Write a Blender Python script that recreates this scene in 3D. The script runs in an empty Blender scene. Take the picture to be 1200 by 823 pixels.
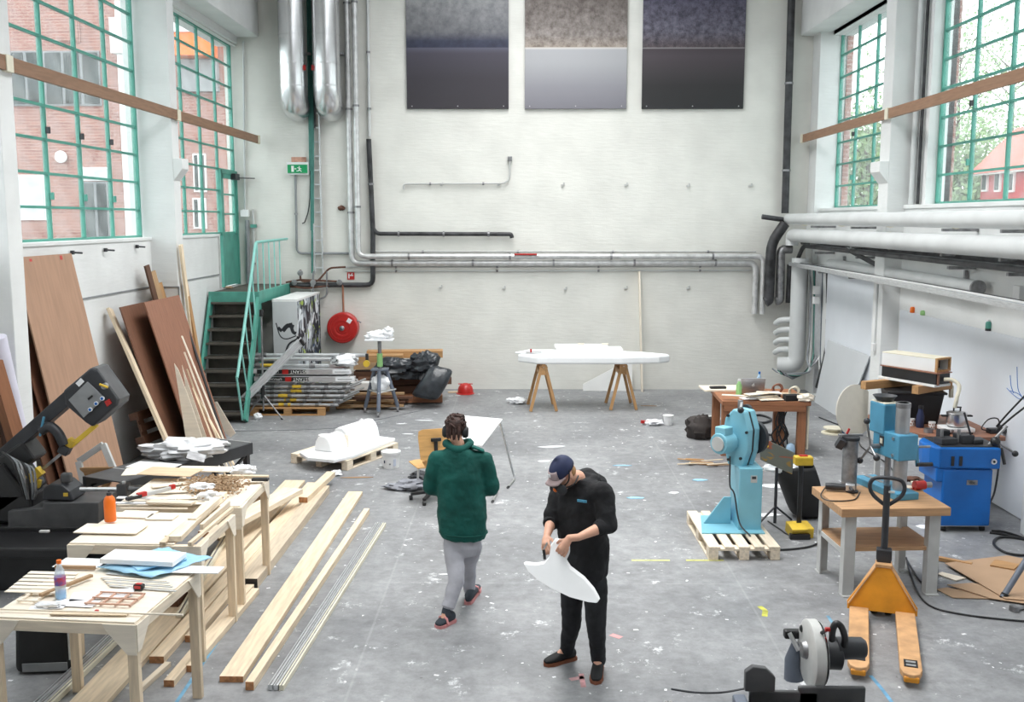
import bpy, bmesh, math, random
from mathutils import Vector, Matrix, Euler, noise
random.seed(7)
SC = bpy.context.scene
COL = SC.collection
PI = math.pi
# ---------------- camera, world, light, exposure ----------------
PITCH = math.atan(153.5/1167); YAW = math.atan(13/1177.0); EYE = 3.5
cam_d = bpy.data.cameras.new('camera'); cam = bpy.data.objects.new('camera', cam_d); COL.objects.link(cam)
cam.location = (0, 0, EYE); cam.rotation_euler = (PI/2-PITCH, 0, YAW); cam_d.lens = 35.0; cam_d.sensor_width = 36.0
cam_d.clip_end = 400; SC.camera = cam
w = bpy.data.worlds.new('overcast sky'); SC.world = w; w.use_nodes = True
bg = w.node_tree.nodes['Background']; bg.inputs[0].default_value = (0.93, 0.97, 1.0, 1); bg.inputs[1].default_value = 2.9
def area(name, loc, sx, sy, energy, col=(1, 1, 1)):
    d = bpy.data.lights.new(name, 'AREA'); d.shape = 'RECTANGLE'; d.size = sx; d.size_y = sy; d.energy = energy; d.color = col; d.spread = 2.1
    o = bpy.data.objects.new(name, d); COL.objects.link(o); o.location = loc; return o
area('overhead_fill', (0.3, 13.0, 9.4), 3.2, 12.0, 470, (1.0, 0.985, 0.96))  # area lamp added under the unseen roof to brighten the hall
area('overhead_fill_near', (0.3, 3.0, 9.4), 3.2, 8.0, 40, (1.0, 0.985, 0.96))  # weaker added fill lamp over the unseen near end
SC.view_settings.view_transform = 'Standard'; SC.view_settings.look = 'None'; SC.view_settings.gamma = 1.0
SC.view_settings.use_curve_mapping = False; SC.view_settings.exposure = 0.42
SC.cycles.use_denoising = True; SC.cycles.max_bounces = 8; SC.cycles.transparent_max_bounces = 12
SC.cycles.diffuse_bounces = 5; SC.cycles.caustics_reflective = False; SC.cycles.caustics_refractive = False; SC.cycles.sample_clamp_indirect = 6
# ---------------- measuring: a sight line meets a plane of the room ----------------
def sight(px, py):
    x = (px-600)/1167; v = (py-411.5)/1167
    h = math.cos(PITCH)-v*math.sin(PITCH); z = -(math.sin(PITCH)+v*math.cos(PITCH))
    return Vector((x*math.cos(YAW)-h*math.sin(YAW), x*math.sin(YAW)+h*math.cos(YAW), z))
def G(px, py, z=0.0):
    r = sight(px, py); t = (z-EYE)/r.z; return Vector((r.x*t, r.y*t, z))
def D(px, py, y):
    r = sight(px, py); t = y/r.y; return Vector((r.x*t, y, EYE+r.z*t))
def S(px, py, x):
    r = sight(px, py); t = x/r.x; return Vector((x, r.y*t, EYE+r.z*t))
# ---------------- materials ----------------
def mat(name, col, rough=0.6, metal=0.0, var=0.12, scale=6.0, stretch=(1, 1, 1), bump=0.0, bscale=None, rnd=0.0, alpha=None, coat=0.0, col2=None, spec=0.5):
    m = bpy.data.materials.new(name); m.use_nodes = True; nt = m.node_tree; N = nt.nodes; L = nt.links
    b = N['Principled BSDF']; b.inputs['Roughness'].default_value = rough; b.inputs['Metallic'].default_value = metal
    b.inputs['Specular IOR Level'].default_value = spec
    if coat: b.inputs['Coat Weight'].default_value = coat
    tc = N.new('ShaderNodeTexCoord'); mp = N.new('ShaderNodeMapping'); mp.inputs['Scale'].default_value = stretch
    L.new(tc.outputs['Object'], mp.inputs['Vector'])
    oi = N.new('ShaderNodeObjectInfo')
    vm = N.new('ShaderNodeVectorMath'); vm.operation = 'ADD'; L.new(mp.outputs[0], vm.inputs[0])
    mul = N.new('ShaderNodeMath'); mul.operation = 'MULTIPLY'; mul.inputs[1].default_value = 37.0; L.new(oi.outputs['Random'], mul.inputs[0]); L.new(mul.outputs[0], vm.inputs[1])
    nz = N.new('ShaderNodeTexNoise'); nz.inputs['Scale'].default_value = scale; nz.inputs['Detail'].default_value = 5; L.new(vm.outputs[0], nz.inputs['Vector'])
    cr = N.new('ShaderNodeValToRGB'); c2 = col2 or tuple(max(0, c*(1-2.2*var)) for c in col)
    cr.color_ramp.elements[0].position = 0.3; cr.color_ramp.elements[0].color = (*c2, 1)
    cr.color_ramp.elements[1].position = 0.62; cr.color_ramp.elements[1].color = (*col, 1)
    L.new(nz.outputs['Fac'], cr.inputs[0]); out = cr.outputs[0]
    if rnd:
        hs = N.new('ShaderNodeHueSaturation'); mr = N.new('ShaderNodeMapRange'); mr.inputs[3].default_value = 1-rnd; mr.inputs[4].default_value = 1+rnd*0.6
        L.new(oi.outputs['Random'], mr.inputs[0]); L.new(mr.outputs[0], hs.inputs['Value']); L.new(out, hs.inputs['Color']); out = hs.outputs[0]
    L.new(out, b.inputs['Base Color'])
    if bump:
        n2 = N.new('ShaderNodeTexNoise'); n2.inputs['Scale'].default_value = bscale or scale*3; n2.inputs['Detail'].default_value = 4; L.new(vm.outputs[0], n2.inputs['Vector'])
        bp = N.new('ShaderNodeBump'); bp.inputs['Strength'].default_value = bump; bp.inputs['Distance'].default_value = 0.02
        L.new(n2.outputs['Fac'], bp.inputs['Height']); L.new(bp.outputs[0], b.inputs['Normal'])
    return m
def srgb(r, g, b):
    f = lambda c: (c/255/12.92 if c/255 <= 0.04045 else ((c/255+0.055)/1.055)**2.4)
    return (f(r), f(g), f(b))
class M: pass
def wood(name, col, rnd=0.14, rough=0.62, var=0.11, s=3.0): return mat(name, col, rough, 0, var, s, (1.2, 11, 11), 0.06, 16, rnd)
M.pine = wood('pine', srgb(232, 212, 184)); M.pine2 = wood('pale pine', srgb(237, 222, 200)); M.oldpine = wood('weathered pine', srgb(178, 146, 110))
M.tan = wood('honey wood', srgb(192, 148, 100)); M.ply = wood('plywood face', srgb(172, 136, 112), 0.06, 0.6, 0.08, 1.6); M.railwood = wood('brown rail timber', srgb(150, 116, 92)); M.redply = wood('reddish plywood', srgb(150, 104, 82), 0.1, 0.55, 0.12)
M.darkwood = wood('dark brown board', srgb(98, 66, 48)); M.veneer = wood('pale veneer', srgb(240, 229, 212), 0.06, 0.6, 0.05); M.bench = wood('bench top', srgb(194, 152, 112), 0.05, 0.5, 0.12)
M.endgrain = mat('end grain', srgb(196, 140, 96), 0.7, 0, 0.2, 30); M.orange_wood = wood('orange stained timber', srgb(156, 104, 72)); M.dgrey = mat('dark grey machine paint', (0.085, 0.086, 0.09), 0.5, 0, 0.15); M.pillar = mat('dull steel pillar', (0.42, 0.42, 0.43), 0.42, 0.7, 0.1, 8); M.birch = wood('birch seat plywood', srgb(214, 166, 104), 0.02, 0.4)
M.white = mat('white paint', (0.82, 0.82, 0.81), 0.5, 0, 0.03, 3); M.foam = mat('white foam', (0.86, 0.87, 0.88), 0.7, 0, 0.02, 4, bump=0.05)
M.paper = mat('paper', (0.85, 0.86, 0.88), 0.8, 0, 0.03, 5); M.paperblue = mat('pale blue sheet', srgb(160, 208, 236), 0.45, 0, 0.08, 6, bump=0.2)
M.plastic_white = mat('white plastic', (0.8, 0.8, 0.8), 0.35, 0, 0.02); M.cream = mat('cream', srgb(226, 220, 200), 0.6, 0, 0.05)
M.black = mat('black plastic', (0.018, 0.018, 0.02), 0.42, 0, 0.2); M.rubber = mat('black rubber', (0.012, 0.012, 0.013), 0.75, 0, 0.2); M.char = mat('charcoal paint', (0.03, 0.032, 0.038), 0.45, 0, 0.15)
M.grey = mat('grey paint', (0.26, 0.27, 0.28), 0.5, 0, 0.1); M.lgrey = mat('light grey paint', (0.55, 0.55, 0.54), 0.5, 0, 0.06); M.blgrey = mat('blue grey paint', srgb(108, 116, 130), 0.45, 0, 0.1)
M.steel = mat('bright steel', (0.72, 0.72, 0.73), 0.28, 1.0, 0.08, 20); M.alu = mat('aluminium', (0.74, 0.75, 0.77), 0.42, 0.9, 0.08, 9, (1, 6, 6)); M.dsteel = mat('dull steel', (0.36, 0.36, 0.37), 0.45, 0.85, 0.2, 12)
M.duct = mat('galvanised duct', (0.78, 0.78, 0.79), 0.27, 0.95, 0.06, 3); M.lag = mat('pipe lagging foil', (0.72, 0.72, 0.72), 0.4, 0.55, 0.12, 7, bump=0.1)
M.pipewhite = mat('white lagged pipe', srgb(206, 208, 208), 0.5, 0, 0.06, 2); M.pipeblack = mat('dark pipe', (0.06, 0.06, 0.065), 0.5, 0.2, 0.35, 5); M.rust = mat('rusty iron', (0.16, 0.075, 0.05), 0.8, 0.2, 0.3, 12)
M.teal = mat('teal green paint', srgb(84, 160, 144), 0.45, 0, 0.12, 4); M.teallight = mat('pale teal paint', srgb(140, 206, 196), 0.4, 0, 0.08, 5); M.tread = mat('worn dark tread', srgb(84, 78, 70), 0.6, 0, 0.2, 5)
M.red = mat('red enamel', srgb(188, 40, 36), 0.35, 0, 0.08); M.yellow = mat('yellow enamel', srgb(222, 186, 60), 0.45, 0, 0.14); M.orange = mat('orange plastic', srgb(240, 116, 24), 0.35, 0, 0.05)
M.truck = mat('worn orange enamel', srgb(226, 150, 36), 0.45, 0, 0.12, 5); M.worn = mat('worn tan enamel', srgb(206, 160, 114), 0.6, 0, 0.14, 7)
M.skyblue = mat('light blue machine enamel', srgb(128, 188, 206), 0.4, 0, 0.06, 3); M.midblue = mat('mid blue machine enamel', srgb(78, 146, 178), 0.4, 0, 0.08); M.blue = mat('strong blue enamel', srgb(14, 104, 188), 0.4, 0, 0.1, 3)
M.navy = mat('navy blue', srgb(32, 42, 78), 0.7, 0, 0.1); M.green = mat('green sign', srgb(0, 150, 90), 0.4, 0, 0.03); M.lgreen = mat('pale green', srgb(150, 200, 130), 0.5, 0, 0.1)
M.card = mat('brown cardboard', srgb(176, 146, 118), 0.8, 0, 0.06, 2); M.bag = mat('black bin bag', (0.035, 0.04, 0.048), 0.32, 0, 0.25, 6, bump=0.5, bscale=9); M.cloth = mat('grey cloth', srgb(150, 152, 160), 0.9, 0, 0.3, 6)
M.copper = mat('copper pipe', (0.45, 0.2, 0.13), 0.45, 0.6, 0.2); M.cable = mat('grey cable', (0.3, 0.32, 0.34), 0.6, 0, 0.2); M.cablegreen = mat('green cable', srgb(70, 130, 120), 0.6, 0, 0.15)
# ---------------- mesh helpers ----------------
def rot(rx=0, ry=0, rz=0, loc=(0, 0, 0)): return Matrix.Translation(loc) @ Euler((rx, ry, rz)).to_matrix().to_4x4()
def frame(p0, p1, up=(0, 0, 1)):
    x = (Vector(p1)-Vector(p0)).normalized(); u = Vector(up)
    if abs(x.dot(u)) > 0.995: u = Vector((0, 1, 0))
    y = u.cross(x).normalized(); z = x.cross(y)
    return Matrix(((x.x, y.x, z.x, 0), (x.y, y.y, z.y, 0), (x.z, y.z, z.z, 0), (0, 0, 0, 1)))
def arcs(pts, r=0.1, n=4):
    P = [Vector(p) for p in pts]; out = [P[0]]
    for a, b, c in zip(P, P[1:], P[2:]):
        k = min(r, (a-b).length*0.49, (c-b).length*0.49); s = b+(a-b).normalized()*k; e = b+(c-b).normalized()*k
        for i in range(n+1):
            t = i/n; out.append(s*(1-t)**2+b*2*t*(1-t)+e*t*t)
    return out+[P[-1]]
def curve(pts, n=6):
    P = [Vector(p) for p in pts]; P = [P[0]*2-P[1]]+P+[P[-1]*2-P[-2]]; out = []
    for i in range(1, len(P)-2):
        a, b, c, d = P[i-1:i+3]
        for k in range(n):
            t = k/n; out.append(0.5*((2*b)+(c-a)*t+(2*a-5*b+4*c-d)*t*t+(3*b-a-3*c+d)*t**3))
    return out+[P[-2]]
class MB:
    def __init__(s): s.v = []; s.f = []; s.m = []; s.sm = []
    def add(s, V, F, X=None, mi=0, smooth=False):
        k = len(s.v); s.v += [tuple(X @ Vector(p)) if X is not None else tuple(p) for p in V]
        s.f += [tuple(i+k for i in f) for f in F]; s.m += [mi]*len(F); s.sm += [smooth]*len(F); return s
    def box(s, c, d, X=None, mi=0, taper=1.0):
        a, b, h = d[0]/2, d[1]/2, d[2]/2; V = []
        for z, k in ((-h, 1.0), (h, taper)): V += [(c[0]-a*k, c[1]-b*k, c[2]+z), (c[0]+a*k, c[1]-b*k, c[2]+z), (c[0]+a*k, c[1]+b*k, c[2]+z), (c[0]-a*k, c[1]+b*k, c[2]+z)]
        return s.add(V, [(3, 2, 1, 0), (4, 5, 6, 7), (0, 1, 5, 4), (1, 2, 6, 5), (2, 3, 7, 6), (3, 0, 4, 7)], X, mi)
    def bar(s, p0, p1, w, h, up=(0, 0, 1), mi=0):
        p0, p1 = Vector(p0), Vector(p1); F = frame(p0, p1, up); F.translation = (p0+p1)/2
        return s.box((0, 0, 0), ((p1-p0).length, w, h), F, mi)
    def tube(s, pts, r, n=8, mi=0, closed=False, X=None):
        P = [Vector(p) for p in pts]; k = len(P); R = r if isinstance(r, (list, tuple)) else [r]*k; V = []; F = []
        t = (P[1]-P[0]).normalized(); u = Vector((0, 0, 1)) if abs(t.z) < 0.9 else Vector((0, 1, 0)); u = (u-t*u.dot(t)).normalized()
        for i in range(k):
            if closed: t = (P[(i+1) % k]-P[i-1]).normalized()
            else: t = (P[min(i+1, k-1)]-P[max(i-1, 0)]).normalized()
            u = (u-t*u.dot(t)).normalized(); b = t.cross(u)
            for j in range(n):
                a = 2*PI*j/n; V.append(P[i]+(u*math.cos(a)+b*math.sin(a))*R[i])
        for i in range(k if closed else k-1):
            i2 = (i+1) % k
            for j in range(n): F.append((i*n+j, i*n+(j+1) % n, i2*n+(j+1) % n, i2*n+j))
        s.add(V, F, X, mi, True)
        if not closed: s.add(V[:n], [tuple(range(n))[::-1]], X, mi); s.add(V[-n:], [tuple(range(n))], X, mi)
        return s
    def lathe(s, prof, n=20, X=None, mi=0, smooth=True):
        V = []; F = []
        for r, z in prof: V += [(r*math.cos(2*PI*j/n), r*math.sin(2*PI*j/n), z) for j in range(n)]
        for i in range(len(prof)-1):
            for j in range(n): F.append((i*n+j, i*n+(j+1) % n, (i+1)*n+(j+1) % n, (i+1)*n+j))
        s.add(V, F, X, mi, smooth)
        if prof[0][0] > 1e-4: s.add(V[:n], [tuple(range(n))[::-1]], X, mi)
        if prof[-1][0] > 1e-4: s.add(V[-n:], [tuple(range(n))], X, mi)
        return s
    def prism(s, poly, h, X=None, mi=0, z0=0.0):
        n = len(poly); V = [(p[0], p[1], z0) for p in poly]+[(p[0], p[1], z0+h) for p in poly]
        F = [tuple(range(n))[::-1], tuple(range(n, 2*n))]+[(i, (i+1) % n, n+(i+1) % n, n+i) for i in range(n)]
        return s.add(V, F, X, mi)
    def ball(s, c, r, X=None, mi=0, nu=14, nv=9, jit=0.0):
        if not isinstance(r, (tuple, list)): r = (r, r, r)
        V = []; F = []
        for i in range(nv+1):
            a = PI*i/nv
            for j in range(nu):
                b = 2*PI*j/nu; d = Vector((math.sin(a)*math.cos(b), math.sin(a)*math.sin(b), math.cos(a)))
                k = 1+(jit*noise.noise(d*2.3+Vector(c)*3) if jit else 0); V.append((c[0]+d.x*r[0]*k, c[1]+d.y*r[1]*k, c[2]+d.z*r[2]*k))
        for i in range(nv):
            for j in range(nu): F.append((i*nu+j, (i+1)*nu+j, (i+1)*nu+(j+1) % nu, i*nu+(j+1) % nu))
        return s.add(V, F, X, mi, True)
    def build(s, name, m, parent=None, X=None, bev=0.0, seg=2, sub=0):
        me = bpy.data.meshes.new(name); me.from_pydata(s.v, [], s.f); me.update()
        for q in (m if isinstance(m, (list, tuple)) else [m]): me.materials.append(q)
        me.polygons.foreach_set('material_index', s.m); me.polygons.foreach_set('use_smooth', s.sm)
        bm = bmesh.new(); bm.from_mesh(me); bmesh.ops.remove_doubles(bm, verts=bm.verts, dist=1e-5); bmesh.ops.recalc_face_normals(bm, faces=bm.faces); bm.to_mesh(me); bm.free()
        if any(s.sm): me.set_sharp_from_angle(angle=0.75)
        return link(name, me, parent, X, bev, seg, sub)
def link(name, me, parent=None, X=None, bev=0.0, seg=2, sub=0):
    o = bpy.data.objects.new(name, me); COL.objects.link(o)
    if parent is not None: o.parent = parent; o.matrix_parent_inverse = Matrix.Translation(-parent.location) if parent.get('_w') else Matrix()
    if X is not None: o.matrix_basis = X
    if bev: b = o.modifiers.new('bevel', 'BEVEL'); b.width = bev; b.segments = seg; b.limit_method = 'ANGLE'; b.angle_limit = 0.7
    if sub: b = o.modifiers.new('sub', 'SUBSURF'); b.levels = sub; b.render_levels = sub
    return o
def tag(o, label=None, cat=None, group=None, kind=None):
    if label: o['label'] = label
    if cat: o['category'] = cat
    if group: o['group'] = group
    if kind: o['kind'] = kind
    return o
def thing(name, label, cat, loc=(0, 0, 0), rz=0.0, group=None, world=False):
    o = bpy.data.objects.new(name, None); COL.objects.link(o); o.empty_display_size = 0.1; o.location = loc; o.rotation_euler = (0, 0, rz)
    if world: o['_w'] = 1; o.rotation_euler = (0, 0, 0)
    return tag(o, label, cat, group)
def bx(p, name, m, c, d, r=(0, 0, 0), bev=0.004):
    return MB().box((0, 0, 0), d).build(name, m, p, rot(*r, loc=c), bev)
def br(p, name, m, p0, p1, w, h, up=(0, 0, 1), bev=0.003, roll=0.0):
    p0, p1 = Vector(p0), Vector(p1); F = Matrix.Translation((p0+p1)/2) @ frame(p0, p1, up) @ rot(roll)
    return MB().box((0, 0, 0), ((p1-p0).length, w, h)).build(name, m, p, F, bev)
def tb(p, name, m, pts, r, n=10): return MB().tube(pts, r, n).build(name, m, p)
def lt(p, name, m, prof, loc=(0, 0, 0), r=(0, 0, 0), n=20): return MB().lathe(prof, n).build(name, m, p, rot(*r, loc=loc))
def cyl(p, name, m, p0, p1, r, n=16, bev=0.0):
    return MB().tube([p0, p1], r, n).build(name, m, p, None, bev)
def pr(p, name, m, poly, h, X=None, bev=0.0, z0=0.0): return MB().prism(poly, h, None, 0, z0).build(name, m, p, X, bev)
def struct(o, label=None): return tag(o, label, None, None, 'structure')
def copy_tree(o, loc=None, rz=None, label=None, parent=None):
    c = o.copy(); COL.objects.link(c)
    if parent is not None: c.parent = parent
    if loc is not None: c.location = loc
    if rz is not None: c.rotation_euler = (0, 0, rz)
    if label: c['label'] = label
    for ch in list(o.children): copy_tree(ch, parent=c)
    return c
def solid(name, label, cat, o, group=None): o.name = name; return tag(o, label, cat, group)
def txt(p, name, s, size, m, X, ext=0.001):
    cu = bpy.data.curves.new(name, 'FONT'); cu.body = s; cu.size = size; cu.extrude = ext; cu.align_x = 'CENTER'; cu.align_y = 'CENTER'
    t = bpy.data.objects.new(name, cu); COL.objects.link(t); dg = bpy.context.evaluated_depsgraph_get()
    me = bpy.data.meshes.new_from_object(t.evaluated_get(dg)); bpy.data.objects.remove(t); me.materials.clear(); me.materials.append(m)
    return link(name, me, p, X)
FACE = rot(PI/2)            # flat XY artwork turned to face the camera end (-y)
def surf(name, m, p, nu, nv, fn, th=0.0, sub=0, X=None):
    V = [fn(i/nu, j/nv) for i in range(nu+1) for j in range(nv+1)]
    F = [(i*(nv+1)+j, (i+1)*(nv+1)+j, (i+1)*(nv+1)+j+1, i*(nv+1)+j+1) for i in range(nu) for j in range(nv)]
    b = MB(); b.add(V, F, None, 0, True); o = b.build(name, m, p, X, 0, 2, 0)
    if th: q = o.modifiers.new('th', 'SOLIDIFY'); q.thickness = th; q.offset = 0
    if sub: q = o.modifiers.new('sub', 'SUBSURF'); q.levels = sub; q.render_levels = sub
    return o
def blob(name, label, cat, c, r, m, jit=0.35, group=None, parent=None, nu=26, nv=16, flat=True):
    V = []; b = MB(); b.ball((0, 0, 0), 1.0, None, 0, nu, nv)
    for p in b.v:
        d = Vector(p); k = 1+jit*(noise.noise(d*1.7+Vector(c)*2)+0.6*noise.noise(d*4+Vector(c))+0.35*noise.noise(d*9)); q = Vector((d.x*r[0]*k, d.y*r[1]*k, d.z*r[2]*k))
        if flat: q.z = max(q.z, -r[2]*0.8)
        V.append(tuple(q))
    b.v = V; o = b.build(name, m, parent, Matrix.Translation(c))
    return tag(o, label, cat, group) if parent is None else o
# ================= the hall =================
def wallmat(name, col, brick=True, dirt=0.05):
    m = mat(name, col, 0.75, 0, dirt, 1.4, spec=0.25); nt = m.node_tree; N = nt.nodes; L = nt.links; b = N['Principled BSDF']
    tc = N.new('ShaderNodeTexCoord'); n2 = N.new('ShaderNodeTexNoise'); n2.inputs['Scale'].default_value = 7; n2.inputs['Detail'].default_value = 6
    mp = N.new('ShaderNodeMapping'); mp.inputs['Scale'].default_value = (0.6, 0.6, 3.2); L.new(tc.outputs['Object'], mp.inputs[0]); L.new(mp.outputs[0], n2.inputs['Vector'])
    bp = N.new('ShaderNodeBump'); bp.inputs['Strength'].default_value = 0.35; bp.inputs['Distance'].default_value = 0.012; L.new(n2.outputs['Fac'], bp.inputs['Height'])
    if brick:
        mb = N.new('ShaderNodeMapping'); mb.inputs['Rotation'].default_value = (PI/2, 0, 0); L.new(tc.outputs['Object'], mb.inputs[0])
        bt = N.new('ShaderNodeTexBrick'); bt.inputs['Scale'].default_value = 1.0; bt.inputs['Brick Width'].default_value = 0.26; bt.inputs['Row Height'].default_value = 0.085; bt.inputs['Mortar Size'].default_value = 0.008
        L.new(mb.outputs[0], bt.inputs['Vector'])
        b2 = N.new('ShaderNodeBump'); b2.inputs['Strength'].default_value = 0.12; b2.inputs['Distance'].default_value = -0.006; L.new(bt.outputs['Fac'], b2.inputs['Height']); L.new(bp.outputs[0], b2.inputs['Normal']); bp = b2
    L.new(bp.outputs[0], b.inputs['Normal']); return m
M.wall = wallmat('painted brick wall', srgb(226, 225, 219)); M.plaster = wallmat('painted plaster', srgb(226, 227, 226), False); M.board = mat('white wall board', srgb(222, 226, 232), 0.6, 0, 0.03, 1.0)
def floormat():
    m = bpy.data.materials.new('worn concrete'); m.use_nodes = True; nt = m.node_tree; N = nt.nodes; L = nt.links; b = N['Principled BSDF']
    tc = N.new('ShaderNodeTexCoord')
    def noi(s, d=6, rough=0.6): n = N.new('ShaderNodeTexNoise'); n.inputs['Scale'].default_value = s; n.inputs['Detail'].default_value = d; n.inputs['Roughness'].default_value = rough; L.new(tc.outputs['Object'], n.inputs['Vector']); return n.outputs['Fac']
    def ramp(src, a, ca, bb, cb): r = N.new('ShaderNodeValToRGB'); r.color_ramp.elements[0].position = a; r.color_ramp.elements[0].color = ca; r.color_ramp.elements[1].position = bb; r.color_ramp.elements[1].color = cb; L.new(src, r.inputs[0]); return r.outputs[0]
    def mix(f, a, c, mode='MIX'):
        x = N.new('ShaderNodeMix'); x.data_type = 'RGBA'; x.blend_type = mode
        if hasattr(f, 'links'): L.new(f, x.inputs[0])
        else: x.inputs[0].default_value = f
        for k, q in ((6, a), (7, c)):
            if hasattr(q, 'links'): L.new(q, x.inputs[k])
            else: x.inputs[k].default_value = q
        return x.outputs[2]
    base = ramp(noi(0.55, 8, 0.65), 0.32, (*srgb(118, 119, 122), 1), 0.66, (*srgb(160, 161, 163), 1))
    fine = ramp(noi(7, 10, 0.75), 0.36, (0.62, 0.62, 0.62, 1), 0.62, (1.06, 1.06, 1.06, 1)); c = mix(0.75, base, fine, 'MULTIPLY')
    dark = ramp(noi(1.7, 9, 0.72), 0.60, (0, 0, 0, 1), 0.74, (0.55, 0.55, 0.55, 1)); c = mix(dark, c, (*srgb(84, 84, 86), 1))
    sp = ramp(noi(2.6, 12, 0.8), 0.585, (0, 0, 0, 1), 0.63, (0.75, 0.75, 0.75, 1)); c = mix(sp, c, (*srgb(222, 224, 226), 1))
    sp2 = ramp(noi(11, 6, 0.7), 0.66, (0, 0, 0, 1), 0.68, (0.85, 0.85, 0.85, 1)); c = mix(sp2, c, (*srgb(232, 232, 232), 1))
    sp3 = ramp(noi(13.7, 4, 0.6), 0.715, (0, 0, 0, 1), 0.735, (0.6, 0.6, 0.6, 1)); c = mix(sp3, c, (*srgb(60, 60, 62), 1))
    bt = N.new('ShaderNodeTexBrick'); bt.offset = 0.0; bt.inputs['Scale'].default_value = 1.0; bt.inputs['Brick Width'].default_value = 3.4; bt.inputs['Row Height'].default_value = 3.4; bt.inputs['Mortar Size'].default_value = 0.012; bt.inputs['Mortar Smooth'].default_value = 0.3
    om = N.new('ShaderNodeMapping'); om.inputs['Location'].default_value = (1.3, 0.9, 0); L.new(tc.outputs['Object'], om.inputs[0]); L.new(om.outputs[0], bt.inputs['Vector']); jf = N.new('ShaderNodeMath'); jf.operation = 'MULTIPLY'; jf.inputs[1].default_value = 0.1; L.new(bt.outputs['Fac'], jf.inputs[0]); c = mix(jf.outputs[0], c, (*srgb(206, 206, 206), 1))
    L.new(c, b.inputs['Base Color'])
    rr = N.new('ShaderNodeMapRange'); rr.inputs[3].default_value = 0.34; rr.inputs[4].default_value = 0.62; L.new(noi(2.2), rr.inputs[0]); L.new(rr.outputs[0], b.inputs['Roughness'])
    bp = N.new('ShaderNodeBump'); bp.inputs['Strength'].default_value = 0.12; bp.inputs['Distance'].default_value = 0.01; L.new(noi(24, 6), bp.inputs['Height']); L.new(bp.outputs[0], b.inputs['Normal'])
    return m
M.floor = floormat()
struct(MB().box((0.1, 7.0, -0.1), (12.6, 27.4, 0.2)).build('floor', M.floor), 'worn grey concrete floor with paint splashes')
XL, XR, YB = -5.75, 5.87, 20.5
struct(MB().box((0.14, YB+0.2, 4.8), (12.3, 0.4, 9.6)).build('wall_back', M.wall), 'white painted brick end wall')
struct(MB().box((0, -6.6, 4.8), (12.8, 0.3, 9.6)).build('wall_front', M.wall))
# ceiling out of view, two open slots added to let daylight in
c = MB()
for x, y, sx, sy in ((-4.0, 7, 5.0, 27.4), (4.4, 7, 4.6, 27.4), (0.3, -4, 3.6, 5.4), (0.3, 8.0, 3.6, 1.2), (0.3, 20.2, 3.6, 1.0)): c.box((x, y, 9.75), (sx, sy, 0.3))
struct(c.build('ceiling', M.plaster))
c = MB(); _LB = [(15.55, 15.6, 20.45), (10.5, 10.65, 15.4), (5.4, 5.6, 10.35), (0.4, 0.55, 5.3)]
# left wall: dado, piers of the bays, lintel
c.box((-5.95, 6.2, 1.61), (0.4, 25.5, 3.22)); c.box((-5.95, 7.0, 8.3), (0.4, 27.0, 2.7)); c.box((-6.0, -0.7, 5), (0.5, 12.4, 4))  # last box closes the unseen near bays to darken the near floor
struct(c.build('wall_left', M.plaster), 'left side wall, white dado under the windows')
bx(None, 'wall_left_return', M.plaster, (-6.0, 19.7, 1.1), (0.3, 1.6, 2.2)); struct(bpy.data.objects['wall_left_return'])
c = MB(); c.box((6.12, 7.0, 1.85), (0.5, 27.0, 3.7)); c.box((6.22, 7.0, 8.4), (0.4, 27.0, 2.7)); c.box((6.22, -0.7, 5), (0.4, 12.4, 4)); c.box((6.2, 15.45, 5.4), (0.36, 0.6, 3.5)); c.box((6.1, 20.28, 5.4), (0.4, 0.46, 3.5))  # box at the camera end closes unseen bays, darkening the near floor
struct(c.build('wall_right', M.plaster), 'right side wall, white dado under the windows')
# piers that carry the crane corbels
def pier(x_in, x_out, y0, y1, sgn, zc):
    b = MB(); xs = sorted((x_in, x_out)); b.box(((xs[0]+xs[1])/2, (y0+y1)/2, 4.8), (xs[1]-xs[0], y1-y0, 9.6))
    q = sgn*0.14; poly = [] if not zc else [0]; poly = [(x_in+0.0, zc+0.02), (x_in+q, zc+0.02), (x_in+q, zc-0.14), (x_in, zc-0.32)]
    zc and b.prism([(p[0], p[1]) for p in poly], y1-y0, Matrix(((1, 0, 0, 0), (0, 0, 1, y0), (0, 1, 0, 0), (0, 0, 0, 1))))
    return struct(b.build('pilaster', M.plaster, None, None, 0.01), 'white pier with a stepped corbel')
for y in (15.4, 10.35, 5.3): pier(-5.35, -6.05, y, y+0.3, 1, D(207, 187, 15.4).z if y > 12 else 0)
for y in (15.55, 10.5, 5.4): pier(5.6, 6.3, y, y+0.42, -1, D(1030, 190, 15.5).z)
struct(bx(None, 'pilaster_corner', M.plaster, (5.97, 20.25, 5.3), (0.4, 0.5, 8.6)))
for s, x0, x1 in ((-1, -5.28, -5.9), (1, 5.5, 6.0)):
    struct(bx(None, 'crane_beam', M.plaster, ((x0+x1)/2, 7.0, 7.62), (abs(x1-x0), 26.9, 1.0), bev=0.015), 'white concrete crane beam under the roof')
struct(bx(None, 'sill_left', M.plaster, (-5.83, 9.9, 3.215), (0.2, 18.0, 0.05), bev=0.008)); struct(bx(None, 'sill_right', M.plaster, (6.0, 10.3, 3.70), (0.3, 20.0, 0.06), bev=0.008))
for k, (x, y0, y1) in enumerate(((-5.8, 15.7, 20.4), (-5.8, 10.65, 15.4), (6.12, 16.0, 20.0), (6.12, 10.95, 15.15))):
    z = 7.02 if x < 0 else 7.1
    struct(bx(None, 'trim_%d' % (k+1), M.plaster, (x-0.02*(1 if x > 0 else -1), (y0+y1)/2, z+0.04), (0.16, y1-y0, 0.16), bev=0.006))
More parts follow.
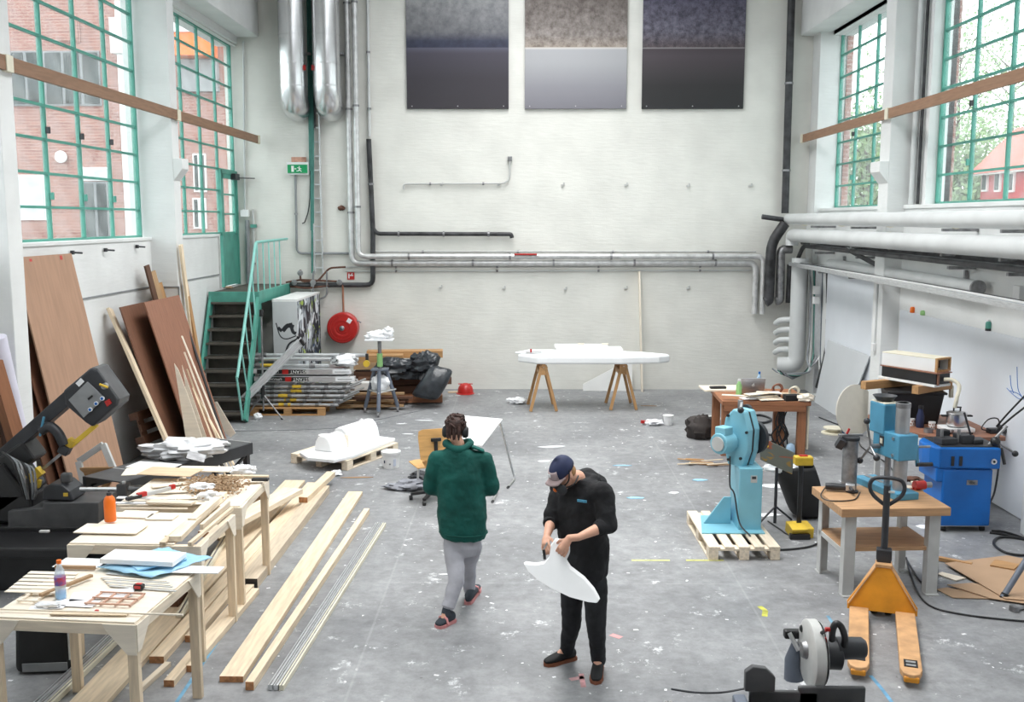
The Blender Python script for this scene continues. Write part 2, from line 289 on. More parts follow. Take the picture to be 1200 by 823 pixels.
# glass: clear, slightly dusty
def glassmat(name, tint=(0.93, 0.96, 0.95), dust=0.06):
    m = bpy.data.materials.new(name); m.use_nodes = True; nt = m.node_tree; N = nt.nodes; L = nt.links; N.remove(N['Principled BSDF'])
    tr = N.new('ShaderNodeBsdfTransparent'); tr.inputs[0].default_value = (*tint, 1); gl = N.new('ShaderNodeBsdfGlossy'); gl.inputs['Roughness'].default_value = 0.04
    di = N.new('ShaderNodeBsdfTranslucent'); di.inputs[0].default_value = (0.9, 0.92, 0.92, 1)
    nz = N.new('ShaderNodeTexNoise'); nz.inputs['Scale'].default_value = 2.3; nz.inputs['Detail'].default_value = 6; tc = N.new('ShaderNodeTexCoord'); L.new(tc.outputs['Object'], nz.inputs['Vector'])
    mr = N.new('ShaderNodeMapRange'); mr.inputs[1].default_value = 0.3; mr.inputs[2].default_value = 0.8; mr.inputs[3].default_value = dust*0.4; mr.inputs[4].default_value = dust*1.8; L.new(nz.outputs['Fac'], mr.inputs[0])
    a = N.new('ShaderNodeMixShader'); L.new(mr.outputs[0], a.inputs[0]); L.new(tr.outputs[0], a.inputs[1]); L.new(di.outputs[0], a.inputs[2])
    b = N.new('ShaderNodeMixShader'); b.inputs[0].default_value = 0.05; L.new(a.outputs[0], b.inputs[1]); L.new(gl.outputs[0], b.inputs[2]); L.new(b.outputs[0], N['Material Output'].inputs[0])
    return m
M.glass = glassmat('dusty window glass')
def window(n, x, ys, zs, label, skip=None, latch=()):
    t = thing('window_%d' % n, label, None, (x, ys[0], zs[0]), world=True); t['kind'] = 'structure'
    y0, y1, z0, z1 = ys[0], ys[-1], zs[0], zs[-1]; f = MB(); w_ = 0.05
    for y in (y0, y1): f.box((x, y, (z0+z1)/2), (0.07, w_, z1-z0+w_))
    for z in (z0, z1): f.box((x, (y0+y1)/2, z), (0.07, y1-y0, w_))
    f.build('window_frame', M.teal, t)
    for i, y in enumerate(ys[1:-1]):
        zl = skip[1] if skip and y > skip[0]+0.05 else z0
        bx(t, 'mullion', M.teal, (x, y, (zl+z1)/2), (0.05, 0.045, z1-zl), bev=0)
        if (i+1) in latch: bx(t, 'latch', M.teal, (x+(0.05 if x < 0 else -0.05), y, z0+0.55), (0.05, 0.03, 0.09)); bx(t, 'latch', M.char, (x+(0.05 if x < 0 else -0.05), y, z0+1.35), (0.05, 0.03, 0.08))
    for z in zs[1:-1]:
        yr = skip[0] if skip and z < skip[1]-0.05 else y1
        bx(t, 'glazing_bar', M.teal, (x, (y0+yr)/2, z), (0.045, yr-y0, 0.032), bev=0)
    for i in range(len(ys)-1):
        for j in range(len(zs)-1):
            if skip and ys[i+1] > skip[0]+0.05 and zs[j] < skip[1]-0.05: continue
            bx(t, 'pane', M.glass, (x, (ys[i]+ys[i+1])/2, (zs[j]+zs[j+1])/2), (0.006, ys[i+1]-ys[i]-0.02, zs[j+1]-zs[j]-0.02), bev=0)
    return t
zl = [3.245+0.412*k for k in range(10)]; zr = [3.745+0.418*k for k in range(9)]
window(1, -5.88, [10.68+0.0*k if k == 0 else 11.45-0.0+0.95*(k-1)-0.0 for k in range(6)][:5]+[15.3], zl, 'teal steel window of many panes, nearer one on the left wall', None, (2, 3, 4))
window(2, -5.88, [15.72, 16.45, 17.42, 18.39, 19.36, 20.4], zl, 'teal steel window of many panes above the green door', (19.36, 4.48))
window(3, 6.2, [16.05, 17.0, 18.0, 19.0, 20.0], zr, 'teal steel window of many panes nearest the end wall on the right', None, (3,))
window(4, 6.2, [10.98, 11.98, 13.02, 14.06, 15.12], zr, 'teal steel window of many panes, nearer one on the right wall', None, (3,))
for n, x, y0, y1, zz in ((5, -5.88, 5.62, 10.33, zl), (6, 6.2, 5.85, 10.48, zr)):  # window grids in unseen near bays, added to let more daylight in
    f = MB()
    for k in range(6): f.box((x, y0+(y1-y0)*k/5, (zz[0]+zz[-1])/2), (0.05, 0.05, zz[-1]-zz[0]))
    for z in zz: f.box((x, (y0+y1)/2, z), (0.05, y1-y0, 0.04))
    struct(f.build('window_%d' % n, M.teal))
# green door to the landing
t = thing('door_1', 'teal door with a glazed upper half at the top of the stairs', None, (-5.86, 19.85, 2.2), world=True); t['kind'] = 'structure'
f = MB()
for y in (19.38, 20.42): f.box((-5.86, y, 3.33), (0.1, 0.08, 2.26))
f.box((-5.86, 19.9, 4.44), (0.1, 1.1, 0.08)); f.build('door_frame', M.teal, t)
f = MB(); f.box((-5.85, 19.9, 2.72), (0.05, 0.96, 1.0)); f.box((-5.85, 19.48, 3.8), (0.05, 0.12, 1.2)); f.box((-5.85, 20.32, 3.8), (0.05, 0.12, 1.2)); f.box((-5.85, 19.9, 4.36), (0.05, 0.96, 0.1))
for z in (3.62, 4.0): f.box((-5.85, 19.9, z), (0.04, 0.8, 0.03))
f.build('door_leaf', M.teal, t)
for z0, z1 in ((3.22, 3.61), (3.63, 3.99), (4.01, 4.3)): bx(t, 'pane', M.glass, (-5.85, 19.9, (z0+z1)/2), (0.006, 0.74, z1-z0), bev=0)
bx(t, 'door_closer', M.char, (-5.78, 20.2, 4.36), (0.1, 0.3, 0.12)); br(t, 'closer_arm', M.char, (-5.76, 20.25, 4.34), (-5.45, 20.44, 4.34), 0.03, 0.02)
struct(bx(None, 'trim_5', M.lgrey, (-5.74, 18.83, 2.72), (0.04, 0.05, 1.0)))
for k, (y0, y1) in enumerate(((10.7, 15.4), (15.7, 18.9))): struct(bx(None, 'trim_%d' % (6+k), M.grey, (-5.745, (y0+y1)/2, 2.48), (0.02, y1-y0, 0.022), bev=0))
struct(MB().box((-5.545, 15.395, 2.47), (0.39, 0.02, 0.022)).box((-5.345, 15.395, 2.3), (0.02, 0.02, 0.36)).build('trim_8', M.grey))
# timber rails across the piers
for s, x, z in ((-1, -5.32, 5.1), (1, 5.57, 5.11)):
    t = thing('timber_rail', 'long brown timber rail fixed across the %s piers in front of the windows' % ('left' if s < 0 else 'right'), 'rail', (x, 15, z), world=True)
    br(t, 'rail_board', M.railwood, (x, 10.2 if s < 0 else 9.6, z), (x, 20.35, z), 0.045, 0.15)
    for y in (10.5, 15.6, 20.28): bx(t, 'bracket', M.cream, (x-s*0.005, y, z), (0.06, 0.14, 0.17))
# ================= outdoors =================
def brickmat(name, c1, c2, mortar):
    m = mat(name, c1, 0.85, 0, 0.1, 2); nt = m.node_tree; N = nt.nodes; L = nt.links; b = N['Principled BSDF']
    tc = N.new('ShaderNodeTexCoord'); mb = N.new('ShaderNodeMapping'); mb.inputs['Rotation'].default_value = (PI/2, 0, PI/2); L.new(tc.outputs['Object'], mb.inputs[0])
    bt = N.new('ShaderNodeTexBrick'); bt.inputs['Scale'].default_value = 1; bt.inputs['Brick Width'].default_value = 0.25; bt.inputs['Row Height'].default_value = 0.09; bt.inputs['Mortar Size'].default_value = 0.01
    bt.inputs['Color1'].default_value = (*c1, 1); bt.inputs['Color2'].default_value = (*c2, 1); bt.inputs['Mortar'].default_value = (*mortar, 1)
    sp = N.new('ShaderNodeSeparateXYZ'); cb = N.new('ShaderNodeCombineXYZ'); L.new(tc.outputs['Object'], sp.inputs[0]); ad = N.new('ShaderNodeMath'); ad.operation = 'ADD'; L.new(sp.outputs[0], ad.inputs[0]); L.new(sp.outputs[1], ad.inputs[1]); L.new(ad.outputs[0], cb.inputs[0]); L.new(sp.outputs[2], cb.inputs[1])
    L.new(cb.outputs[0], bt.inputs['Vector']); L.new(bt.outputs['Color'], b.inputs['Base Color']); return m
M.brick = brickmat('red brick', srgb(160, 110, 98), srgb(136, 88, 80), srgb(172, 146, 136)); M.oglass = mat('far window glass', srgb(84, 90, 90), 0.6, 0, 0.35, 1.2, spec=0.2); M.paleglass = mat('pale far glass', srgb(196, 200, 200), 0.2, 0, 0.1, 3)
struct(MB().box((0, 20, -0.6), (160, 160, 0.8)).build('ground_outside', mat('asphalt yard', (0.3, 0.3, 0.3), 0.9, 0, 0.1, 2)))
YF = 30.0
t = thing('brick_building', 'red brick building outside the left windows', 'building', (-18, YF+3, 0), world=True)
MB().box((-21.5, YF+3, 7.5), (27, 6, 15.6)).build('wall', M.brick, t)
def bwin(px0, py0, px1, py1, m, name='window', n=1, fr=M.white):
    a, b = D(px0, py0, YF), D(px1, py1, YF); z0, z1 = sorted((a.z, b.z)); x0, x1 = sorted((a.x, b.x)); g_ = 0.05
    q = MB().box(((x0+x1)/2, YF, (z0+z1)/2), (x1-x0, 0.12, z1-z0)).build(name, fr, t)
    for k in range(n): d = (x1-x0)/n; MB().box((x0+d*(k+0.5), YF-0.05, (z0+z1)/2), (d-g_*2, 0.08, z1-z0-g_*2)).build('pane', m, q)
bwin(8, 60, 120, 124, M.oglass, n=5, fr=M.grey); bwin(20, 205, 56, 258, M.paleglass); bwin(96, 196, 131, 212, M.paleglass); bwin(97, 213, 130, 280, M.oglass, n=2, fr=M.grey); bwin(226, 180, 243, 225, M.oglass, n=2); bwin(226, 232, 243, 268, M.oglass, n=2); bwin(60, 24, 95, 50, M.brick, fr=M.brick)
a, b = D(139, 90, YF-0.2), D(157, 90, YF-0.2); bx(t, 'rendered_strip', M.white, ((a.x+b.x)/2, YF-0.1, 5.0), (b.x-a.x, 0.3, 9.6), bev=0)
c = D(137, 30, YF-0.2); bx(t, 'downpipe_head', M.white, (c.x+0.3, YF-0.2, c.z-0.3), (0.9, 0.4, 1.0)); lt(t, 'lamp', M.plastic_white, [(0.02, 0), (0.16, 0.03), (0.18, 0.12), (0.02, 0.2)], tuple(D(73, 184, YF-0.05)), (PI/2, 0, 0))
a, b = D(205, 38, YF-0.5), D(250, 66, YF-0.5); bx(t, 'orange_awning', M.orange, ((a.x+b.x)/2, YF-0.4, (a.z+b.z)/2), (b.x-a.x, 0.7, a.z-b.z)); bx(t, 'awning_flashing', M.white, ((a.x+b.x)/2-0.3, YF-0.4, a.z+0.12), (b.x-a.x, 0.8, 0.3)); bx(t, 'dark_fascia', M.grey, ((a.x+b.x)/2, YF-0.1, b.z-0.5), (b.x-a.x, 0.3, 0.9))
# red house and trees beyond the right windows
t = thing('red_house', 'red wooden house with white windows beyond the right window', 'house', tuple(S(1190, 240, 26)), world=True)
a = S(1150, 212, 26); e = S(1143, 205, 26); yc = a.y-5.0; zt = e.z
MB().box((28, a.y-5.0, zt/2-0.4), (4, 10, zt+0.6)).build('wall', mat('red boarding', srgb(186, 70, 74), 0.8, 0, 0.1, 2), t)
MB().prism([(-0.5, 0), (4.6, 0), (2.05, 2.6)], 10.8, Matrix(((1, 0, 0, 25.9), (0, 0, 1, a.y-10.4), (0, 1, 0, zt), (0, 0, 0, 1)))).build('roof', mat('red roof tile', srgb(196, 116, 106), 0.8, 0, 0.1, 3), t)
bx(t, 'eave', M.white, (25.6, a.y-5.0, zt+0.02), (0.2, 10.8, 0.22), bev=0)
for px in (1156, 1171, 1187):
    p = S(px, 213, 26); q = bx(t, 'window', M.white, (25.95, p.y, p.z-0.02), (0.15, 0.62, 1.05), bev=0); 
    bx(q, 'pane', M.oglass, (-0.05, -0.13, 0), (0.1, 0.2, 0.85), bev=0); bx(q, 'pane', M.oglass, (-0.05, 0.13, 0), (0.1, 0.2, 0.85), bev=0)
M.leaf = mat('leaves', srgb(126, 150, 104), 0.7, 0, 0.3, 0.8, col2=srgb(84, 110, 70)); M.bark = mat('bark', srgb(96, 84, 74), 0.9, 0, 0.2)
def tree(x, y, h, r, n, label, thin=1.0):
    t = thing('tree', label, 'tree', (x, y, -0.2), group='trees beyond the right windows'); rg = random.Random(int(x*7+y)); b = MB(); b.tube([(0, 0, 0), (0.1, 0, h*0.45), (0, 0.1, h*0.85)], [0.24, 0.17, 0.04], 7); tips = []
    for k in range(16):
        a = rg.random()*6.28; z = h*rg.uniform(0.3, 0.8); L_ = r*rg.uniform(0.5, 1.0); p1 = Vector((math.cos(a)*L_, math.sin(a)*L_, z+L_*0.6)); b.tube([(0, 0, z), p1*0.5+Vector((0, 0, z*0.5+0.1)), p1], [0.07, 0.045, 0.015], 5); tips += [p1, p1*0.65+Vector((0, 0, z*0.35))]
    b.build('trunk', M.bark, t); b = MB()
    for k in range(n):
        c = rg.choice(tips)+Vector((rg.gauss(0, 1), rg.gauss(0, 1), rg.gauss(0, 1)))*r*0.28; u = Vector((rg.gauss(0, 1), rg.gauss(0, 1), rg.gauss(0, 1))).normalized()*rg.uniform(0.1, 0.2)*thin; v = u.orthogonal()*0.7
        b.add([c-u, c+v, c+u, c-v], [(0, 1, 2, 3)])
    o = b.build('foliage', M.leaf, t); o['kind'] = 'stuff'
for x, y, h, r, n, lb in ((34, 80, 20, 6.5, 2600, 'tallest loose tree standing behind the red house'), (44, 92, 21, 7, 2600, 'tall loose tree farthest from the hall'), (21, 62, 11, 4.2, 3800, 'leafy tree seen through the far right window'), (27, 66, 8, 4, 5200, 'low bushy green tree between the two right windows'), (33, 68, 8.5, 4.2, 5200, 'rounded green tree behind the roof of the red house'), (25.5, 60, 5, 2.4, 3000, 'low pale green bush left of the red house'), (25, 78, 9, 4.5, 4200, 'mid height green tree behind the low bushy one')): tree(x, y, h, r, n, lb)
struct(MB().ball((80, 120, -2), (34, 60, 8.5), None, 0, 24, 12).build('hillside', mat('pale green hillside', srgb(150, 168, 132), 0.9, 0, 0.2, 0.5)))

for y in (15.2, 20.06): struct(bx(None, 'outer_reveal', M.brick, (6.36, y, 5.6), (0.12, 0.1, 4.2), bev=0))
# ================= end wall: prints, pipes, ducts, signs =================
YW = 20.5
def printmat(name, stops, seam, spk, sc):
    m = bpy.data.materials.new(name); m.use_nodes = True; nt = m.node_tree; N = nt.nodes; L = nt.links; b = N['Principled BSDF']; b.inputs['Roughness'].default_value = 0.55
    tc = N.new('ShaderNodeTexCoord'); sp = N.new('ShaderNodeSeparateXYZ'); L.new(tc.outputs['Object'], sp.inputs[0])
    n1 = N.new('ShaderNodeTexNoise'); n1.inputs['Scale'].default_value = 1.4; n1.inputs['Detail'].default_value = 8; L.new(tc.outputs['Object'], n1.inputs['Vector'])
    ad = N.new('ShaderNodeMath'); ad.operation = 'MULTIPLY_ADD'; ad.inputs[1].default_value = 0.16; L.new(n1.outputs['Fac'], ad.inputs[0]); L.new(sp.outputs[2], ad.inputs[2])
    cr = N.new('ShaderNodeValToRGB'); e = cr.color_ramp.elements
    while len(e) < len(stops): e.new(0.5)
    for q, (p, c) in zip(e, stops): q.position = p; q.color = (*srgb(*c), 1)
    mr = N.new('ShaderNodeMapRange'); mr.inputs[1].default_value = 0.0; mr.inputs[2].default_value = 3.0; L.new(sp.outputs[2], mr.inputs[0]); L.new(mr.outputs[0], cr.inputs[0])
    n2 = N.new('ShaderNodeTexNoise'); n2.inputs['Scale'].default_value = sc; n2.inputs['Detail'].default_value = 10; n2.inputs['Roughness'].default_value = 0.75; L.new(tc.outputs['Object'], n2.inputs['Vector'])
    r2 = N.new('ShaderNodeValToRGB'); r2.color_ramp.elements[0].position = 0.38; r2.color_ramp.elements[1].position = 0.66; r2.color_ramp.elements[0].color = (*spk[0], 1); r2.color_ramp.elements[1].color = (*spk[1], 1); L.new(n2.outputs['Fac'], r2.inputs[0])
    gt = N.new('ShaderNodeMath'); gt.operation = 'GREATER_THAN'; gt.inputs[1].default_value = seam; L.new(sp.outputs[2], gt.inputs[0]); g2 = N.new('ShaderNodeMath'); g2.operation = 'MULTIPLY'; g2.inputs[1].default_value = 0.85; L.new(gt.outputs[0], g2.inputs[0])
    mx = N.new('ShaderNodeMix'); mx.data_type = 'RGBA'; mx.blend_type = 'MULTIPLY'; L.new(g2.outputs[0], mx.inputs[0]); L.new(cr.outputs[0], mx.inputs[6]); L.new(r2.outputs[0], mx.inputs[7]); L.new(mx.outputs[2], b.inputs['Base Color']); return m
PM = [printmat('dark landscape print', ((0, (50, 46, 52)), (0.2, (52, 48, 56)), (0.36, (66, 62, 74)), (0.395, (84, 84, 100)), (0.40, (48, 52, 76)), (0.44, (58, 62, 84)), (0.5, (120, 120, 124)), (0.75, (160, 160, 160))), 1.19, ((0.45, 0.45, 0.5), (1, 1, 1)), 5),
      printmat('pale landscape print', ((0, (120, 118, 126)), (0.14, (138, 137, 144)), (0.3, (166, 166, 170)), (0.385, (170, 170, 174)), (0.392, (210, 208, 206)), (0.40, (176, 164, 154)), (0.48, (156, 148, 144)), (0.75, (112, 102, 98))), 1.2, ((0.28, 0.24, 0.22), (1.0, 1, 1)), 7),
      printmat('starry landscape print', ((0, (36, 36, 38)), (0.15, (42, 40, 42)), (0.34, (74, 66, 72)), (0.387, (70, 62, 68)), (0.393, (150, 146, 148)), (0.40, (96, 84, 86)), (0.5, (112, 108, 120)), (0.75, (84, 80, 100))), 1.19, ((0.2, 0.2, 0.26), (1.3, 1.3, 1.35)), 9)]
for k, (px0, px1, lb) in enumerate(((477, 596, 'large dark print of a grey sky over near black ground, left of the three on the wall'), (615, 734, 'large print with brown speckled upper half and pale grey lower half, middle of three'), (752, 871, 'large dark print with white speckles in its upper half, right of the three on the wall'))):
    a = D(px0, 127.5, YW-0.05); b = D(px1, 127.5, YW-0.05)
    t = thing('wall_print', lb.replace('large ', '').replace(', left of the three on the wall', ', leftmost of three'), 'print', ((a.x+b.x)/2, YW-0.03, a.z), group='three prints on the end wall')
    bx(t, 'print_panel', PM[k], (0, 0, 1.5), (b.x-a.x, 0.05, 3.0), bev=0.004); t.children[0].data.transform(Matrix.Translation((0, 0, 1.5))); t.children[0].location.z = 0
    for s in (-1, 0, 1): cyl(t, 'screw', M.steel, (s*0.92, -0.025, 0.05), (s*0.92, -0.032, 0.05), 0.012, 8)
# two big silver ducts turning into the wall
for px, lb in ((343, 'thick silver ventilation duct with a rounded lower end, left of the pair'), (382.5, 'thick silver ventilation duct with a rounded lower end, right of the pair')):
    x = D(px, 100, 20.0).x; z0 = D(px, 139, 19.9).z; r = 0.265; t = thing('ventilation_duct', lb, 'duct', (x, 20.05, z0), group='silver ducts on the end wall')
    tb(t, 'duct_pipe', M.duct, [(0, 0, 4.3), (0, 0, 1.5), (0, 0, 0.62), (0, 0.03, 0.45), (0, 0.1, 0.33), (0, 0.2, 0.27), (0, 0.44, 0.25)], r, 24)
    for z in (0.62, 1.05, 1.6, 2.4, 3.3): MB().tube([(0, 0, z), (0, 0, z+0.03)], r+0.008, 24).build('seam_ring', M.duct, t)
    for z in (1.3, 3.0): bx(t, 'bracket', M.dsteel, (0, 0.32, z), (0.6, 0.22, 0.04))
    bx(t, 'red_tag', M.red, (r*0.9 if px < 360 else -r*0.9, -0.1, 0.98), (0.07, 0.04, 0.1))
def Wp(px, py, off=0.09): return D(px, py, YW-off)
def wpipe(name, label, pts, r, m, off=0.09, fil=0.12, cat='pipe', clamp=0, cm=None, group=None):
    P = arcs([Wp(x, y, off) for x, y in pts], fil); t = thing(name, label, cat, tuple(P[0]), world=True, group=group); tb(t, 'pipe_run', m, P, r, 12)
    if clamp:
        q = [Wp(x, y, off) for x, y in pts]
        for a, b in zip(q, q[1:]):
            n = int((b-a).length/clamp)
            for i in range(n):
                c = a.lerp(b, (i+0.5)/n); d = (b-a).normalized()*0.02; MB().tube([c-d, c+d], r+0.012, 12).build('clamp', cm or M.dsteel, t); MB().box((c.x, YW-off/2, c.z), (0.03, off, 0.03)).build('hanger', cm or M.dsteel, t)
    return t
wpipe('heating_pipe', 'silver lagged heating pipe, outer of the two that run down and across the end wall', [(405, -60), (412.5, 308.5), (886, 308), (884, 368)], 0.062, M.lag, 0.13, 0.16, clamp=1.6, group='silver heating pipes')
wpipe('heating_pipe', 'silver lagged heating pipe, inner of the two that run down and across the end wall', [(414, -60), (420, 300.5), (895, 300.5), (893, 368)], 0.055, M.lag, 0.22, 0.16, clamp=1.9, group='silver heating pipes')
wpipe('drain_pipe', 'black vertical pipe that bends to run left above the hose reel', [(432, 163), (437, 268), (437, 334), (392, 334), (340, 334)], 0.05, M.pipeblack, 0.09, 0.14, clamp=0.9)
wpipe('drain_pipe', 'short black horizontal pipe below the bent conduit on the end wall', [(436, 265), (441, 274), (599, 274.5), (600, 279)], 0.042, M.pipeblack, 0.1, 0.1, clamp=0.75)
wpipe('vertical_conduit', 'thin white conduit running up from the black drain pipe', [(430, -40), (433, 160)], 0.03, M.pipewhite, 0.06, clamp=1.1)
wpipe('bent_conduit', 'thin bent white conduit under the pale print', [(597.5, 186), (597.5, 215), (473, 215.5), (473, 222)], 0.018, M.lgrey, 0.05, 0.2, clamp=0.8)
bx(None, 'junction_box', M.dsteel, Wp(597.5, 186, 0.04), (0.09, 0.08, 0.09)); tag(bpy.data.objects['junction_box'], 'small metal junction box at the top of the bent white conduit', 'electrical box')
wpipe('thin_pipe', 'thin grey pipe running the length of the wall just under the silver heating pipes', [(405, 313), (880, 312)], 0.02, M.lgrey, 0.05, clamp=1.9)
wpipe('thin_pipe', 'thin grey pipe running along the wall just above the silver heating pipes', [(440, 295), (886, 295)], 0.016, M.lgrey, 0.05, clamp=1.9)
wpipe('thin_pipe', 'lowest thin white pipe in the row under the heating pipes', [(405, 318), (880, 317)], 0.012, M.pipewhite, 0.04, clamp=1.9)
bx(None, 'red_clip_rail', M.red, Wp(616, 298, 0.29), (0.46, 0.04, 0.03)); tag(bpy.data.objects['red_clip_rail'], 'red strip lying on the silver heating pipes', 'strip')
# cable ladder, green cables
x0, x1 = Wp(367, 250).x, Wp(376.5, 250).x; zt, zb = Wp(370, 60).z, Wp(370, 321).z
t = thing('cable_ladder', 'galvanised cable ladder running down the end wall below the ducts', 'cable ladder', ((x0+x1)/2, YW-0.06, zb), world=True)
for x in (x0, x1): bx(t, 'rail', M.alu, (x, YW-0.07, (zt+zb)/2), (0.025, 0.06, zt-zb))
for k in range(16): bx(t, 'rung', M.alu, ((x0+x1)/2, YW-0.07, zb+0.12+k*(zt-zb-0.2)/15), (x1-x0, 0.03, 0.025))
t = thing('cable_bundle', 'bundle of green and black cables hanging between the silver ducts', 'cables', tuple(Wp(363, 270)), world=True)
for k, (dx, m, ye) in enumerate(((0, M.cablegreen, 270), (2.2, M.cablegreen, 262), (-2, M.cablegreen, 200), (4, M.black, 150), (1, M.cablegreen, 320))): tb(t, 'cable', m, curve([Wp(362+dx, -30, 0.12), Wp(363+dx, 60, 0.12), Wp(364.5+dx, 140, 0.1), Wp(365+dx*0.8, ye, 0.1)], 4), 0.022, 6)
tb(t, 'cable', M.black, curve([Wp(364, 150, 0.1), Wp(363, 232, 0.05), Wp(358, 258, 0.04), Wp(354, 262, 0.04)], 4), 0.012, 6)
# emergency exit sign with running figure
c = Wp(349, 198, 0.1); t = thing('exit_sign', 'green emergency exit sign with white running figure and arrow', 'sign', (c.x, c.y, c.z))
bx(t, 'housing', M.plastic_white, (0, 0.02, 0.01), (0.44, 0.1, 0.25)); bx(t, 'sign_face', M.green, (-0.0, -0.04, 0.0), (0.4, 0.02, 0.17))
g = MB(); z = -0.054
def P2(b, pts): b.prism(pts, 0.006, FACE @ Matrix.Translation((0, 0, 0.05)))
P2(g, [(-0.12, -0.06), (-0.07, -0.06), (-0.07, 0.06), (-0.12, 0.06)]); P2(g, [(-0.055, -0.008), (-0.02, -0.008), (-0.02, 0.008), (-0.055, 0.008)]); P2(g, [(-0.06, 0), (-0.04, 0.02), (-0.04, -0.02)])
P2(g, [(0.03, 0.035), (0.05, 0.035), (0.05, 0.055), (0.03, 0.055)]); P2(g, [(0.0, 0.03), (0.06, 0.02), (0.06, 0.005), (0.0, 0.015)]); P2(g, [(0.02, 0.03), (0.05, 0.03), (0.06, -0.02), (0.035, -0.02)]); P2(g, [(0.05, -0.01), (0.09, -0.05), (0.075, -0.06), (0.035, -0.02)]); P2(g, [(0.035, -0.015), (0.01, -0.035), (-0.02, -0.035), (-0.02, -0.05), (0.02, -0.05), (0.055, -0.025)]); P2(g, [(0.055, 0.02), (0.085, 0.0), (0.08, -0.01), (0.05, 0.005)])
g.build('pictogram', M.white, t)
a = Wp(350, 187, 0.02); struct(bx(None, 'wall_patch', mat('bare brick patch', srgb(206, 158, 138), 0.85, 0, 0.2, 12), (a.x, YW-0.01, a.z), (0.3, 0.03, 0.1)), 'bare brick patch above the exit sign')
wpipe('grey_conduit', 'grey conduit dropping from the exit sign to the pipes by the landing', [(346, 204), (348, 297), (384, 297), (410, 297)], 0.025, M.grey, 0.06, 0.12, clamp=0.9)
wpipe('grey_conduit', 'thin grey conduit beside the door rising from the landing', [(296.5, 245), (298, 330)], 0.02, M.lgrey, 0.05, clamp=0.7)
wpipe('grey_conduit', 'square grey cable duct rising from the landing behind the door', [(289.5, 258), (291, 334)], 0.045, M.grey, 0.06)
t = wpipe('white_conduit', 'white conduit dropping from the crane beam to a switch box by the door', [(285, 48), (287, 246)], 0.02, M.pipewhite, 0.05); c = Wp(287, 250, 0.06); bx(t, 'switch_box', M.plastic_white, c, (0.17, 0.1, 0.14)); c = Wp(297, 265, 0.08); bx(t, 'green_switch', M.teal, c, (0.12, 0.06, 0.07))
# small red pipe bend, hose reel, fire sign
wpipe('copper_pipe', 'rust coloured pipe feeding the red hose reel', [(401.5, 334), (402.5, 366)], 0.022, M.copper, 0.12)
c = Wp(402, 384, 0.18); t = thing('hose_reel', 'round red fire hose reel on the end wall', 'hose reel', (c.x, YW-0.02, c.z))
R0 = rot(PI/2); r = 0.315
MB().lathe([(0.02, 0.02), (r-0.03, 0.0), (r, 0.02), (r, 0.26), (r-0.02, 0.28), (0.15, 0.285), (0.14, 0.275), (0.02, 0.275)], 40, R0).build('reel_disc', M.red, t)
for q in (0.1, 0.17, 0.235): MB().tube([(q*math.cos(a*PI/14), -0.285, q*math.sin(a*PI/14)) for a in range(-20, -2)], 0.006, 6).build('pressed_ring', M.red, t)
MB().lathe([(0.05, 0.27), (0.05, 0.3), (0.02, 0.32)], 16, R0).build('hub', M.dsteel, t); bx(t, 'paper_label', M.paper, (0.15, -0.284, 0.15), (0.09, 0.01, 0.09), (0, 0.6, 0)); tb(t, 'nozzle', M.dsteel, [(r-0.03, -0.15, 0.15), (r+0.06, -0.15, 0.1)], 0.015, 8)
c = Wp(411, 323.5, 0.02); t = thing('fire_sign', 'small square red fire hose sign with white symbol', 'sign', (c.x, YW-0.01, c.z)); bx(t, 'sign_plate', M.red, (0, 0, 0), (0.15, 0.02, 0.15)); g = MB()
for p in ([(-0.05, -0.05), (-0.025, -0.05), (-0.025, 0.05), (-0.05, 0.05)], [(-0.02, 0.0), (0.05, 0.0), (0.05, 0.02), (-0.02, 0.02)], [(0.0, 0.02), (0.05, 0.05), (0.02, 0.055)]): g.prism(p, 0.004, FACE @ Matrix.Translation((0, 0, 0.012)))
g.build('symbol', M.white, t)
# cluttered rusty valves over the boxed enclosure
t = thing('valve_manifold', 'cluster of rusty small pipes and valves beside the landing', 'pipework', tuple(Wp(352, 330)), world=True)
for pts in ([(335, 331), (352, 328), (398, 330)], [(340, 336), (360, 338), (385, 335)], [(367, 318), (367, 345)], [(383, 318), (383, 347), (372, 352), (348, 353)], [(352, 316), (352, 330), (372, 330), (386, 314), (405, 313)]): tb(t, 'pipe', M.rust if pts[0][0] < 360 else M.dsteel, arcs([Wp(x, y, 0.14) for x, y in pts], 0.08), 0.02, 8)
for x, y in ((352, 320), (345, 331), (367, 331), (398, 331)): c = Wp(x, y, 0.18); MB().lathe([(0.02, 0), (0.06, 0.01), (0.06, 0.03), (0.02, 0.04)], 10, rot(PI/2, 0, 0, c)).build('valve_wheel', M.dsteel, t)
for k, (x, y) in enumerate(((345, 332), (372, 330))): c = Wp(x, y, 0.05); blob('lagging', None, None, (0, 0, 0), (0.14, 0.06, 0.06), M.rust, 0.2, parent=None) if False else None
# hanging plug, small fixings on the wall
c = Wp(400, 244, 0.03); blob('wall_plug', 'small rust coloured lump stuck on the wall left of the heating pipes', 'fitting', tuple(c), (0.07, 0.03, 0.05), M.rust, 0.3, flat=False)
for k, (x, y) in enumerate(((517, 217), (584, 217), (659, 217), (733, 217), (806, 218), (879, 218), (516, 337), (590, 338), (662, 339), (733, 338), (806, 338))):
    c = Wp(x, y, 0.02); MB().box((0, 0, 0), (0.05, 0.05, 0.03)).box((0.03, 0, 0.03), (0.03, 0.03, 0.05)).build('wall_stud', M.lgrey, bpy.data.objects['wall_back'], Matrix.Translation(c))
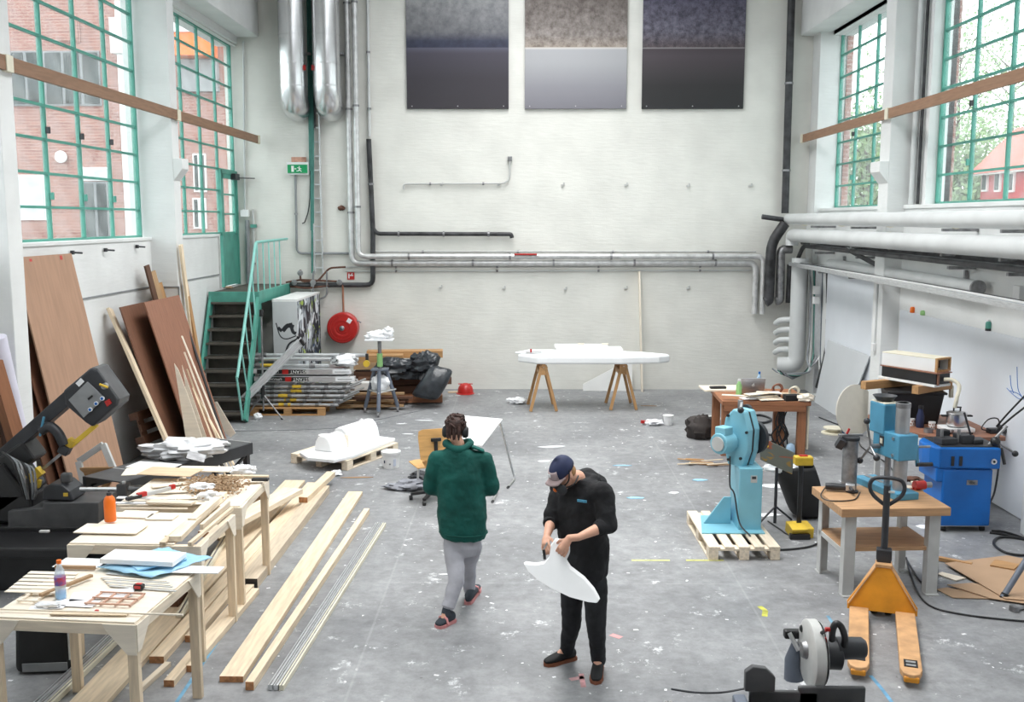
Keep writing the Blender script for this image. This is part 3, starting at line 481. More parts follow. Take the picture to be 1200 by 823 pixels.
# soil pipes at the right end of the wall
wpipe('soil_pipe', 'black pipe down the end wall beside the right windows', [(929.5, -60), (920, 250)], 0.075, M.pipeblack, 0.16, clamp=1.4)
t = wpipe('soil_pipe', 'short black pipe stub sticking out above the white lagged pipes', [(893, 254), (922, 258)], 0.05, M.pipeblack, 0.3)
wpipe('soil_pipe', 'thick black pipe stepping down left of the vertical white duct', [(920, 262), (904, 285), (901, 352), (897, 354)], 0.105, M.pipeblack, 0.4, 0.2)
wpipe('soil_pipe', 'thick dark grey pipe with two bends beside the black stepped pipe', [(928, 292), (915, 292), (914, 352), (909, 353)], 0.09, M.dsteel, 0.35, 0.16)
wpipe('soil_pipe', 'black pipe in the shadow just left of the vertical white duct', [(926, 310), (924, 355)], 0.06, M.pipeblack, 0.3)
# plank, wedge board against the end wall
a, b = G(752, 458.5), D(749, 318, YW-0.1); o = br(None, 'leaning_plank', M.veneer, a+Vector((0, -0.05, 0)), b, 0.03, 0.17, up=(0, -1, 0)); o.rotation_euler = o.rotation_euler; tag(o, 'tall pale plank leaning on the end wall behind the white board', 'plank')
t = pr(None, 'wedge_board', M.white, [(0, 0), (1.02, 0), (1.0, 0.66), (0.9, 0.62), (0, 0.14)], 0.05, Matrix.Translation((G(683, 458).x, 20.3, 0)) @ rot(PI/2-0.1)); tag(t, 'white wedge shaped board propped on the wall between the trestles', 'board')
# ================= stairs, enclosure, scaffold stack, trestles, far clutter =================
t = thing('steel_staircase', 'teal steel staircase with dark treads up to the door landing', 'staircase', (-5.2, 17.5, 0), world=True)
xl, xr, yf, zl_ = -5.68, -4.82, 18.05, 2.2; y_b = 16.95
bx(t, 'landing_deck', M.tread, ((xl+xr)/2, (yf+20.45)/2, zl_-0.02), (xr-xl, 20.45-yf, 0.04)); bx(t, 'landing_beam', M.teal, ((xl+xr)/2, yf-0.03, zl_-0.1), (xr-xl+0.06, 0.06, 0.22)); bx(t, 'landing_beam', M.teal, (xr+0.0, (yf+20.45)/2, zl_-0.1), (0.06, 20.45-yf, 0.22))
for x in (xl-0.0, xr): br(t, 'stringer', M.teal, (x, y_b, 0.0+0.04), (x, yf, zl_-0.12), 0.05, 0.16)
nst = 9
for k in range(nst):
    f = (k+0.6)/nst; z = (zl_-0.1)*f; y = y_b+(yf-y_b)*f
    bx(t, 'tread', M.tread, ((xl+xr)/2, y+0.04, z), (xr-xl-0.05, 0.24, 0.035)); bx(t, 'riser', M.tread, ((xl+xr)/2, y+0.15, z-0.12), (xr-xl-0.05, 0.012, 0.2))
hr = [(-4.86, 16.72, 0.1), (-4.86, 16.68, 0.84), (-4.83, yf, 3.1), (xr, 20.4, 3.12)]
tb(t, 'handrail', M.teallight, arcs(hr[1:], 0.06), 0.026, 10); tb(t, 'lower_post', M.teallight, [(-4.87, 16.95, 0.05), (-4.87, 16.68, 0.86)], 0.02, 8)
for k in range(1, 5): f = k/5; tb(t, 'baluster', M.teallight, [(xr, y_b+(yf-y_b)*f, (zl_-0.1)*f), (-4.85, 16.68+(yf-16.68)*f, 0.84+2.26*f)], 0.014, 6)
for k in range(5): tb(t, 'baluster', M.teallight, [(xr, yf+0.02+k*0.42, zl_), (xr, yf+0.02+k*0.42, 3.12)], 0.013, 6)
for x, y in ((xl+0.1, 20.3), (xr-0.05, 20.3), (xr-0.03, 18.2)): bx(t, 'leg', M.teal, (x, y, 1.05), (0.07, 0.07, 2.1))
o = blob('fallen_leaf_scrap', 'crumpled brown scrap on the top of the stairs landing', 'scrap', tuple(D(268, 337, 18.9)), (0.08, 0.05, 0.025), M.card, 0.4)
# boxed enclosure with graffiti
def graffiti(name, dens, cols, base, sc=3.0):
    m = bpy.data.materials.new(name); m.use_nodes = True; nt = m.node_tree; N = nt.nodes; L = nt.links; b = N['Principled BSDF']; b.inputs['Roughness'].default_value = 0.6
    tc = N.new('ShaderNodeTexCoord'); cur = None
    for k, (c, lo, s, st) in enumerate(cols):
        mp = N.new('ShaderNodeMapping'); mp.inputs['Location'].default_value = (k*3.1, k*1.7, k*0.9); mp.inputs['Scale'].default_value = st; L.new(tc.outputs['Object'], mp.inputs[0])
        n = N.new('ShaderNodeTexNoise'); n.inputs['Scale'].default_value = s; n.inputs['Detail'].default_value = 2; n.inputs['Distortion'].default_value = 1.2; L.new(mp.outputs[0], n.inputs['Vector'])
        r = N.new('ShaderNodeValToRGB'); r.color_ramp.elements[0].position = lo; r.color_ramp.elements[1].position = lo+0.03; L.new(n.outputs['Fac'], r.inputs[0])
        x = N.new('ShaderNodeMix'); x.data_type = 'RGBA'; L.new(r.outputs[0], x.inputs[0]); x.inputs[7].default_value = (*srgb(*c), 1)
        if cur is None: x.inputs[6].default_value = (*srgb(*base), 1)
        else: L.new(cur, x.inputs[6])
        cur = x.outputs[2]
    L.new(cur, b.inputs['Base Color']); return m
GR = graffiti('sprayed graffiti', 1, (((28, 34, 46), 0.5, 2.6, (1, 1, 0.6)), ((20, 24, 34), 0.54, 4.5, (1, 1, 0.8)), ((222, 228, 232), 0.585, 2.6, (1, 1, 0.8)), ((168, 192, 76), 0.62, 2.8, (1, 1, 1)), ((60, 100, 150), 0.68, 3, (1, 1, 1))), (160, 168, 176))
t = thing('boxed_enclosure', 'white boxed enclosure beside the stairs with graffiti sprayed on its side', 'enclosure', (-4.43, 19.45, 0))
bx(t, 'front_panel', mat('grey white board', srgb(204, 206, 208), 0.6, 0, 0.05, 1.5), (0, -1.03, 1.0), (0.46, 0.03, 2.0)); bx(t, 'side_panel', GR, (0.22, 0.01, 1.0), (0.03, 2.05, 2.0)); bx(t, 'top_panel', M.white, (0, 0, 2.02), (0.48, 2.06, 0.04)); bx(t, 'side_panel', M.black, (-0.22, 0.01, 1.0), (0.03, 2.05, 2.0))
g = MB()
for pts, r in (([(-0.17, 0, 1.6), (-0.1, 0, 1.36), (0.02, 0, 1.3), (0.2, 0, 1.36)], 0.012), ([(-0.05, 0, 1.45), (0.05, 0, 1.55), (0.16, 0, 1.52)], 0.04), ([(0.1, 0, 1.6), (0.14, 0, 1.44), (0.2, 0, 1.4)], 0.035), ([(-0.02, 0, 1.0), (0.06, 0, 1.2), (0.22, 0, 1.3)], 0.02), ([(0.12, 0, 0.95), (0.18, 0, 1.15), (0.23, 0, 1.35)], 0.02), ([(-0.12, 0, 1.46), (-0.08, 0, 1.5)], 0.05)): g.tube(curve(pts, 5), r, 6, 0, False, Matrix.Translation((0, -1.045, 0)) @ Matrix.Diagonal((1, 0.05, 1, 1)))
g.build('spray_marks', M.char, t)
# pallets
def pallet(label, base, rz, L_=1.2, W=0.8, m=None, group='wooden pallets', tilt=None):
    m = m or M.oldpine; t = thing('wooden_pallet', label, 'pallet', base, rz, group)
    for k in range(3):
        y = (-0.5+k/2)*(W-0.1); bx(t, 'bottom_board', m, (0, y, 0.011), (L_, 0.1, 0.022))
        for q in range(3): bx(t, 'block', m, ((-0.5+q/2)*(L_-0.14), y, 0.061), (0.14, 0.1, 0.078))
    for q in range(3): bx(t, 'stringer_board', m, ((-0.5+q/2)*(L_-0.14), 0, 0.111), (0.14, W, 0.022)).rotation_euler.z = 0
    for k in range(5): bx(t, 'deck_board', m, (0, (-0.5+k/4)*(W-0.12), 0.133), (L_, 0.12 if k % 2 == 0 else 0.1, 0.022))
    return t
pallet('wooden pallet under the stack of aluminium scaffolding', (-4.25, 18.05, 0), 0.02, 1.35, 0.9, M.tan)
# scaffold stack: frames, planks, braces
M.rail = mat('scaffold aluminium', (0.62, 0.63, 0.65), 0.4, 0.75, 0.1, 6); YS = 17.75
def sframe(z, y, x0, x1, label, dep=0.75, ym=None, rw=0.028):
    t = thing('scaffold_section', label, 'scaffold', ((x0+x1)/2, y, z), world=True, group='scaffold frames on the pallet')
    for yy in (y, y+dep): tb(t, 'side_tube', M.rail, [(x0, yy, z), (x1, yy, z)], rw, 10)
    for k in range(6): x = x0+0.1+(x1-x0-0.2)*k/5; tb(t, 'rung', M.rail, [(x, y, z), (x, y+dep, z)], 0.02, 8)
    for k in range(6): x = x0+0.1+(x1-x0-0.2)*k/5; tb(t, 'sleeve', M.dsteel, [(x-0.035, y, z), (x+0.035, y, z)], rw+0.006, 10)
    if ym: tb(t, 'yellow_band', M.yellow, [(ym, y, z), (ym+0.22, y, z)], rw+0.004, 10)
    tb(t, 'end_brace', M.rail, [(x1-0.05, y, z), (x1+0.2, y+0.5, z+0.06)], 0.02, 8)
N_ = ['lowest', 'second lowest', 'third lowest', 'fourth lowest', 'fifth lowest']
for k in range(5):
    z = 0.185+k*0.083; sframe(z, YS-0.05+0.03*(k % 2), -4.95, -3.34+0.09*(k % 3)+(0.13 if k > 2 else 0), 'aluminium scaffold frame with yellow band, %s of the stack' % N_[k], ym=-4.42+0.1*(k % 2 if k < 3 else 2))
def splank(z, y, x0, x1, label):
    t = thing('scaffold_plank', label, 'scaffold plank', ((x0+x1)/2, y, z)); Lh = (x1-x0)/2
    MB().box((0, 0.28, 0), (2*Lh, 0.56, 0.11)).build('plank_body', M.alu, t, None, 0.008)
    for s in (-1, 1): bx(t, 'end_hook', M.plastic_white, (s*(Lh+0.05), 0.1, 0), (0.1, 0.12, 0.08))
    bx(t, 'black_band', M.black, (-0.35, -0.004, 0), (0.88, 0.006, 0.075), bev=0); bx(t, 'red_badge', M.red, (-0.28, -0.008, 0), (0.11, 0.006, 0.085), bev=0)
    txt(t, 'brand_lettering', 'INSTANT', 0.085, M.white, FACE @ Matrix.Translation((-0.02, 0, 0.009)) @ rot(0, 0, PI)); txt(t, 'maker_lettering', 'UPRIGHT', 0.06, M.white, FACE @ Matrix.Translation((-0.52, 0, 0.009)) @ rot(0, 0, PI))
    bx(t, 'rating_label', M.paper, (0.74, -0.003, 0), (0.34, 0.006, 0.07), bev=0); bx(t, 'label_print', M.grey, (0.74, -0.007, 0), (0.26, 0.003, 0.012), bev=0)
splank(0.66, YS-0.1, -4.75, -3.13, 'silver scaffold plank with upside down lettering, lower of the two'); splank(0.795, YS-0.1, -4.78, -3.2, 'silver scaffold plank with upside down lettering, upper of the two')
for k, (z, x0, x1, lb) in enumerate(((0.9, -5.0, -3.5, 'front one above the planks'), (1.0, -5.05, -3.0, 'thick one in the middle of the heap'), (1.06, -5.05, -2.85, 'topmost'))):
    t = thing('scaffold_tube', 'long aluminium scaffold tube on the stack, %s' % lb, 'tube', ((x0+x1)/2, YS+0.1*k, z), world=True); tb(t, 'tube_body', M.alu, [(x0, YS+0.1*k-0.02, z), (x1, YS+0.1*k, z)], 0.035 if k else 0.025, 12)
    if k == 0: tb(t, 'yellow_band', M.yellow, [(-4.75, YS-0.02, z), (-4.45, YS-0.02, z)], 0.03, 10)
    for q in (0.15, 0.8): x = x0+(x1-x0)*q; tb(t, 'coupler', M.dsteel, [(x-0.05, YS+0.1*k-0.02, z), (x+0.05, YS+0.1*k-0.02, z)], 0.045, 10)
for k, (x, y) in enumerate(((-3.3, 17.85), (-3.15, 17.9), (-3.05, 17.8), (-3.4, 17.8))): o = MB().box((0, 0, 0), (0.09, 0.1, 0.08)).tube([(-0.07, 0, 0.02), (0.07, 0.03, 0.03)], 0.025, 8).tube([(0, -0.06, 0.02), (0.02, 0.06, 0.05)], 0.02, 8).build('scaffold_clamp', M.dsteel, None, rot(0.2*k, 0.3, k, (x, y, 0.97))); tag(o, 'steel scaffold clamp at the tube ends on the stack, %s' % ('second from left', 'third from left', 'rightmost', 'leftmost')[k], 'clamp', 'clamps on the scaffold stack')
blob('plastic_bundle', 'crumpled white plastic bundle on top of the scaffold stack', 'bundle', tuple(D(404, 423, 17.85)), (0.22, 0.16, 0.12), M.paper, 0.4)
blob('plastic_bundle', 'small white plastic ball beside the bundle on the scaffold stack', 'bundle', tuple(D(393, 424, 17.85)), (0.09, 0.08, 0.06), M.paper, 0.4)
t = thing('silver_channel', 'long silver channel leaning across the front of the scaffold stack', 'channel', tuple(G(284, 478)), world=True); a, b = D(284, 470, 17.2), D(353, 400, 17.6); br(t, 'channel_web', M.alu, a, b, 0.03, 0.15); 
for s in (-1, 1): br(t, 'channel_lip', M.alu, a+Vector((0, -0.03, 0.07*s)), b+Vector((0, -0.03, 0.07*s)), 0.06, 0.02)
bx(t, 'end_cap', M.black, b+Vector((0.01, -0.01, 0)), (0.05, 0.09, 0.18), (0, -0.6, 0))
t = thing('tripod_stand', 'thin dark tripod light stand in front of the scaffold stack', 'tripod', (D(308, 470, 17.35).x, 17.35, 0), world=True); ap = D(308, 462, 17.35); cyl(t, 'pole', M.dsteel, ap+Vector((0, 0, -0.3)), D(306, 366, 17.35), 0.016, 10); cyl(t, 'collar', M.black, ap+Vector((0, 0, -0.06)), ap+Vector((0, 0, 0.16)), 0.035, 10)
for px, py in ((331, 492), (288, 490), (311, 480)): tb(t, 'leg', M.dsteel, [ap, G(px, py)+Vector((0, 0, 0.012))], 0.014, 8); g = G(px, py); tb(t, 'rubber_foot', M.rubber, [g+Vector((0, 0, 0.0)), g.lerp(ap, 0.06)], 0.018, 8)
cyl(t, 'top_fitting', M.black, D(306, 371, 17.35), D(306, 363, 17.35), 0.035, 10)
# old timber heap behind the stand, black bags, helmet
rg = random.Random(3)
for k in range(14):
    x = -2.95+rg.uniform(-0.3, 0.35); z = 0.03+0.05*(k//3); L_ = rg.uniform(0.7, 1.3); a = rg.uniform(-0.35, 0.25); y = 18.35+rg.uniform(-0.25, 0.3)
    o = br(None, 'scrap_timber', (M.oldpine, M.darkwood, M.tan)[k % 3], (x-L_/2*math.cos(a), y-L_/2*math.sin(a), z), (x+L_/2*math.cos(a), y+L_/2*math.sin(a), z), 0.09, 0.045); tag(o, '%s short board in the %s layer of the scrap heap by the scaffold stack' % (('weathered', 'dark brown', 'honey brown')[k % 3], ('bottom', 'second', 'middle', 'fourth', 'top')[k//3]), 'board', 'scrap boards right of the scaffold stack')
for k, (x0, x1, y, z, m) in enumerate(((-3.3, -2.2, 19.3, 0.5, M.darkwood), (-3.25, -1.8, 19.1, 0.25, M.darkwood), (-3.3, -1.85, 19.3, 0.68, M.oldpine), (-3.2, -2.35, 19.3, 0.82, M.tan), (-3.1, -1.6, 19.65, 0.86, M.tan), (-3.3, -1.55, 18.85, 0.1, M.orange_wood), (-3.3, -2.5, 18.8, 0.36, M.white), (-3.2, -1.4, 19.15, 0.4, M.darkwood))):
    o = bx(None, 'stacked_beam', m, ((x0+x1)/2, y, z), (x1-x0, 0.3, 0.14), (0, 0, 0.02*k)); tag(o, ('dark brown beam in the stack behind the roller stand', 'brown beam lying low behind the roller stand', 'weathered beam high in the stack behind the stand', 'honey brown block on the stacked beams', 'long thin batten poking out of the stack towards the bags', 'reddish beam at the bottom of the stack by the bags', 'white beam end in the stack behind the roller stand', 'dark beam reaching under the smaller black bag')[k], 'beam')
def bag(label, c, r, jit, rz=0.0, ry=0.0):
    o = blob('bin_bag', label, 'bag', c, r, M.bag, jit, None, None, 40, 26); o.rotation_euler = (0, ry, rz); tag(o, group='black bin bags'); return o
bag('limp black bin bag on the beams behind the roller stand', (-2.42, 18.82, 0.66), (0.42, 0.24, 0.22), 0.35); bag('glossy black crumpled bin bag between the other two', (-1.93, 18.85, 0.7), (0.3, 0.24, 0.26), 0.5)
b = MB(); sec = []
for k, (x0, y0, x1, y1, dp_) in enumerate(((481, 464, 512, 469, 0.16), (484, 459, 516, 466, 0.24), (491, 449, 521, 456, 0.25), (497, 440, 526, 447, 0.22), (502, 432, 530, 438, 0.14), (506, 428, 531, 433, 0.05))):
    l, r = D(x0, y0, 18.45), D(x1, y1, 18.45); l.z = max(l.z, 0.02); r.z = max(r.z, 0.02); m_ = (l+r)/2; h_ = (r-l)/2
    for j in range(24): a = j*PI/12; ca, sa = math.cos(a), math.sin(a); ca = math.copysign(abs(ca)**0.7, ca); sa = math.copysign(abs(sa)**0.7, sa); sec.append(m_+h_*ca*(1+0.08*noise.noise((k*0.8, j*0.5, 1)))+Vector((0, dp_*sa+0.03*noise.noise((k, j*0.6, 9)), 0.05*noise.noise((k*0.9, j*0.7, 5))*(k > 0))))
b.add(sec, [(i*24+j, i*24+(j+1) % 24, (i+1)*24+(j+1) % 24, (i+1)*24+j) for i in range(5) for j in range(24)]+[tuple(range(24))[::-1], tuple(range(120, 144))], None, 0, True)
o = b.build('bin_bag', M.bag, None, None, 0, 2, 1); tag(o, 'tall full black bin bag leaning to the right, largest of the bags', 'bag', 'black bin bags')
c = G(546, 460); t = thing('safety_helmet', 'red safety helmet on the floor at the foot of the end wall', 'helmet', (c.x, 19.95, 0)); lt(t, 'shell', M.red, [(0.16, 0.012), (0.158, 0.08), (0.14, 0.14), (0.1, 0.19), (0.05, 0.213), (0.001, 0.22)]); lt(t, 'brim', M.red, [(0.14, 0.004), (0.185, 0.0), (0.187, 0.01), (0.158, 0.022)]); bx(t, 'ridge', M.red, (0, 0, 0.2), (0.3, 0.03, 0.02), bev=0.01)
br(None, 'floor_lath', M.pine, G(525, 461)+Vector((0, 0, 0.02)), G(552, 460)+Vector((0, 0, 0.02)), 0.06, 0.03); tag(bpy.data.objects['floor_lath'], 'pale lath on the floor in front of the red helmet', 'lath')
# roller stand on castors with a heap on top
cx, cy = -2.58, 17.75; t = thing('roller_stand', 'grey three legged stand on castors with a green taped post', 'stand', (cx, cy, 0))
for k, (dx, dy) in enumerate(((-0.31, 0.2), (0.0, -0.27), (0.28, 0.25))):
    l = tb(t, 'leg', M.blgrey, [(dx*0.35, dy*0.35, 0.82), (dx, dy, 0.1)], 0.035, 8); MB().tube([(dx-0.015, dy, 0.045), (dx+0.015, dy, 0.045)], 0.045, 14).build('castor', M.dsteel, t); bx(t, 'castor_fork', M.dsteel, (dx, dy, 0.085), (0.05, 0.06, 0.05))
bx(t, 'top_plate', M.blgrey, (0, 0, 0.83), (0.3, 0.26, 0.03)); pr(t, 'shelf', M.lgrey, [(-0.27, 0.18), (0.0, -0.24), (0.26, 0.22)], 0.02, Matrix.Translation((0, 0, 0.42))); cyl(t, 'post', M.dsteel, (0, 0, 0.83), (0, 0, 1.36), 0.035, 12); cyl(t, 'green_sleeve', M.lgreen, (0, 0, 0.88), (0, 0, 1.12), 0.052, 12); bx(t, 'head_plate', M.paper, (0, 0, 1.37), (0.5, 0.3, 0.025)); cyl(t, 'clamp_knob', M.yellow, (-0.22, -0.1, 0.95), (-0.22, -0.16, 0.95), 0.06, 12); bx(t, 'tool_bracket', M.char, (-0.22, -0.06, 1.05), (0.05, 0.06, 0.14))
o = blob('paper_heap', 'crumpled white paper heaped on the head of the roller stand', 'paper', (cx-0.05, cy, 1.44), (0.2, 0.12, 0.09), M.paper, 0.4); o = blob('paper_heap', 'white paper ball at the right end of the stand head', 'paper', (cx+0.15, cy, 1.49), (0.1, 0.1, 0.1), M.paper, 0.45); o = blob('white_sack', 'white plastic sack on the lower shelf of the roller stand', 'sack', (cx, cy+0.02, 0.57), (0.16, 0.13, 0.15), M.paper, 0.35)
# trestles and hull board
def trestle(label, base, rz):
    t = thing('wooden_trestle', label, 'trestle', base, rz, 'trestles under the white board')
    for s in (-1, 1):
        for q in (-1, 1): br(t, 'leg', M.tan, (s*0.24, q*0.36, 0.012), (s*0.03, q*0.3, 0.86), 0.055, 0.04, (0, 1, 0))
        br(t, 'stretcher', M.tan, (s*0.065, -0.33, 0.7), (s*0.065, 0.33, 0.7), 0.03, 0.08)
    for q in (-1, 1): bx(t, 'gusset', M.tan, (0, q*0.31, 0.76), (0.15, 0.03, 0.16)); cyl(t, 'bolt', M.steel, (0, q*0.33, 0.83), (0, q*0.345, 0.83), 0.015, 8)
    bx(t, 'top_rail', M.tan, (0, 0, 0.86), (0.07, 0.72, 0.06)); return t
trestle('wooden A frame trestle under the left end of the white board', (0.36, 18.37, 0), 0.06); trestle('wooden A frame trestle under the right end of the white board', (1.85, 18.53, 0), 0.04)
t = thing('white_hull_board', 'long white foam hull board lying on the two trestles', 'board', (1.2, 18.4, 0.89), 0.0)
pr(t, 'hull_slab', M.foam, [(-1.3, -0.12), (-0.95, -0.42), (0.6, -0.42), (1.3, -0.3), (1.52, -0.12), (1.5, 0.02), (1.1, 0.3), (0.7, 0.45), (-0.9, 0.45), (-1.2, 0.2)], 0.14, None, 0.03, 0.0); pr(t, 'hull_tip', M.foam, [(-1.35, 0.0), (-1.1, -0.1), (-0.3, 0.1), (-0.3, 0.4), (-1.1, 0.4)], 0.03, rot(0, 0.0, 0, (0, 0, 0.14)), 0.01); bx(t, 'upper_slab', M.foam, (0.05, 0.3, 0.18), (1.25, 0.45, 0.08), bev=0.02); bx(t, 'upper_slab', M.foam, (-0.1, 0.33, 0.245), (1.0, 0.3, 0.05), bev=0.015)
for x in (-0.1, 0.35): o = bx(None, 'wood_offcut', M.veneer, (1.2+x, 18.7, 1.175), (0.12, 0.08, 0.02)); tag(o, 'little pale wood offcut on the white hull board, %s one' % ('left' if x < 0 else 'right'), 'offcut', 'offcuts on the hull board')
t = thing('hand_clamp', 'small clamp with red handle near the left tip of the hull board', 'clamp', (0.2, 18.3, 1.06)); bx(t, 'bar', M.dsteel, (0, 0, 0.012), (0.3, 0.02, 0.015)); cyl(t, 'red_handle', M.red, (-0.05, 0, 0.01), (-0.05, 0, 0.07), 0.018, 10)
# ================= right side: pipes on the wall =================
def ypipe(name, label, pts, r, m, rings=0, rm=None, cat='pipe', group=None, n=14, hang=None):
    P = arcs(pts, 0.18); t = thing(name, label, cat, tuple(P[0]), world=True, group=group); tb(t, 'pipe_run', m, P, r, n)
    for k in range(rings):
        y = 19.3-k*9.0/max(1, rings); x, z = pts[-1][0], pts[-1][2]; MB().tube([(x, y, z), (x, y+0.025, z)], r+0.006, n).build('binding', rm or M.cream, t)
    if hang:
        for y in (18.9, 16.6, 13.0, 11.4): bx(t, 'bracket', M.dsteel, ((pts[-1][0]+XR)/2, y, pts[-1][2]-r-0.02), (XR-pts[-1][0]-0.01, 0.06, 0.04))
    return t
ypipe('lagged_pipe', 'thick white lagged pipe along the right wall, upper of the two', [(5.32, 20.2, 3.52), (5.4, 9.0, 3.5)], 0.105, M.pipewhite, 4, hang=True, group='white lagged pipes')
ypipe('lagged_pipe', 'thick white lagged pipe along the right wall, lower of the two', [(5.35, 20.0, 3.0), (5.35, 20.0, 3.2), (5.4, 9.0, 3.2)], 0.125, M.pipewhite, 2, hang=True, group='white lagged pipes')
ypipe('steel_pipe', 'dark steel pipe under the white lagged pipes, front one of the pair', [(5.5, 20.1, 2.7), (5.5, 19.7, 3.0), (5.5, 9.0, 2.95)], 0.042, M.pipeblack, 0, hang=True, group='dark pipes under the lagged pipes')
ypipe('steel_pipe', 'dark steel pipe under the white lagged pipes, one nearer the wall', [(5.62, 20.2, 3.05), (5.62, 9.0, 3.02)], 0.04, M.pipeblack, 0, group='dark pipes under the lagged pipes')
t = ypipe('capped_pipe', 'grey white pipe with a dark round cap at its near end on the right wall', [(5.7, 18.6, 2.7), (5.7, 12.55, 2.66)], 0.09, M.pipewhite, 0); MB().tube([(5.7, 12.56, 2.66), (5.7, 12.51, 2.66)], 0.095, 18).build('end_cap', M.dsteel, t)
t = thing('cable_tray', 'metal cable tray with grey cables running along the right wall', 'cable tray', (5.4, 19, 2.6), world=True)
for x in (5.28, 5.5): br(t, 'tray_side', M.alu, (x, 19.9, 2.64), (x, 9.0, 2.57), 0.012, 0.07)
for k in range(22): y = 19.7-k*0.48; bx(t, 'tray_rung', M.alu, (5.39, y, 2.61-0.006*k/2), (0.22, 0.04, 0.015), bev=0)
for k in range(6): tb(t, 'cable', (M.cable, M.lgrey, M.cable, M.pipewhite, M.cable, M.black)[k], curve([(5.3+0.034*k, 19.9, 2.64+0.01*(k % 3)), (5.3+0.034*k, 16, 2.63+0.012*(k % 2)), (5.31+0.033*k, 12.6, 2.615+0.015*(k % 2)), (5.3+0.034*k, 9, 2.6)], 5), 0.014, 6)
for y in (18.2, 16.5, 13.2, 11.5): bx(t, 'bracket', M.dsteel, (5.6, y, 2.56), (0.46, 0.05, 0.04)); bx(t, 'bracket_arm', M.dsteel, (5.83, y, 2.7), (0.04, 0.05, 0.3))
# diagonal strut, junctions
t = thing('diagonal_strut', 'dark diagonal steel strut bracing the wall pipes', 'strut', (5.7, 16, 2.8), world=True); br(t, 'strut_bar', M.pipeblack, (5.45, 16.9, 3.02), (5.75, 15.9, 2.72), 0.06, 0.06); bx(t, 'strut_plate', M.char, (5.82, 15.75, 2.85), (0.06, 0.16, 0.4))
# vertical white duct in the corner with bend and stubs
x, y = D(937, 330, 19.9).x, 19.9; zb = D(930, 429, 19.9).z
t = thing('corner_duct', 'wide white duct running down the right corner with a bend at its foot', 'duct', (x, y, zb), world=True)
tb(t, 'duct_pipe', M.pipewhite, arcs([(x, y, 2.75), (x, y, zb+0.02), (x-0.34, y+0.12, zb)], 0.26, 7), 0.165, 22)
for k in range(4): z = 0.92+k*0.2; tb(t, 'stub', M.pipewhite, arcs([(x-0.1, y+0.05, z), (x-0.32, y+0.15, z-0.02), (x-0.36, y+0.3, z-0.1)], 0.08), 0.06, 10)
t = thing('corner_cables', 'bundle of grey and black cables hanging down the right corner and looping on the floor', 'cables', tuple(G(955, 455)), world=True)
for k in range(9):
    px = 950+k*2.3; m = (M.cable, M.lgrey, M.cablegreen, M.black, M.cable, M.dsteel, M.lgrey, M.cable, M.char)[k]; r = 0.017 if k != 8 else 0.02
    end = [D(948-k*3, 436+k*1.2, 19.3), D(915+k*2, 437+k, 19.1), D(905+k*3, 432+k, 19.1)] if k < 6 else [D(957+k, 452, 19.2), D(956+k, 458, 19.0)]
    tb(t, 'cable', m, curve([(D(px, 300, 19.7).x, 19.75, 2.62), D(px, 340, 19.7), D(px-1, 390, 19.6), D(px-4+(k % 3), 420, 19.5)]+end, 5), r, 6)
for px, m, w_ in ((957, M.alu, 0.11), (963, M.blgrey, 0.09)): a, b = D(px+3, 312, 19.6), G(px, 458); br(t, 'cable_channel', m, a, Vector((a.x, a.y-0.1, 0.1)), w_, 0.05, up=(0, 1, 0))
a, b = D(971, 312, 19.3), D(958, 455, 19.1); tb(t, 'black_hose', M.black, curve([a, D(971, 360, 19.3), D(969, 410, 19.2), D(962, 440, 19.1), b], 5), 0.05, 10)
c = D(957, 340, 19.5); bx(t, 'switch_box', M.plastic_white, c, (0.12, 0.09, 0.16)); bx(t, 'switch_box', M.plastic_white, c+Vector((0, 0, -0.2)), (0.12, 0.09, 0.14))
# boards against the right wall
def board(name, label, pts, m, th=0.02, off=(-0.02, 0, 0)):
    b = MB(); o = Vector(off); P = [Vector(p) for p in pts]; n = len(P); V = P+[p+o for p in P]; b.add(V, [tuple(range(n)), tuple(range(n, 2*n))[::-1]]+[(i, (i+1) % n, n+(i+1) % n, n+i) for i in range(n)]); o = b.build(name, m); return tag(o, label, 'board')
board('wall_board', 'large white board covering the near right wall', [(5.865, 15.45, 0.02), (5.865, 8.0, 0.02), (5.865, 8.0, 2.12), (5.865, 15.45, 2.12)], M.board); board('wall_board', 'white board on the right wall in the far bay before the corner', [(5.865, 19.2, 0.02), (5.865, 16.1, 0.02), (5.865, 16.1, 2.5), (5.865, 19.2, 2.5)], M.board)
board('leaning_sheet', 'grey white sheet leaning on the far right wall board', [(5.68, 19.1, 0.0), (5.66, 17.25, 0.0), (5.83, 16.6, 1.24), (5.83, 18.9, 1.24)], M.lgrey if False else mat('grey white sheet', srgb(200, 203, 206), 0.6, 0, 0.03, 1))
b = MB(); pts = [(0.44*math.cos(a*PI/16), 0.42*math.sin(a*PI/16)) for a in range(32)]; b.prism(pts, 0.02, rot(PI/2-0.1, 0, 0.55, (5.38, 15.95, 0.44))); tag(b.build('round_board', mat('off white board', srgb(222, 216, 204), 0.7, 0, 0.03)), 'cream rounded board leaning on the pier behind the drill press', 'board')
t = thing('pier_conduit', 'white conduit with a socket on the pier of the right wall', 'conduit', (5.58, 15.75, 1.5), world=True); cyl(t, 'conduit_pipe', M.pipewhite, (5.585, 15.75, 2.5), (5.585, 15.75, 1.55), 0.018, 8); bx(t, 'socket', M.plastic_white, (5.57, 15.75, 1.5), (0.05, 0.1, 0.12))
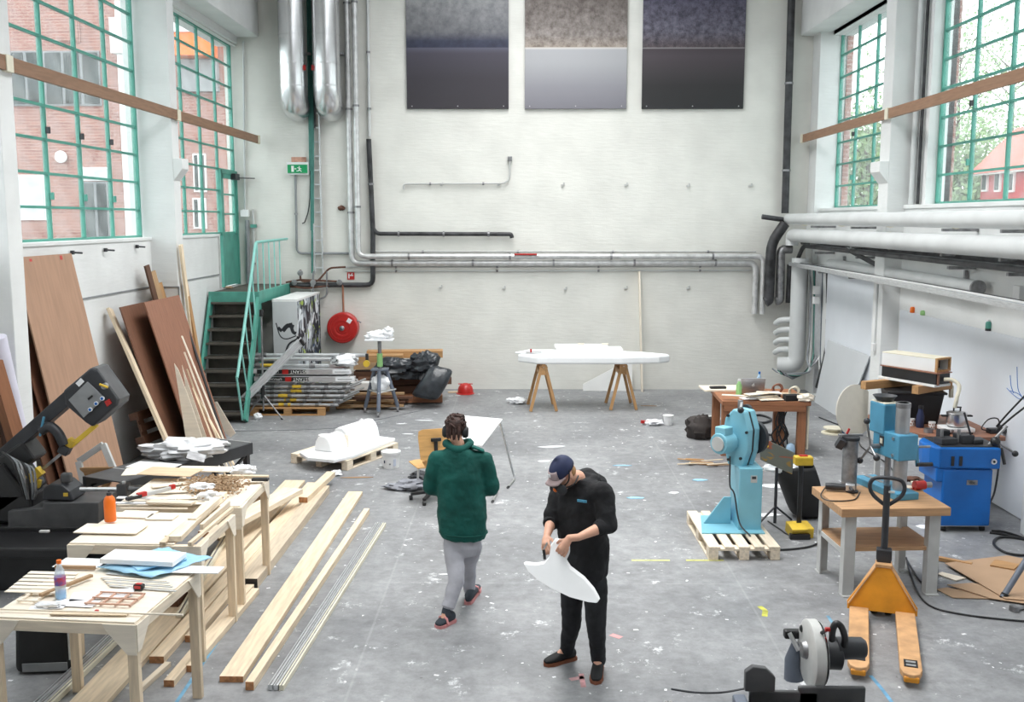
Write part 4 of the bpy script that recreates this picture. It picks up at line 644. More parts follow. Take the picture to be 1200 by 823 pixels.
ypipe('rain_pipe', 'white vertical pipe beside the pier between the right windows', [(5.93, 15.42, 9), (5.93, 15.42, 3.74)], 0.05, M.pipewhite, 0); ypipe('rain_pipe', 'dark thin vertical pipe beside the white one at the right pier', [(5.97, 15.3, 9), (5.97, 15.3, 3.74)], 0.025, M.pipeblack, 0)
for px, py, m, h, nm, lb in ((1158, 381, M.teal, 0.1, 'spray_can', 'teal can standing on the top edge of the white wall board'), (1069, 362, M.orange, 0.07, 'orange_tub', 'small orange tub on the top edge of the white board by the pier'), (1081, 366, M.lgreen, 0.05, 'green_block', 'little green block on the top edge of the white wall board')):
    y = S(px, py, 5.84).y; t = thing(nm, lb, 'can', (5.845, y, 2.12)); lt(t, 'body', m, [(0.03, 0), (0.035, 0.01), (0.035, h), (0.02, h+0.02)], n=14)
    if nm == 'spray_can': lt(t, 'cap', M.char, [(0.032, -0.0), (0.036, 0.0), (0.036, 0.03)], n=14); bx(t, 'cap_top', M.plastic_white, (0, 0, h+0.03), (0.03, 0.03, 0.03))
c = S(1193, 345, 5.82); bx(None, 'wall_socket', M.plastic_white, (5.83, c.y, c.z), (0.07, 0.16, 0.2)); tag(bpy.data.objects['wall_socket'], 'white socket box on the right wall under the cable tray', 'socket')
b = MB()
for q in ([(1180, 455), (1188, 463), (1196, 468), (1203, 465)], [(1184, 440), (1185, 452), (1188, 461)], [(1192, 430), (1193, 455), (1198, 466)], [(1184, 458), (1194, 462), (1202, 470)]): b.tube(curve([S(x, y, 5.842) for x, y in q], 4), 0.004, 5)
tag(b.build('pen_scribble', M.blue), 'blue pen scribble drawn on the white wall board at the right', 'drawing')
# ---------------- workbench with drill press ----------------
BH = 0.86; BR = 0.06; BC = Vector((3.43, 9.36, 0)); Rb = Matrix.Rotation(BR, 3, 'Z')
def onb(px, py, h=0.0): return G(px, py, BH+h)
t = thing('workbench', 'wooden topped workbench with pale grey steel legs and a lower shelf', 'workbench', tuple(BC), BR)
bx(t, 'bench_top', M.bench, (0, 0, BH-0.04), (1.03, 0.8, 0.08), bev=0.006); bx(t, 'lower_shelf', M.bench, (0.0, 0.0, 0.44), (0.9, 0.62, 0.035))
for s in (-1, 1):
    for q in (-1, 1):
        l = MB(); l.box((s*0.4, q*0.34, 0.39), (0.1, 0.012, 0.78)); l.box((s*0.35 if s > 0 else s*0.45, q*0.34-q*0.04, 0.39), (0.012, 0.09, 0.78)); l.box((s*0.4, q*0.33, 0.006), (0.12, 0.1, 0.012)); l.build('leg', M.lgrey, t)
    br(t, 'side_rail', M.lgrey, (s*0.45, -0.33, 0.42), (s*0.45, 0.33, 0.42), 0.012, 0.05)
c = Vector((3.62, 9.36, BH)); t = thing('drill_press', 'blue column drill press with steel pillar on the workbench', 'drill press', tuple(c), -0.30+0.55)
# local +y runs to the motor end
bx(t, 'base_plate', M.midblue, (0, 0.22, 0.035), (0.24, 0.72, 0.07), bev=0.008); bx(t, 'base_slot', M.dsteel, (0, 0.4, 0.073), (0.05, 0.3, 0.006)); cyl(t, 'pillar', M.pillar, (0, 0, 0.07), (0, 0, 0.92), 0.066, 24); lt(t, 'pillar_cap', M.dsteel, [(0.03, 0.92), (0.055, 0.92), (0.07, 0.915), (0.07, 0.88), (0.066, 0.87)], n=24); cyl(t, 'ram', M.dsteel, (0, 0.2, 0.07), (0, 0.2, 0.42), 0.03, 14)
bx(t, 'head_block', M.midblue, (0, 0.1, 0.5), (0.21, 0.42, 0.25), bev=0.012); bx(t, 'motor_box', M.midblue, (-0.02, 0.25, 0.73), (0.19, 0.24, 0.3), bev=0.012); bx(t, 'motor_top', M.cream, (-0.02, 0.25, 0.885), (0.17, 0.22, 0.012)); bx(t, 'rating_plate', M.char, (-0.108, 0.16, 0.52), (0.006, 0.07, 0.1)); bx(t, 'plate_text', M.cream, (-0.112, 0.16, 0.52), (0.004, 0.04, 0.05))
for z in (0.42, 0.58): cyl(t, 'bolt', M.steel, (-0.105, -0.03, z), (-0.12, -0.03, z), 0.016, 8)
cyl(t, 'crank_shaft', M.dsteel, (0.1, 0.0, 0.48), (0.3, -0.02, 0.48), 0.012, 8); br(t, 'crank_arm', M.midblue, (0.16, -0.01, 0.5), (0.17, -0.02, 0.3), 0.03, 0.02); cyl(t, 'crank_grip', M.black, (0.16, -0.02, 0.31), (0.32, -0.04, 0.31), 0.02, 10)
hb = Vector((-0.2, 0.2, 0.46)); cyl(t, 'feed_shaft', M.dsteel, (-0.1, 0.2, 0.46), hb, 0.025, 12)
for a in (0.2, 2.3, 4.4): e = hb+Vector((-0.03, 0.16*math.sin(a), 0.25*math.cos(a))); cyl(t, 'feed_handle', M.dsteel, hb, e, 0.011, 8); MB().ball(tuple(e), 0.032).build('handle_knob', M.char, t)
lt(t, 'dish', M.char, [(0.02, 0.0), (0.08, 0.01), (0.11, 0.05), (0.115, 0.055), (0.1, 0.05), (0.07, 0.02), (0.01, 0.015)], (-0.02, 0.27, 0.89), n=20)
c = onb(995, 574); t = thing('dust_cylinder', 'grey steel cylinder with clamp head standing at the back of the workbench', 'cylinder', (c.x, 9.62, BH)); cyl(t, 'barrel', M.dsteel, (0, 0, 0), (0, 0, 0.5), 0.073, 22); lt(t, 'rim', M.char, [(0.07, 0.5), (0.085, 0.5), (0.085, 0.53), (0.03, 0.54), (0.01, 0.54)]); br(t, 'clamp_bar', M.dsteel, (-0.12, 0, 0.545), (0.12, 0.02, 0.545), 0.04, 0.02); bx(t, 'head_bracket', M.char, (-0.11, -0.03, 0.47), (0.07, 0.07, 0.1), (0.3, 0.4, 0)); bx(t, 'red_lever', M.red, (-0.03, 0, 0.585), (0.02, 0.02, 0.06), (0, 0.4, 0))
c = onb(988, 577); t = thing('angle_grinder', 'silver and black angle grinder lying on the workbench', 'grinder', (c.x, c.y+0.02, BH), -0.25); tb(t, 'body', M.char, [(-0.16, 0, 0.045), (-0.1, 0, 0.045), (0.03, 0, 0.045)], [0.032, 0.038, 0.034], 12); bx(t, 'gear_head', M.alu, (0.07, 0, 0.05), (0.09, 0.075, 0.07), bev=0.012); MB().tube([(0.09, -0.0, 0.005), (0.09, 0, 0.016)], 0.06, 18).build('disc', M.char, t); cyl(t, 'side_handle', M.char, (0.07, -0.04, 0.05), (0.09, -0.15, 0.05), 0.016, 8)
tb(None, 'grinder_cable', M.black, curve([onb(982, 575)+Vector((-0.1, 0.05, 0.03)), onb(962, 582)+Vector((0, 0, 0.008)), onb(968, 590)+Vector((0.05, 0.06, 0.008)), onb(1000, 587)+Vector((0, 0, 0.008)), onb(1008, 578)+Vector((0, 0, 0.008))], 6), 0.006, 6); tag(bpy.data.objects['grinder_cable'], 'thin black cord looping over the workbench edge from the angle grinder', 'cord')
for k, (px, py, d, m, nm, lb) in enumerate(((1022, 566, (0.22, 0.06, 0.03), M.redply, 'wood_block', 'brown wooden block beside the drill press base'), (1060, 572, (0.16, 0.1, 0.02), M.veneer, 'wood_offcut', 'pale offcut on the workbench behind the drill pillar'), (1072, 566, (0.14, 0.08, 0.02), M.veneer, 'wood_offcut', 'pale offcut at the back right of the workbench'))):
    c = onb(px, py); tag(bx(None, nm, m, (c.x, c.y, BH+d[2]/2), d, (0, 0, 0.3-k)), lb, 'offcut')
c = onb(1080, 574); t = thing('red_spindle', 'red tool with a grey collar lying at the back right of the workbench', 'tool', (c.x, c.y, BH), 0.2); cyl(t, 'red_body', M.red, (-0.08, 0, 0.045), (0.03, 0, 0.045), 0.045, 16); cyl(t, 'collar', M.dsteel, (0.03, 0, 0.045), (0.1, 0, 0.045), 0.03, 12)
c = onb(1066, 563); blob('metal_swarf', 'little heap of brown swarf on the workbench behind the drill', 'swarf', (c.x, c.y-0.04, BH+0.02), (0.1, 0.06, 0.025), M.rust, 0.5)
# ---------------- pallet truck ----------------
t = thing('pallet_truck', 'orange hand pallet truck with worn forks in front of the workbench', 'pallet truck', (3.14, 8.36, 0), -0.325)
for s in (-1, 1):
    f = MB(); f.prism([(-0.08, 0.05), (-0.08, -1.12), (-0.06, -1.2), (-0.02, -1.23), (0.02, -1.23), (0.06, -1.2), (0.08, -1.12), (0.08, 0.05)], 0.05, rot(0, 0, 0, (s*0.19, 0, 0.06))); q = f.build('fork', M.worn, t, None, 0.008)
    bx(t, 'roller_slot', M.black, (s*0.19, -1.03, 0.112), (0.1, 0.13, 0.006), bev=0); 
    for d in (-0.03, 0.03): MB().tube([(s*0.19-0.035, -1.03+d, 0.09), (s*0.19+0.035, -1.03+d, 0.09)], 0.03, 12).build('fork_roller', M.steel, t)
    bx(t, 'fork_tip', M.truck, (s*0.19, -1.21, 0.065), (0.11, 0.05, 0.045), bev=0.012); MB().tube([(s*0.19-0.03, -1.03, 0.04), (s*0.19+0.03, -1.03, 0.04)], 0.04, 14).build('load_wheel', M.rubber, t)
pl = [(-0.29, 0.06), (0.29, 0.06), (0.29, 0.13), (0.06, 0.47), (-0.06, 0.47), (-0.29, 0.13)]; pr(t, 'body_plate', M.truck, pl, 0.03, rot(PI/2-0.2, 0, 0, (0, 0.06, 0.02)), 0.004)
for s in (-1, 1): br(t, 'body_flange', M.worn, (s*0.285, 0.07, 0.13), (s*0.06, 0.16, 0.48), 0.09, 0.012, up=(s, 0, 1))
bx(t, 'body_top', M.worn, (0, 0.17, 0.48), (0.14, 0.12, 0.03)); bx(t, 'pump_block', M.char, (0, 0.24, 0.42), (0.12, 0.14, 0.22), bev=0.01)
for s in (-1, 1): MB().tube([(s*0.03, 0.26, 0.09), (s*0.09, 0.26, 0.09)], 0.09, 18).build('steer_wheel', M.rubber, t)
bx(t, 'pivot_clamp', M.char, (0, 0.22, 0.56), (0.13, 0.1, 0.1), bev=0.01); cyl(t, 'handle_pole', M.char, (0, 0.23, 0.45), (-0.0, 0.27, 1.17), 0.03, 14)
lp = [(-0.0, 0.275, 0.98), (-0.11, 0.275, 1.07), (-0.145, 0.28, 1.15), (-0.12, 0.285, 1.215), (-0.05, 0.285, 1.235), (0.05, 0.285, 1.235), (0.12, 0.285, 1.215), (0.145, 0.28, 1.15), (0.11, 0.275, 1.07)]; MB().tube(curve(lp+[lp[0]], 4)[:-1], 0.018, 10, 0, True).build('handle_loop', M.char, t); bx(t, 'trigger', M.lgrey, (0.03, 0.25, 1.12), (0.07, 0.02, 0.02))
# ---------------- blue bending machine ----------------
X0 = D(1130, 622, 10.95).x; t = thing('bending_machine', 'strong blue floor machine on castors with a wide head, by the right wall', 'machine', (X0, 11.2, 0), 0.0)
bx(t, 'cabinet', M.blue, (0.0, 0, 0.40), (0.56, 0.52, 0.66), bev=0.02); bx(t, 'kick_plate', M.lgrey, (0.0, 0, 0.075), (0.55, 0.5, 0.02))
hd = [(-0.33, -0.27), (0.34, -0.3), (0.34, 0.26), (-0.33, 0.26), (-0.4, 0.15), (-0.42, 0.0), (-0.4, -0.16)]; pr(t, 'head', M.blue, hd, 0.24, Matrix.Translation((0, 0, 0.74)), 0.02); bx(t, 'side_step', M.blue, (-0.24, 0, 0.66), (0.22, 0.5, 0.16), bev=0.015)
bx(t, 'head_top', M.char, (0.02, 0, 0.985), (0.66, 0.5, 0.012)); bx(t, 'badge', M.dsteel, (0.05, -0.264, 0.58), (0.12, 0.006, 0.055), bev=0); txt(t, 'badge_lettering', 'dbc', 0.05, M.black, FACE @ Matrix.Translation((0.05, 0.58, 0.268))); cyl(t, 'round_switch', M.steel, (0.26, -0.295, 0.83), (0.26, -0.31, 0.83), 0.032, 14); cyl(t, 'switch_centre', M.black, (0.26, -0.31, 0.83), (0.26, -0.316, 0.83), 0.014, 10)
for x in (-0.19, -0.1): bx(t, 'vent_slot', M.black, (x, -0.286, 0.83), (0.035, 0.006, 0.11), bev=0)
for dx in (-0.22, 0.22):
    for dy in (-0.2, 0.2): MB().tube([(dx-0.02, dy, 0.035), (dx+0.02, dy, 0.035)], 0.035, 12).build('castor', M.rubber, t)
for x, y, d in ((-0.2, -0.1, (0.2, 0.16, 0.07)), (0.02, -0.05, (0.16, 0.18, 0.1)), (-0.15, 0.1, (0.12, 0.1, 0.12)), (0.15, -0.1, (0.12, 0.08, 0.05))): bx(t, 'die_block', M.char, (x, y, 0.99+d[2]/2), d, (0, 0, 0.2), bev=0.01)
for x in (-0.24, -0.05): cyl(t, 'die_pin', M.dsteel, (x, -0.08, 1.0), (x, -0.08, 1.15), 0.018, 10)
cyl(t, 'lever', M.char, (0.1, -0.1, 1.02), (-0.02, -0.12, 1.35), 0.012, 8); cyl(t, 'arm', M.dsteel, (0.24, -0.2, 1.0), (0.42, -0.22, 1.22), 0.016, 10); cyl(t, 'arm', M.dsteel, (0.3, -0.22, 1.05), (0.48, -0.3, 0.93), 0.012, 8); MB().ball((0.49, -0.3, 0.92), 0.035).build('arm_knob', M.black, t); MB().ball((0.3, -0.22, 1.04), 0.055).build('joint', M.black, t); cyl(t, 'arm', M.black, (0.34, -0.28, 0.98), (0.38, -0.3, 0.8), 0.018, 8)
# ---------------- corner table with steaming box ----------------
TH = 0.94; t = thing('corner_table', 'brown topped table by the right wall loaded with tub, pot and box', 'table', (5.2, 12.3, 0)); pr(t, 'table_top', M.redply, [(-0.62, -0.2), (-0.2, -0.68), (0.55, -0.62), (0.55, 0.75), (-0.62, 0.75)], 0.05, Matrix.Translation((0, 0, TH-0.05)), 0.004)
for x, y in ((-0.2, -0.5), (0.45, -0.45), (-0.5, 0.65), (0.45, 0.65)): bx(t, 'leg', M.lgrey, (x, y, (TH-0.05)/2), (0.07, 0.05, TH-0.05))
bx(t, 'cross_rail', M.darkwood, (0.1, -0.5, TH-0.09), (0.6, 0.04, 0.08))
c = Vector((4.98, 12.62, TH)); t = thing('black_tub', 'big black plastic tub on the corner table under the timber beams', 'tub', tuple(c), -0.12); MB().box((0, 0, 0.2), (0.56, 0.4, 0.4), None, 0, 1.2).build('tub_body', M.black, t, None, 0.02); bx(t, 'tub_rim', M.black, (0, 0, 0.405), (0.72, 0.54, 0.03), bev=0.01)
for k, (p, q, lb) in enumerate((((4.33, 12.55, 1.415), (5.2, 12.95, 1.415), 'timber beam across the back of the black tub'), ((4.85, 12.2, 1.415), (5.45, 12.62, 1.415), 'timber beam across the front of the black tub'))): tag(br(None, 'timber_beam', M.tan, p, q, 0.09, 0.1), lb, 'beam')
ax = -1.05; t = thing('long_black_box', 'long black box with a white base board lying across the timber beams', 'box', (4.95, 12.52, 1.466), ax); bx(t, 'base_board', M.white, (0.0, 0, 0.015), (0.86, 0.3, 0.03)); bx(t, 'box_body', M.black, (0.02, 0, 0.1), (0.82, 0.26, 0.13)); bx(t, 'lid_edge', M.redply, (0.02, 0, 0.172), (0.86, 0.29, 0.014)); bx(t, 'end_cleat', M.redply, (0.44, -0.1, 0.1), (0.02, 0.03, 0.15))
t = thing('white_trough', 'white wooden trough with an open brown end on top of the black box', 'box', (4.97, 12.55, 1.645), ax+0.06)
for y in (-0.13, 0.13): bx(t, 'trough_side', M.white, (0, y, 0.08), (0.78, 0.018, 0.16))
bx(t, 'trough_lid', M.cream, (0, 0, 0.165), (0.78, 0.28, 0.014)); bx(t, 'trough_base', M.white, (0, 0, 0.008), (0.78, 0.27, 0.016)); q = MB()
for y, z, dy, dz in ((-0.13, 0.085, 0.022, 0.172), (0.13, 0.085, 0.022, 0.172), (0, 0.01, 0.26, 0.022), (0, 0.161, 0.26, 0.022)): q.box((0.395, y, z), (0.03, dy, dz))
q.build('brown_end', M.tan, t); bx(t, 'dark_inside', M.darkwood, (0.26, 0, 0.085), (0.02, 0.24, 0.13))  # dark plate set in to paint the shade inside the open end
c = D(1121, 492, 11.95); px_ = c.x; t = thing('hot_plate', 'white electric hot plate at the front of the corner table', 'hot plate', (px_, 11.95, TH)); bx(t, 'body', M.plastic_white, (0, 0, 0.045), (0.36, 0.26, 0.05), bev=0.01); lt(t, 'plate', M.char, [(0.001, 0.07), (0.1, 0.07), (0.1, 0.082), (0.001, 0.082)])
for x in (-0.15, 0.15):
    for y in (-0.1, 0.1): cyl(t, 'foot', M.rubber, (x, y, 0), (x, y, 0.02), 0.014, 8)
cyl(t, 'dial', M.dsteel, (-0.1, -0.13, 0.045), (-0.1, -0.145, 0.045), 0.016, 10)
t = thing('cooking_pot', 'shiny steel cooking pot with lid on the white hot plate', 'pot', (px_+0.0, 11.95, TH+0.083)); lt(t, 'pot_body', M.steel, [(0.001, 0), (0.11, 0), (0.115, 0.01), (0.115, 0.15), (0.12, 0.155)], n=28); lt(t, 'lid', M.steel, [(0.12, 0.156), (0.1, 0.172), (0.03, 0.18), (0.001, 0.182)], n=28); br(t, 'lid_handle', M.black, (-0.05, 0, 0.225), (0.05, 0, 0.225), 0.025, 0.015); 
for x in (-0.04, 0.04): bx(t, 'handle_post', M.black, (x, 0, 0.2), (0.015, 0.02, 0.05))
for s in (-1, 1): bx(t, 'side_handle', M.black, (s*0.15, 0, 0.12), (0.07, 0.06, 0.02), bev=0.006)
a = Vector((5.17, 12.13, 1.56)); e = Vector((px_-0.03, 11.95, TH+0.3)); t = thing('steam_hose', 'cream hose bending from the black box down to the cooking pot', 'hose', tuple(a), world=True); tb(t, 'hose_pipe', M.cream, curve([a, a+Vector((0.08, -0.05, 0.0)), (a+e)/2+Vector((0.1, -0.03, 0.1)), e+Vector((0.02, 0, 0.12)), e], 6), 0.024, 10); bx(t, 'hose_stub', M.cream, (5.47, 12.6, 1.33), (0.045, 0.045, 0.16))
for px, py, lb in ((1068, 499, 'white dotted mug left of the navy bottle'), (1092, 503, 'white dotted mug right of the navy bottle')):
    c = G(px, py, TH); t = thing('mug', lb, 'mug', (c.x, c.y, TH), group='dotted mugs on the corner table'); lt(t, 'mug_body', M.plastic_white, [(0.001, 0.0), (0.038, 0), (0.042, 0.09), (0.038, 0.09), (0.034, 0.01), (0.001, 0.008)], n=18)
    for z in (0.03, 0.062):
        for k in range(8): a = k*PI/4+z*10; cyl(t, 'dot', M.redply, (0.037*math.cos(a), 0.037*math.sin(a), z), (0.043*math.cos(a), 0.043*math.sin(a), z), 0.009, 7)
c = G(1078, 501, TH); t = thing('navy_bottle', 'tall navy bottle on the corner table between the mugs', 'bottle', (c.x, c.y, TH)); lt(t, 'bottle_body', M.navy, [(0.001, 0), (0.045, 0), (0.048, 0.01), (0.048, 0.14), (0.03, 0.2), (0.026, 0.24), (0.001, 0.242)]); lt(t, 'cap', M.black, [(0.028, 0.235), (0.03, 0.24), (0.03, 0.275), (0.001, 0.28)], n=14)
c = G(1088, 507, TH); t = MB().lathe([(0.03, 0), (0.055, 0), (0.055, 0.05), (0.03, 0.05), (0.03, 0)], 20).build('tape_roll', M.dsteel, None, Matrix.Translation((c.x, c.y, TH))); tag(t, 'grey roll of tape on the corner table edge', 'tape')
c = G(1162, 503, TH); t = thing('power_strip', 'black power strip at the right end of the corner table', 'power strip', (c.x-0.03, 11.9, TH), 0.1); bx(t, 'strip_body', M.black, (0, 0, 0.03), (0.26, 0.1, 0.06), bev=0.01); tb(t, 'strip_cord', M.black, curve([(-0.13, 0, 0.03), (-0.2, 0.02, 0.06), (-0.1, 0.05, 0.16), (0.0, 0.02, 0.17), (0.02, 0.0, 0.06)], 5), 0.008, 6); bx(t, 'plug', M.black, (0.02, 0, 0.075), (0.04, 0.04, 0.05))
for k, pts in enumerate(([(1168, 500), (1182, 484), (1203, 462)], [(1168, 505), (1185, 490), (1203, 476)], [(1170, 508), (1171, 540), (1166, 575), (1160, 590)])): t = tb(None, 'hanging_cable', M.black, curve([D(x, y, 11.6-0.15*i) for i, (x, y) in enumerate(pts)], 6), 0.012, 6); tag(t, ('black cable rising from the corner table to the right edge, upper of two', 'black cable rising from the corner table to the right edge, lower of two', 'black cable hanging down behind the blue machine')[k], 'cable')
# ---------------- floor: cardboard, cables, tripod leg ----------------
def flat(name, label, cat, pts, m, z=0.004, th=0.006, bend=0.0):
    P = [G(x, y) for x, y in pts]; b = MB(); b.prism([(p.x, p.y) for p in P], th, None, 0, z); o = b.build(name, m); return tag(o, label, cat)
flat('cardboard_sheet', 'big brown cardboard sheet on the floor right of the bench, topmost', 'cardboard', [(1107, 664), (1180, 655), (1215, 662), (1225, 705), (1205, 708), (1178, 706)], M.card, 0.03); flat('cardboard_sheet', 'brown cardboard sheet showing under the topmost one', 'cardboard', [(1110, 688), (1140, 686), (1220, 705), (1212, 712), (1160, 704)], M.card, 0.018); flat('cardboard_sheet', 'lowest brown cardboard flap nearest the bench leg', 'cardboard', [(1097, 692), (1110, 690), (1185, 704), (1117, 702)], M.card, 0.006); flat('board_offcut', 'pale board lying on top of the cardboard', 'offcut', [(1160, 668), (1166, 661), (1195, 667), (1188, 673)], M.tan, 0.038, 0.012); flat('floor_strip', 'pale strip on the floor beside the bench leg', 'strip', [(1098, 674), (1104, 672), (1132, 679), (1120, 682)], M.veneer, 0.004, 0.01)
tag(br(None, 'floor_baton', M.tan, G(1098, 657)+Vector((0, 0, 0.025)), G(1139, 665)+Vector((0, 0, 0.025)), 0.05, 0.04), 'brown wooden baton on the floor behind the cardboard', 'baton')
def cord(label, pts, r=0.009, m=None, name='floor_cable', z=None, cat='cable'): o = tb(None, name, m or M.black, curve([G(x, y)+Vector((0, 0, r+0.002)) for x, y in pts], 6), r, 6); return tag(o, label, cat)
cord('thin black cable running from the bench across the floor to the right edge', [(1062, 655), (1066, 672), (1078, 700), (1095, 714), (1130, 722), (1170, 727), (1215, 731)]); cord('black cable looping on the floor under the workbench', [(1061, 655), (1078, 682), (1090, 686), (1098, 680), (1098, 660)])
cord('thick black cable coil on the floor right of the blue machine', [(1160, 626), (1175, 628), (1200, 634), (1215, 640), (1205, 652), (1180, 650), (1165, 640), (1170, 632), (1190, 632), (1220, 638)], 0.014); cord('thick black cable leaving the blue machine for the right edge', [(1162, 624), (1180, 626), (1220, 640)], 0.014)
cord('black cable curving on the floor in front of the pallet under the grinder', [(856, 612), (868, 632), (890, 643), (912, 646), (945, 643), (962, 637)], 0.011); cord('black cable between the shield post and the yellow stand', [(900, 612), (915, 622), (925, 628), (950, 632)], 0.009); cord('thin grey cable across the floor in front of the left stack', [(240, 506), (330, 505), (395, 502), (420, 496), (455, 490), (500, 480)], 0.006, M.grey); cord('black cable behind the workbench on the floor', [(960, 490), (1000, 507), (1010, 525), (1040, 545), (1060, 575), (1068, 600)], 0.01)
t = thing('tripod_leg_stand', 'grey tube leg with a black foot at the right edge of the view', 'stand', tuple(G(1175, 704)), world=True); a = G(1175, 703); cyl(t, 'leg', M.blgrey, a+Vector((0, 0, 0.02)), a+Vector((0.55, 0.25, 0.72)), 0.028, 12); cyl(t, 'rubber_foot', M.rubber, a, a+Vector((0.03, 0.013, 0.05)), 0.036, 12); b2 = a+Vector((1.1, 0.1, 0)); cyl(t, 'leg', M.blgrey, b2, a+Vector((0.55, 0.25, 0.72)), 0.028, 12); cyl(t, 'leg', M.blgrey, a+Vector((0.6, 0.8, 0)), a+Vector((0.55, 0.25, 0.72)), 0.028, 12)
c = G(1194, 716); t = thing('metal_fitting', 'dull metal fitting on the floor at the right edge', 'fitting', (c.x, c.y, 0), 0.4); tb(t, 'rod', M.dsteel, [(-0.05, 0, 0.02), (0.15, 0, 0.02)], 0.018, 8); bx(t, 'jaw', M.dsteel, (-0.06, 0, 0.03), (0.05, 0.07, 0.05))
c = G(977, 508); t = thing('cable_reel', 'flat pale reel with a blue end lying by the right wall', 'reel', (c.x, c.y, 0)); lt(t, 'disc', M.cream, [(0.001, 0.0), (0.2, 0.0), (0.2, 0.02), (0.1, 0.03), (0.1, 0.08), (0.17, 0.085), (0.17, 0.1), (0.001, 0.1)]); cyl(t, 'blue_end', M.blue, (0.12, -0.1, 0.06), (0.22, -0.08, 0.06), 0.045, 12)
# ---------------- pedestal grinder on its pallet ----------------
pallet('wooden pallet under the light blue pedestal grinder', (2.29, 10.63, 0), PI/2+0.015, 1.3, 0.74, M.pine2)
t = thing('pedestal_grinder', 'light blue belt grinder on a tall square pedestal standing on a pallet', 'grinder', (2.33, 10.75, 0.146)); z0 = 0.0
MB().prism([(-0.4, -0.35), (0.28, -0.35), (0.28, 0.3), (-0.3, 0.3)], 0.012).build('base_plate', M.skyblue, t); zt = D(880, 549, 10.6).z-0.146; bx(t, 'pedestal', M.skyblue, (0.14, 0.0, zt/2), (0.25, 0.46, zt), bev=0.012); bx(t, 'pedestal_top', M.skyblue, (0.14, 0, zt+0.006), (0.25, 0.46, 0.012))
pr(t, 'side_gusset', M.skyblue, [(-0.32, 0), (-0.02, 0), (-0.02, 0.3), (-0.1, 0.3)], 0.03, rot(PI/2, 0, 0, (0, 0.02, 0.012)), 0.004); bx(t, 'rating_plate', M.lgrey, (0.17, -0.232, zt-0.1), (0.07, 0.004, 0.08)); bx(t, 'logo_arch', M.char, (0.17, -0.235, zt-0.085), (0.045, 0.003, 0.03))
an = 0.72; Hm = Matrix.Translation((0.08, 0.02, zt)) @ Matrix.Rotation(an, 4, 'Z')   # local x -> plate normal side
hexp = [(-0.1, 0.0), (0.1, 0.0), (0.19, 0.3), (0.15, 0.52), (0.05, 0.63), (-0.1, 0.62), (-0.17, 0.42), (-0.16, 0.18)]
AX = Matrix(((0, 0, 1, 0), (1, 0, 0, 0), (0, 1, 0, 0), (0, 0, 0, 1)))
pr(t, 'belt_guard', M.skyblue, hexp, 0.09, Hm @ Matrix.Translation((-0.11, 0, 0)) @ AX, 0.02); pr(t, 'guard_gap', M.black, [(p[0]*0.94, p[1]*0.96+0.01) for p in hexp], 0.03, Hm @ Matrix.Translation((-0.02, 0, 0)) @ AX, 0.004); pr(t, 'belt_guard', M.skyblue, hexp, 0.09, Hm @ Matrix.Translation((0.01, 0, 0)) @ AX, 0.02)
MB().tube([(-0.11, 0.06, 0.27), (-0.16, 0.06, 0.27), (-0.33, 0.06, 0.27)], [0.1, 0.12, 0.115], 18).build('motor', M.skyblue, t, Hm, 0.008); bx(t, 'motor_box', M.skyblue, (0, 0, 0), (0.14, 0.14, 0.1), (0, 0, an), bev=0.01).matrix_basis = Hm @ Matrix.Translation((-0.24, 0.06, 0.4)); MB().tube([(-0.335, 0.06, 0.27), (-0.35, 0.06, 0.27)], 0.08, 16).build('motor_fan_cover', M.lgrey, t, Hm)
for y, z in ((-0.08, 0.1), (0.1, 0.55), (-0.15, 0.4), (0.18, 0.3), (0.08, 0.06)): MB().tube([(-0.112, y, z), (-0.13, y, z)], 0.016, 8).build('guard_bolt', M.black, t, Hm)
MB().tube([(0.12, -0.05, 0.3), (0.17, -0.05, 0.3)], 0.19, 24).build('belt_wheel', M.char, t, Hm); MB().tube([(0.17, -0.05, 0.3), (0.175, -0.05, 0.3)], 0.12, 24).build('wheel_face', M.dsteel, t, Hm); MB().tube([(0.12, 0.05, 0.58), (0.17, 0.05, 0.58)], 0.07, 16).build('idler_wheel', M.char, t, Hm)
MB().box((0.0, 0.03, 0.66), (0.04, 0.05, 0.12)).build('tension_bracket', M.dsteel, t, Hm, 0.006); MB().tube([(0.02, 0.03, 0.7), (-0.2, -0.12, 0.66)], 0.014, 8).build('tension_lever', M.steel, t, Hm); MB().ball((-0.21, -0.13, 0.655), 0.035).build('lever_knob', M.black, t, Hm)
tb(t, 'power_cord', M.char, curve([(-0.05, -0.02, zt+0.1), (-0.06, -0.1, zt-0.2), (-0.03, -0.2, 0.4), (0.02, -0.27, 0.1), (0.1, -0.45, 0.01)], 6), 0.009, 6)
c = G(849, 608, 0.16); t = thing('spray_bottle', 'blue spray bottle with white head on the pallet by the grinder', 'bottle', (c.x, c.y, 0.16)); lt(t, 'bottle_body', M.blue, [(0.001, 0), (0.07, 0), (0.075, 0.02), (0.065, 0.1), (0.03, 0.16), (0.025, 0.19), (0.001, 0.19)]); bx(t, 'spray_head', M.plastic_white, (0.01, 0, 0.215), (0.06, 0.03, 0.05), bev=0.006)
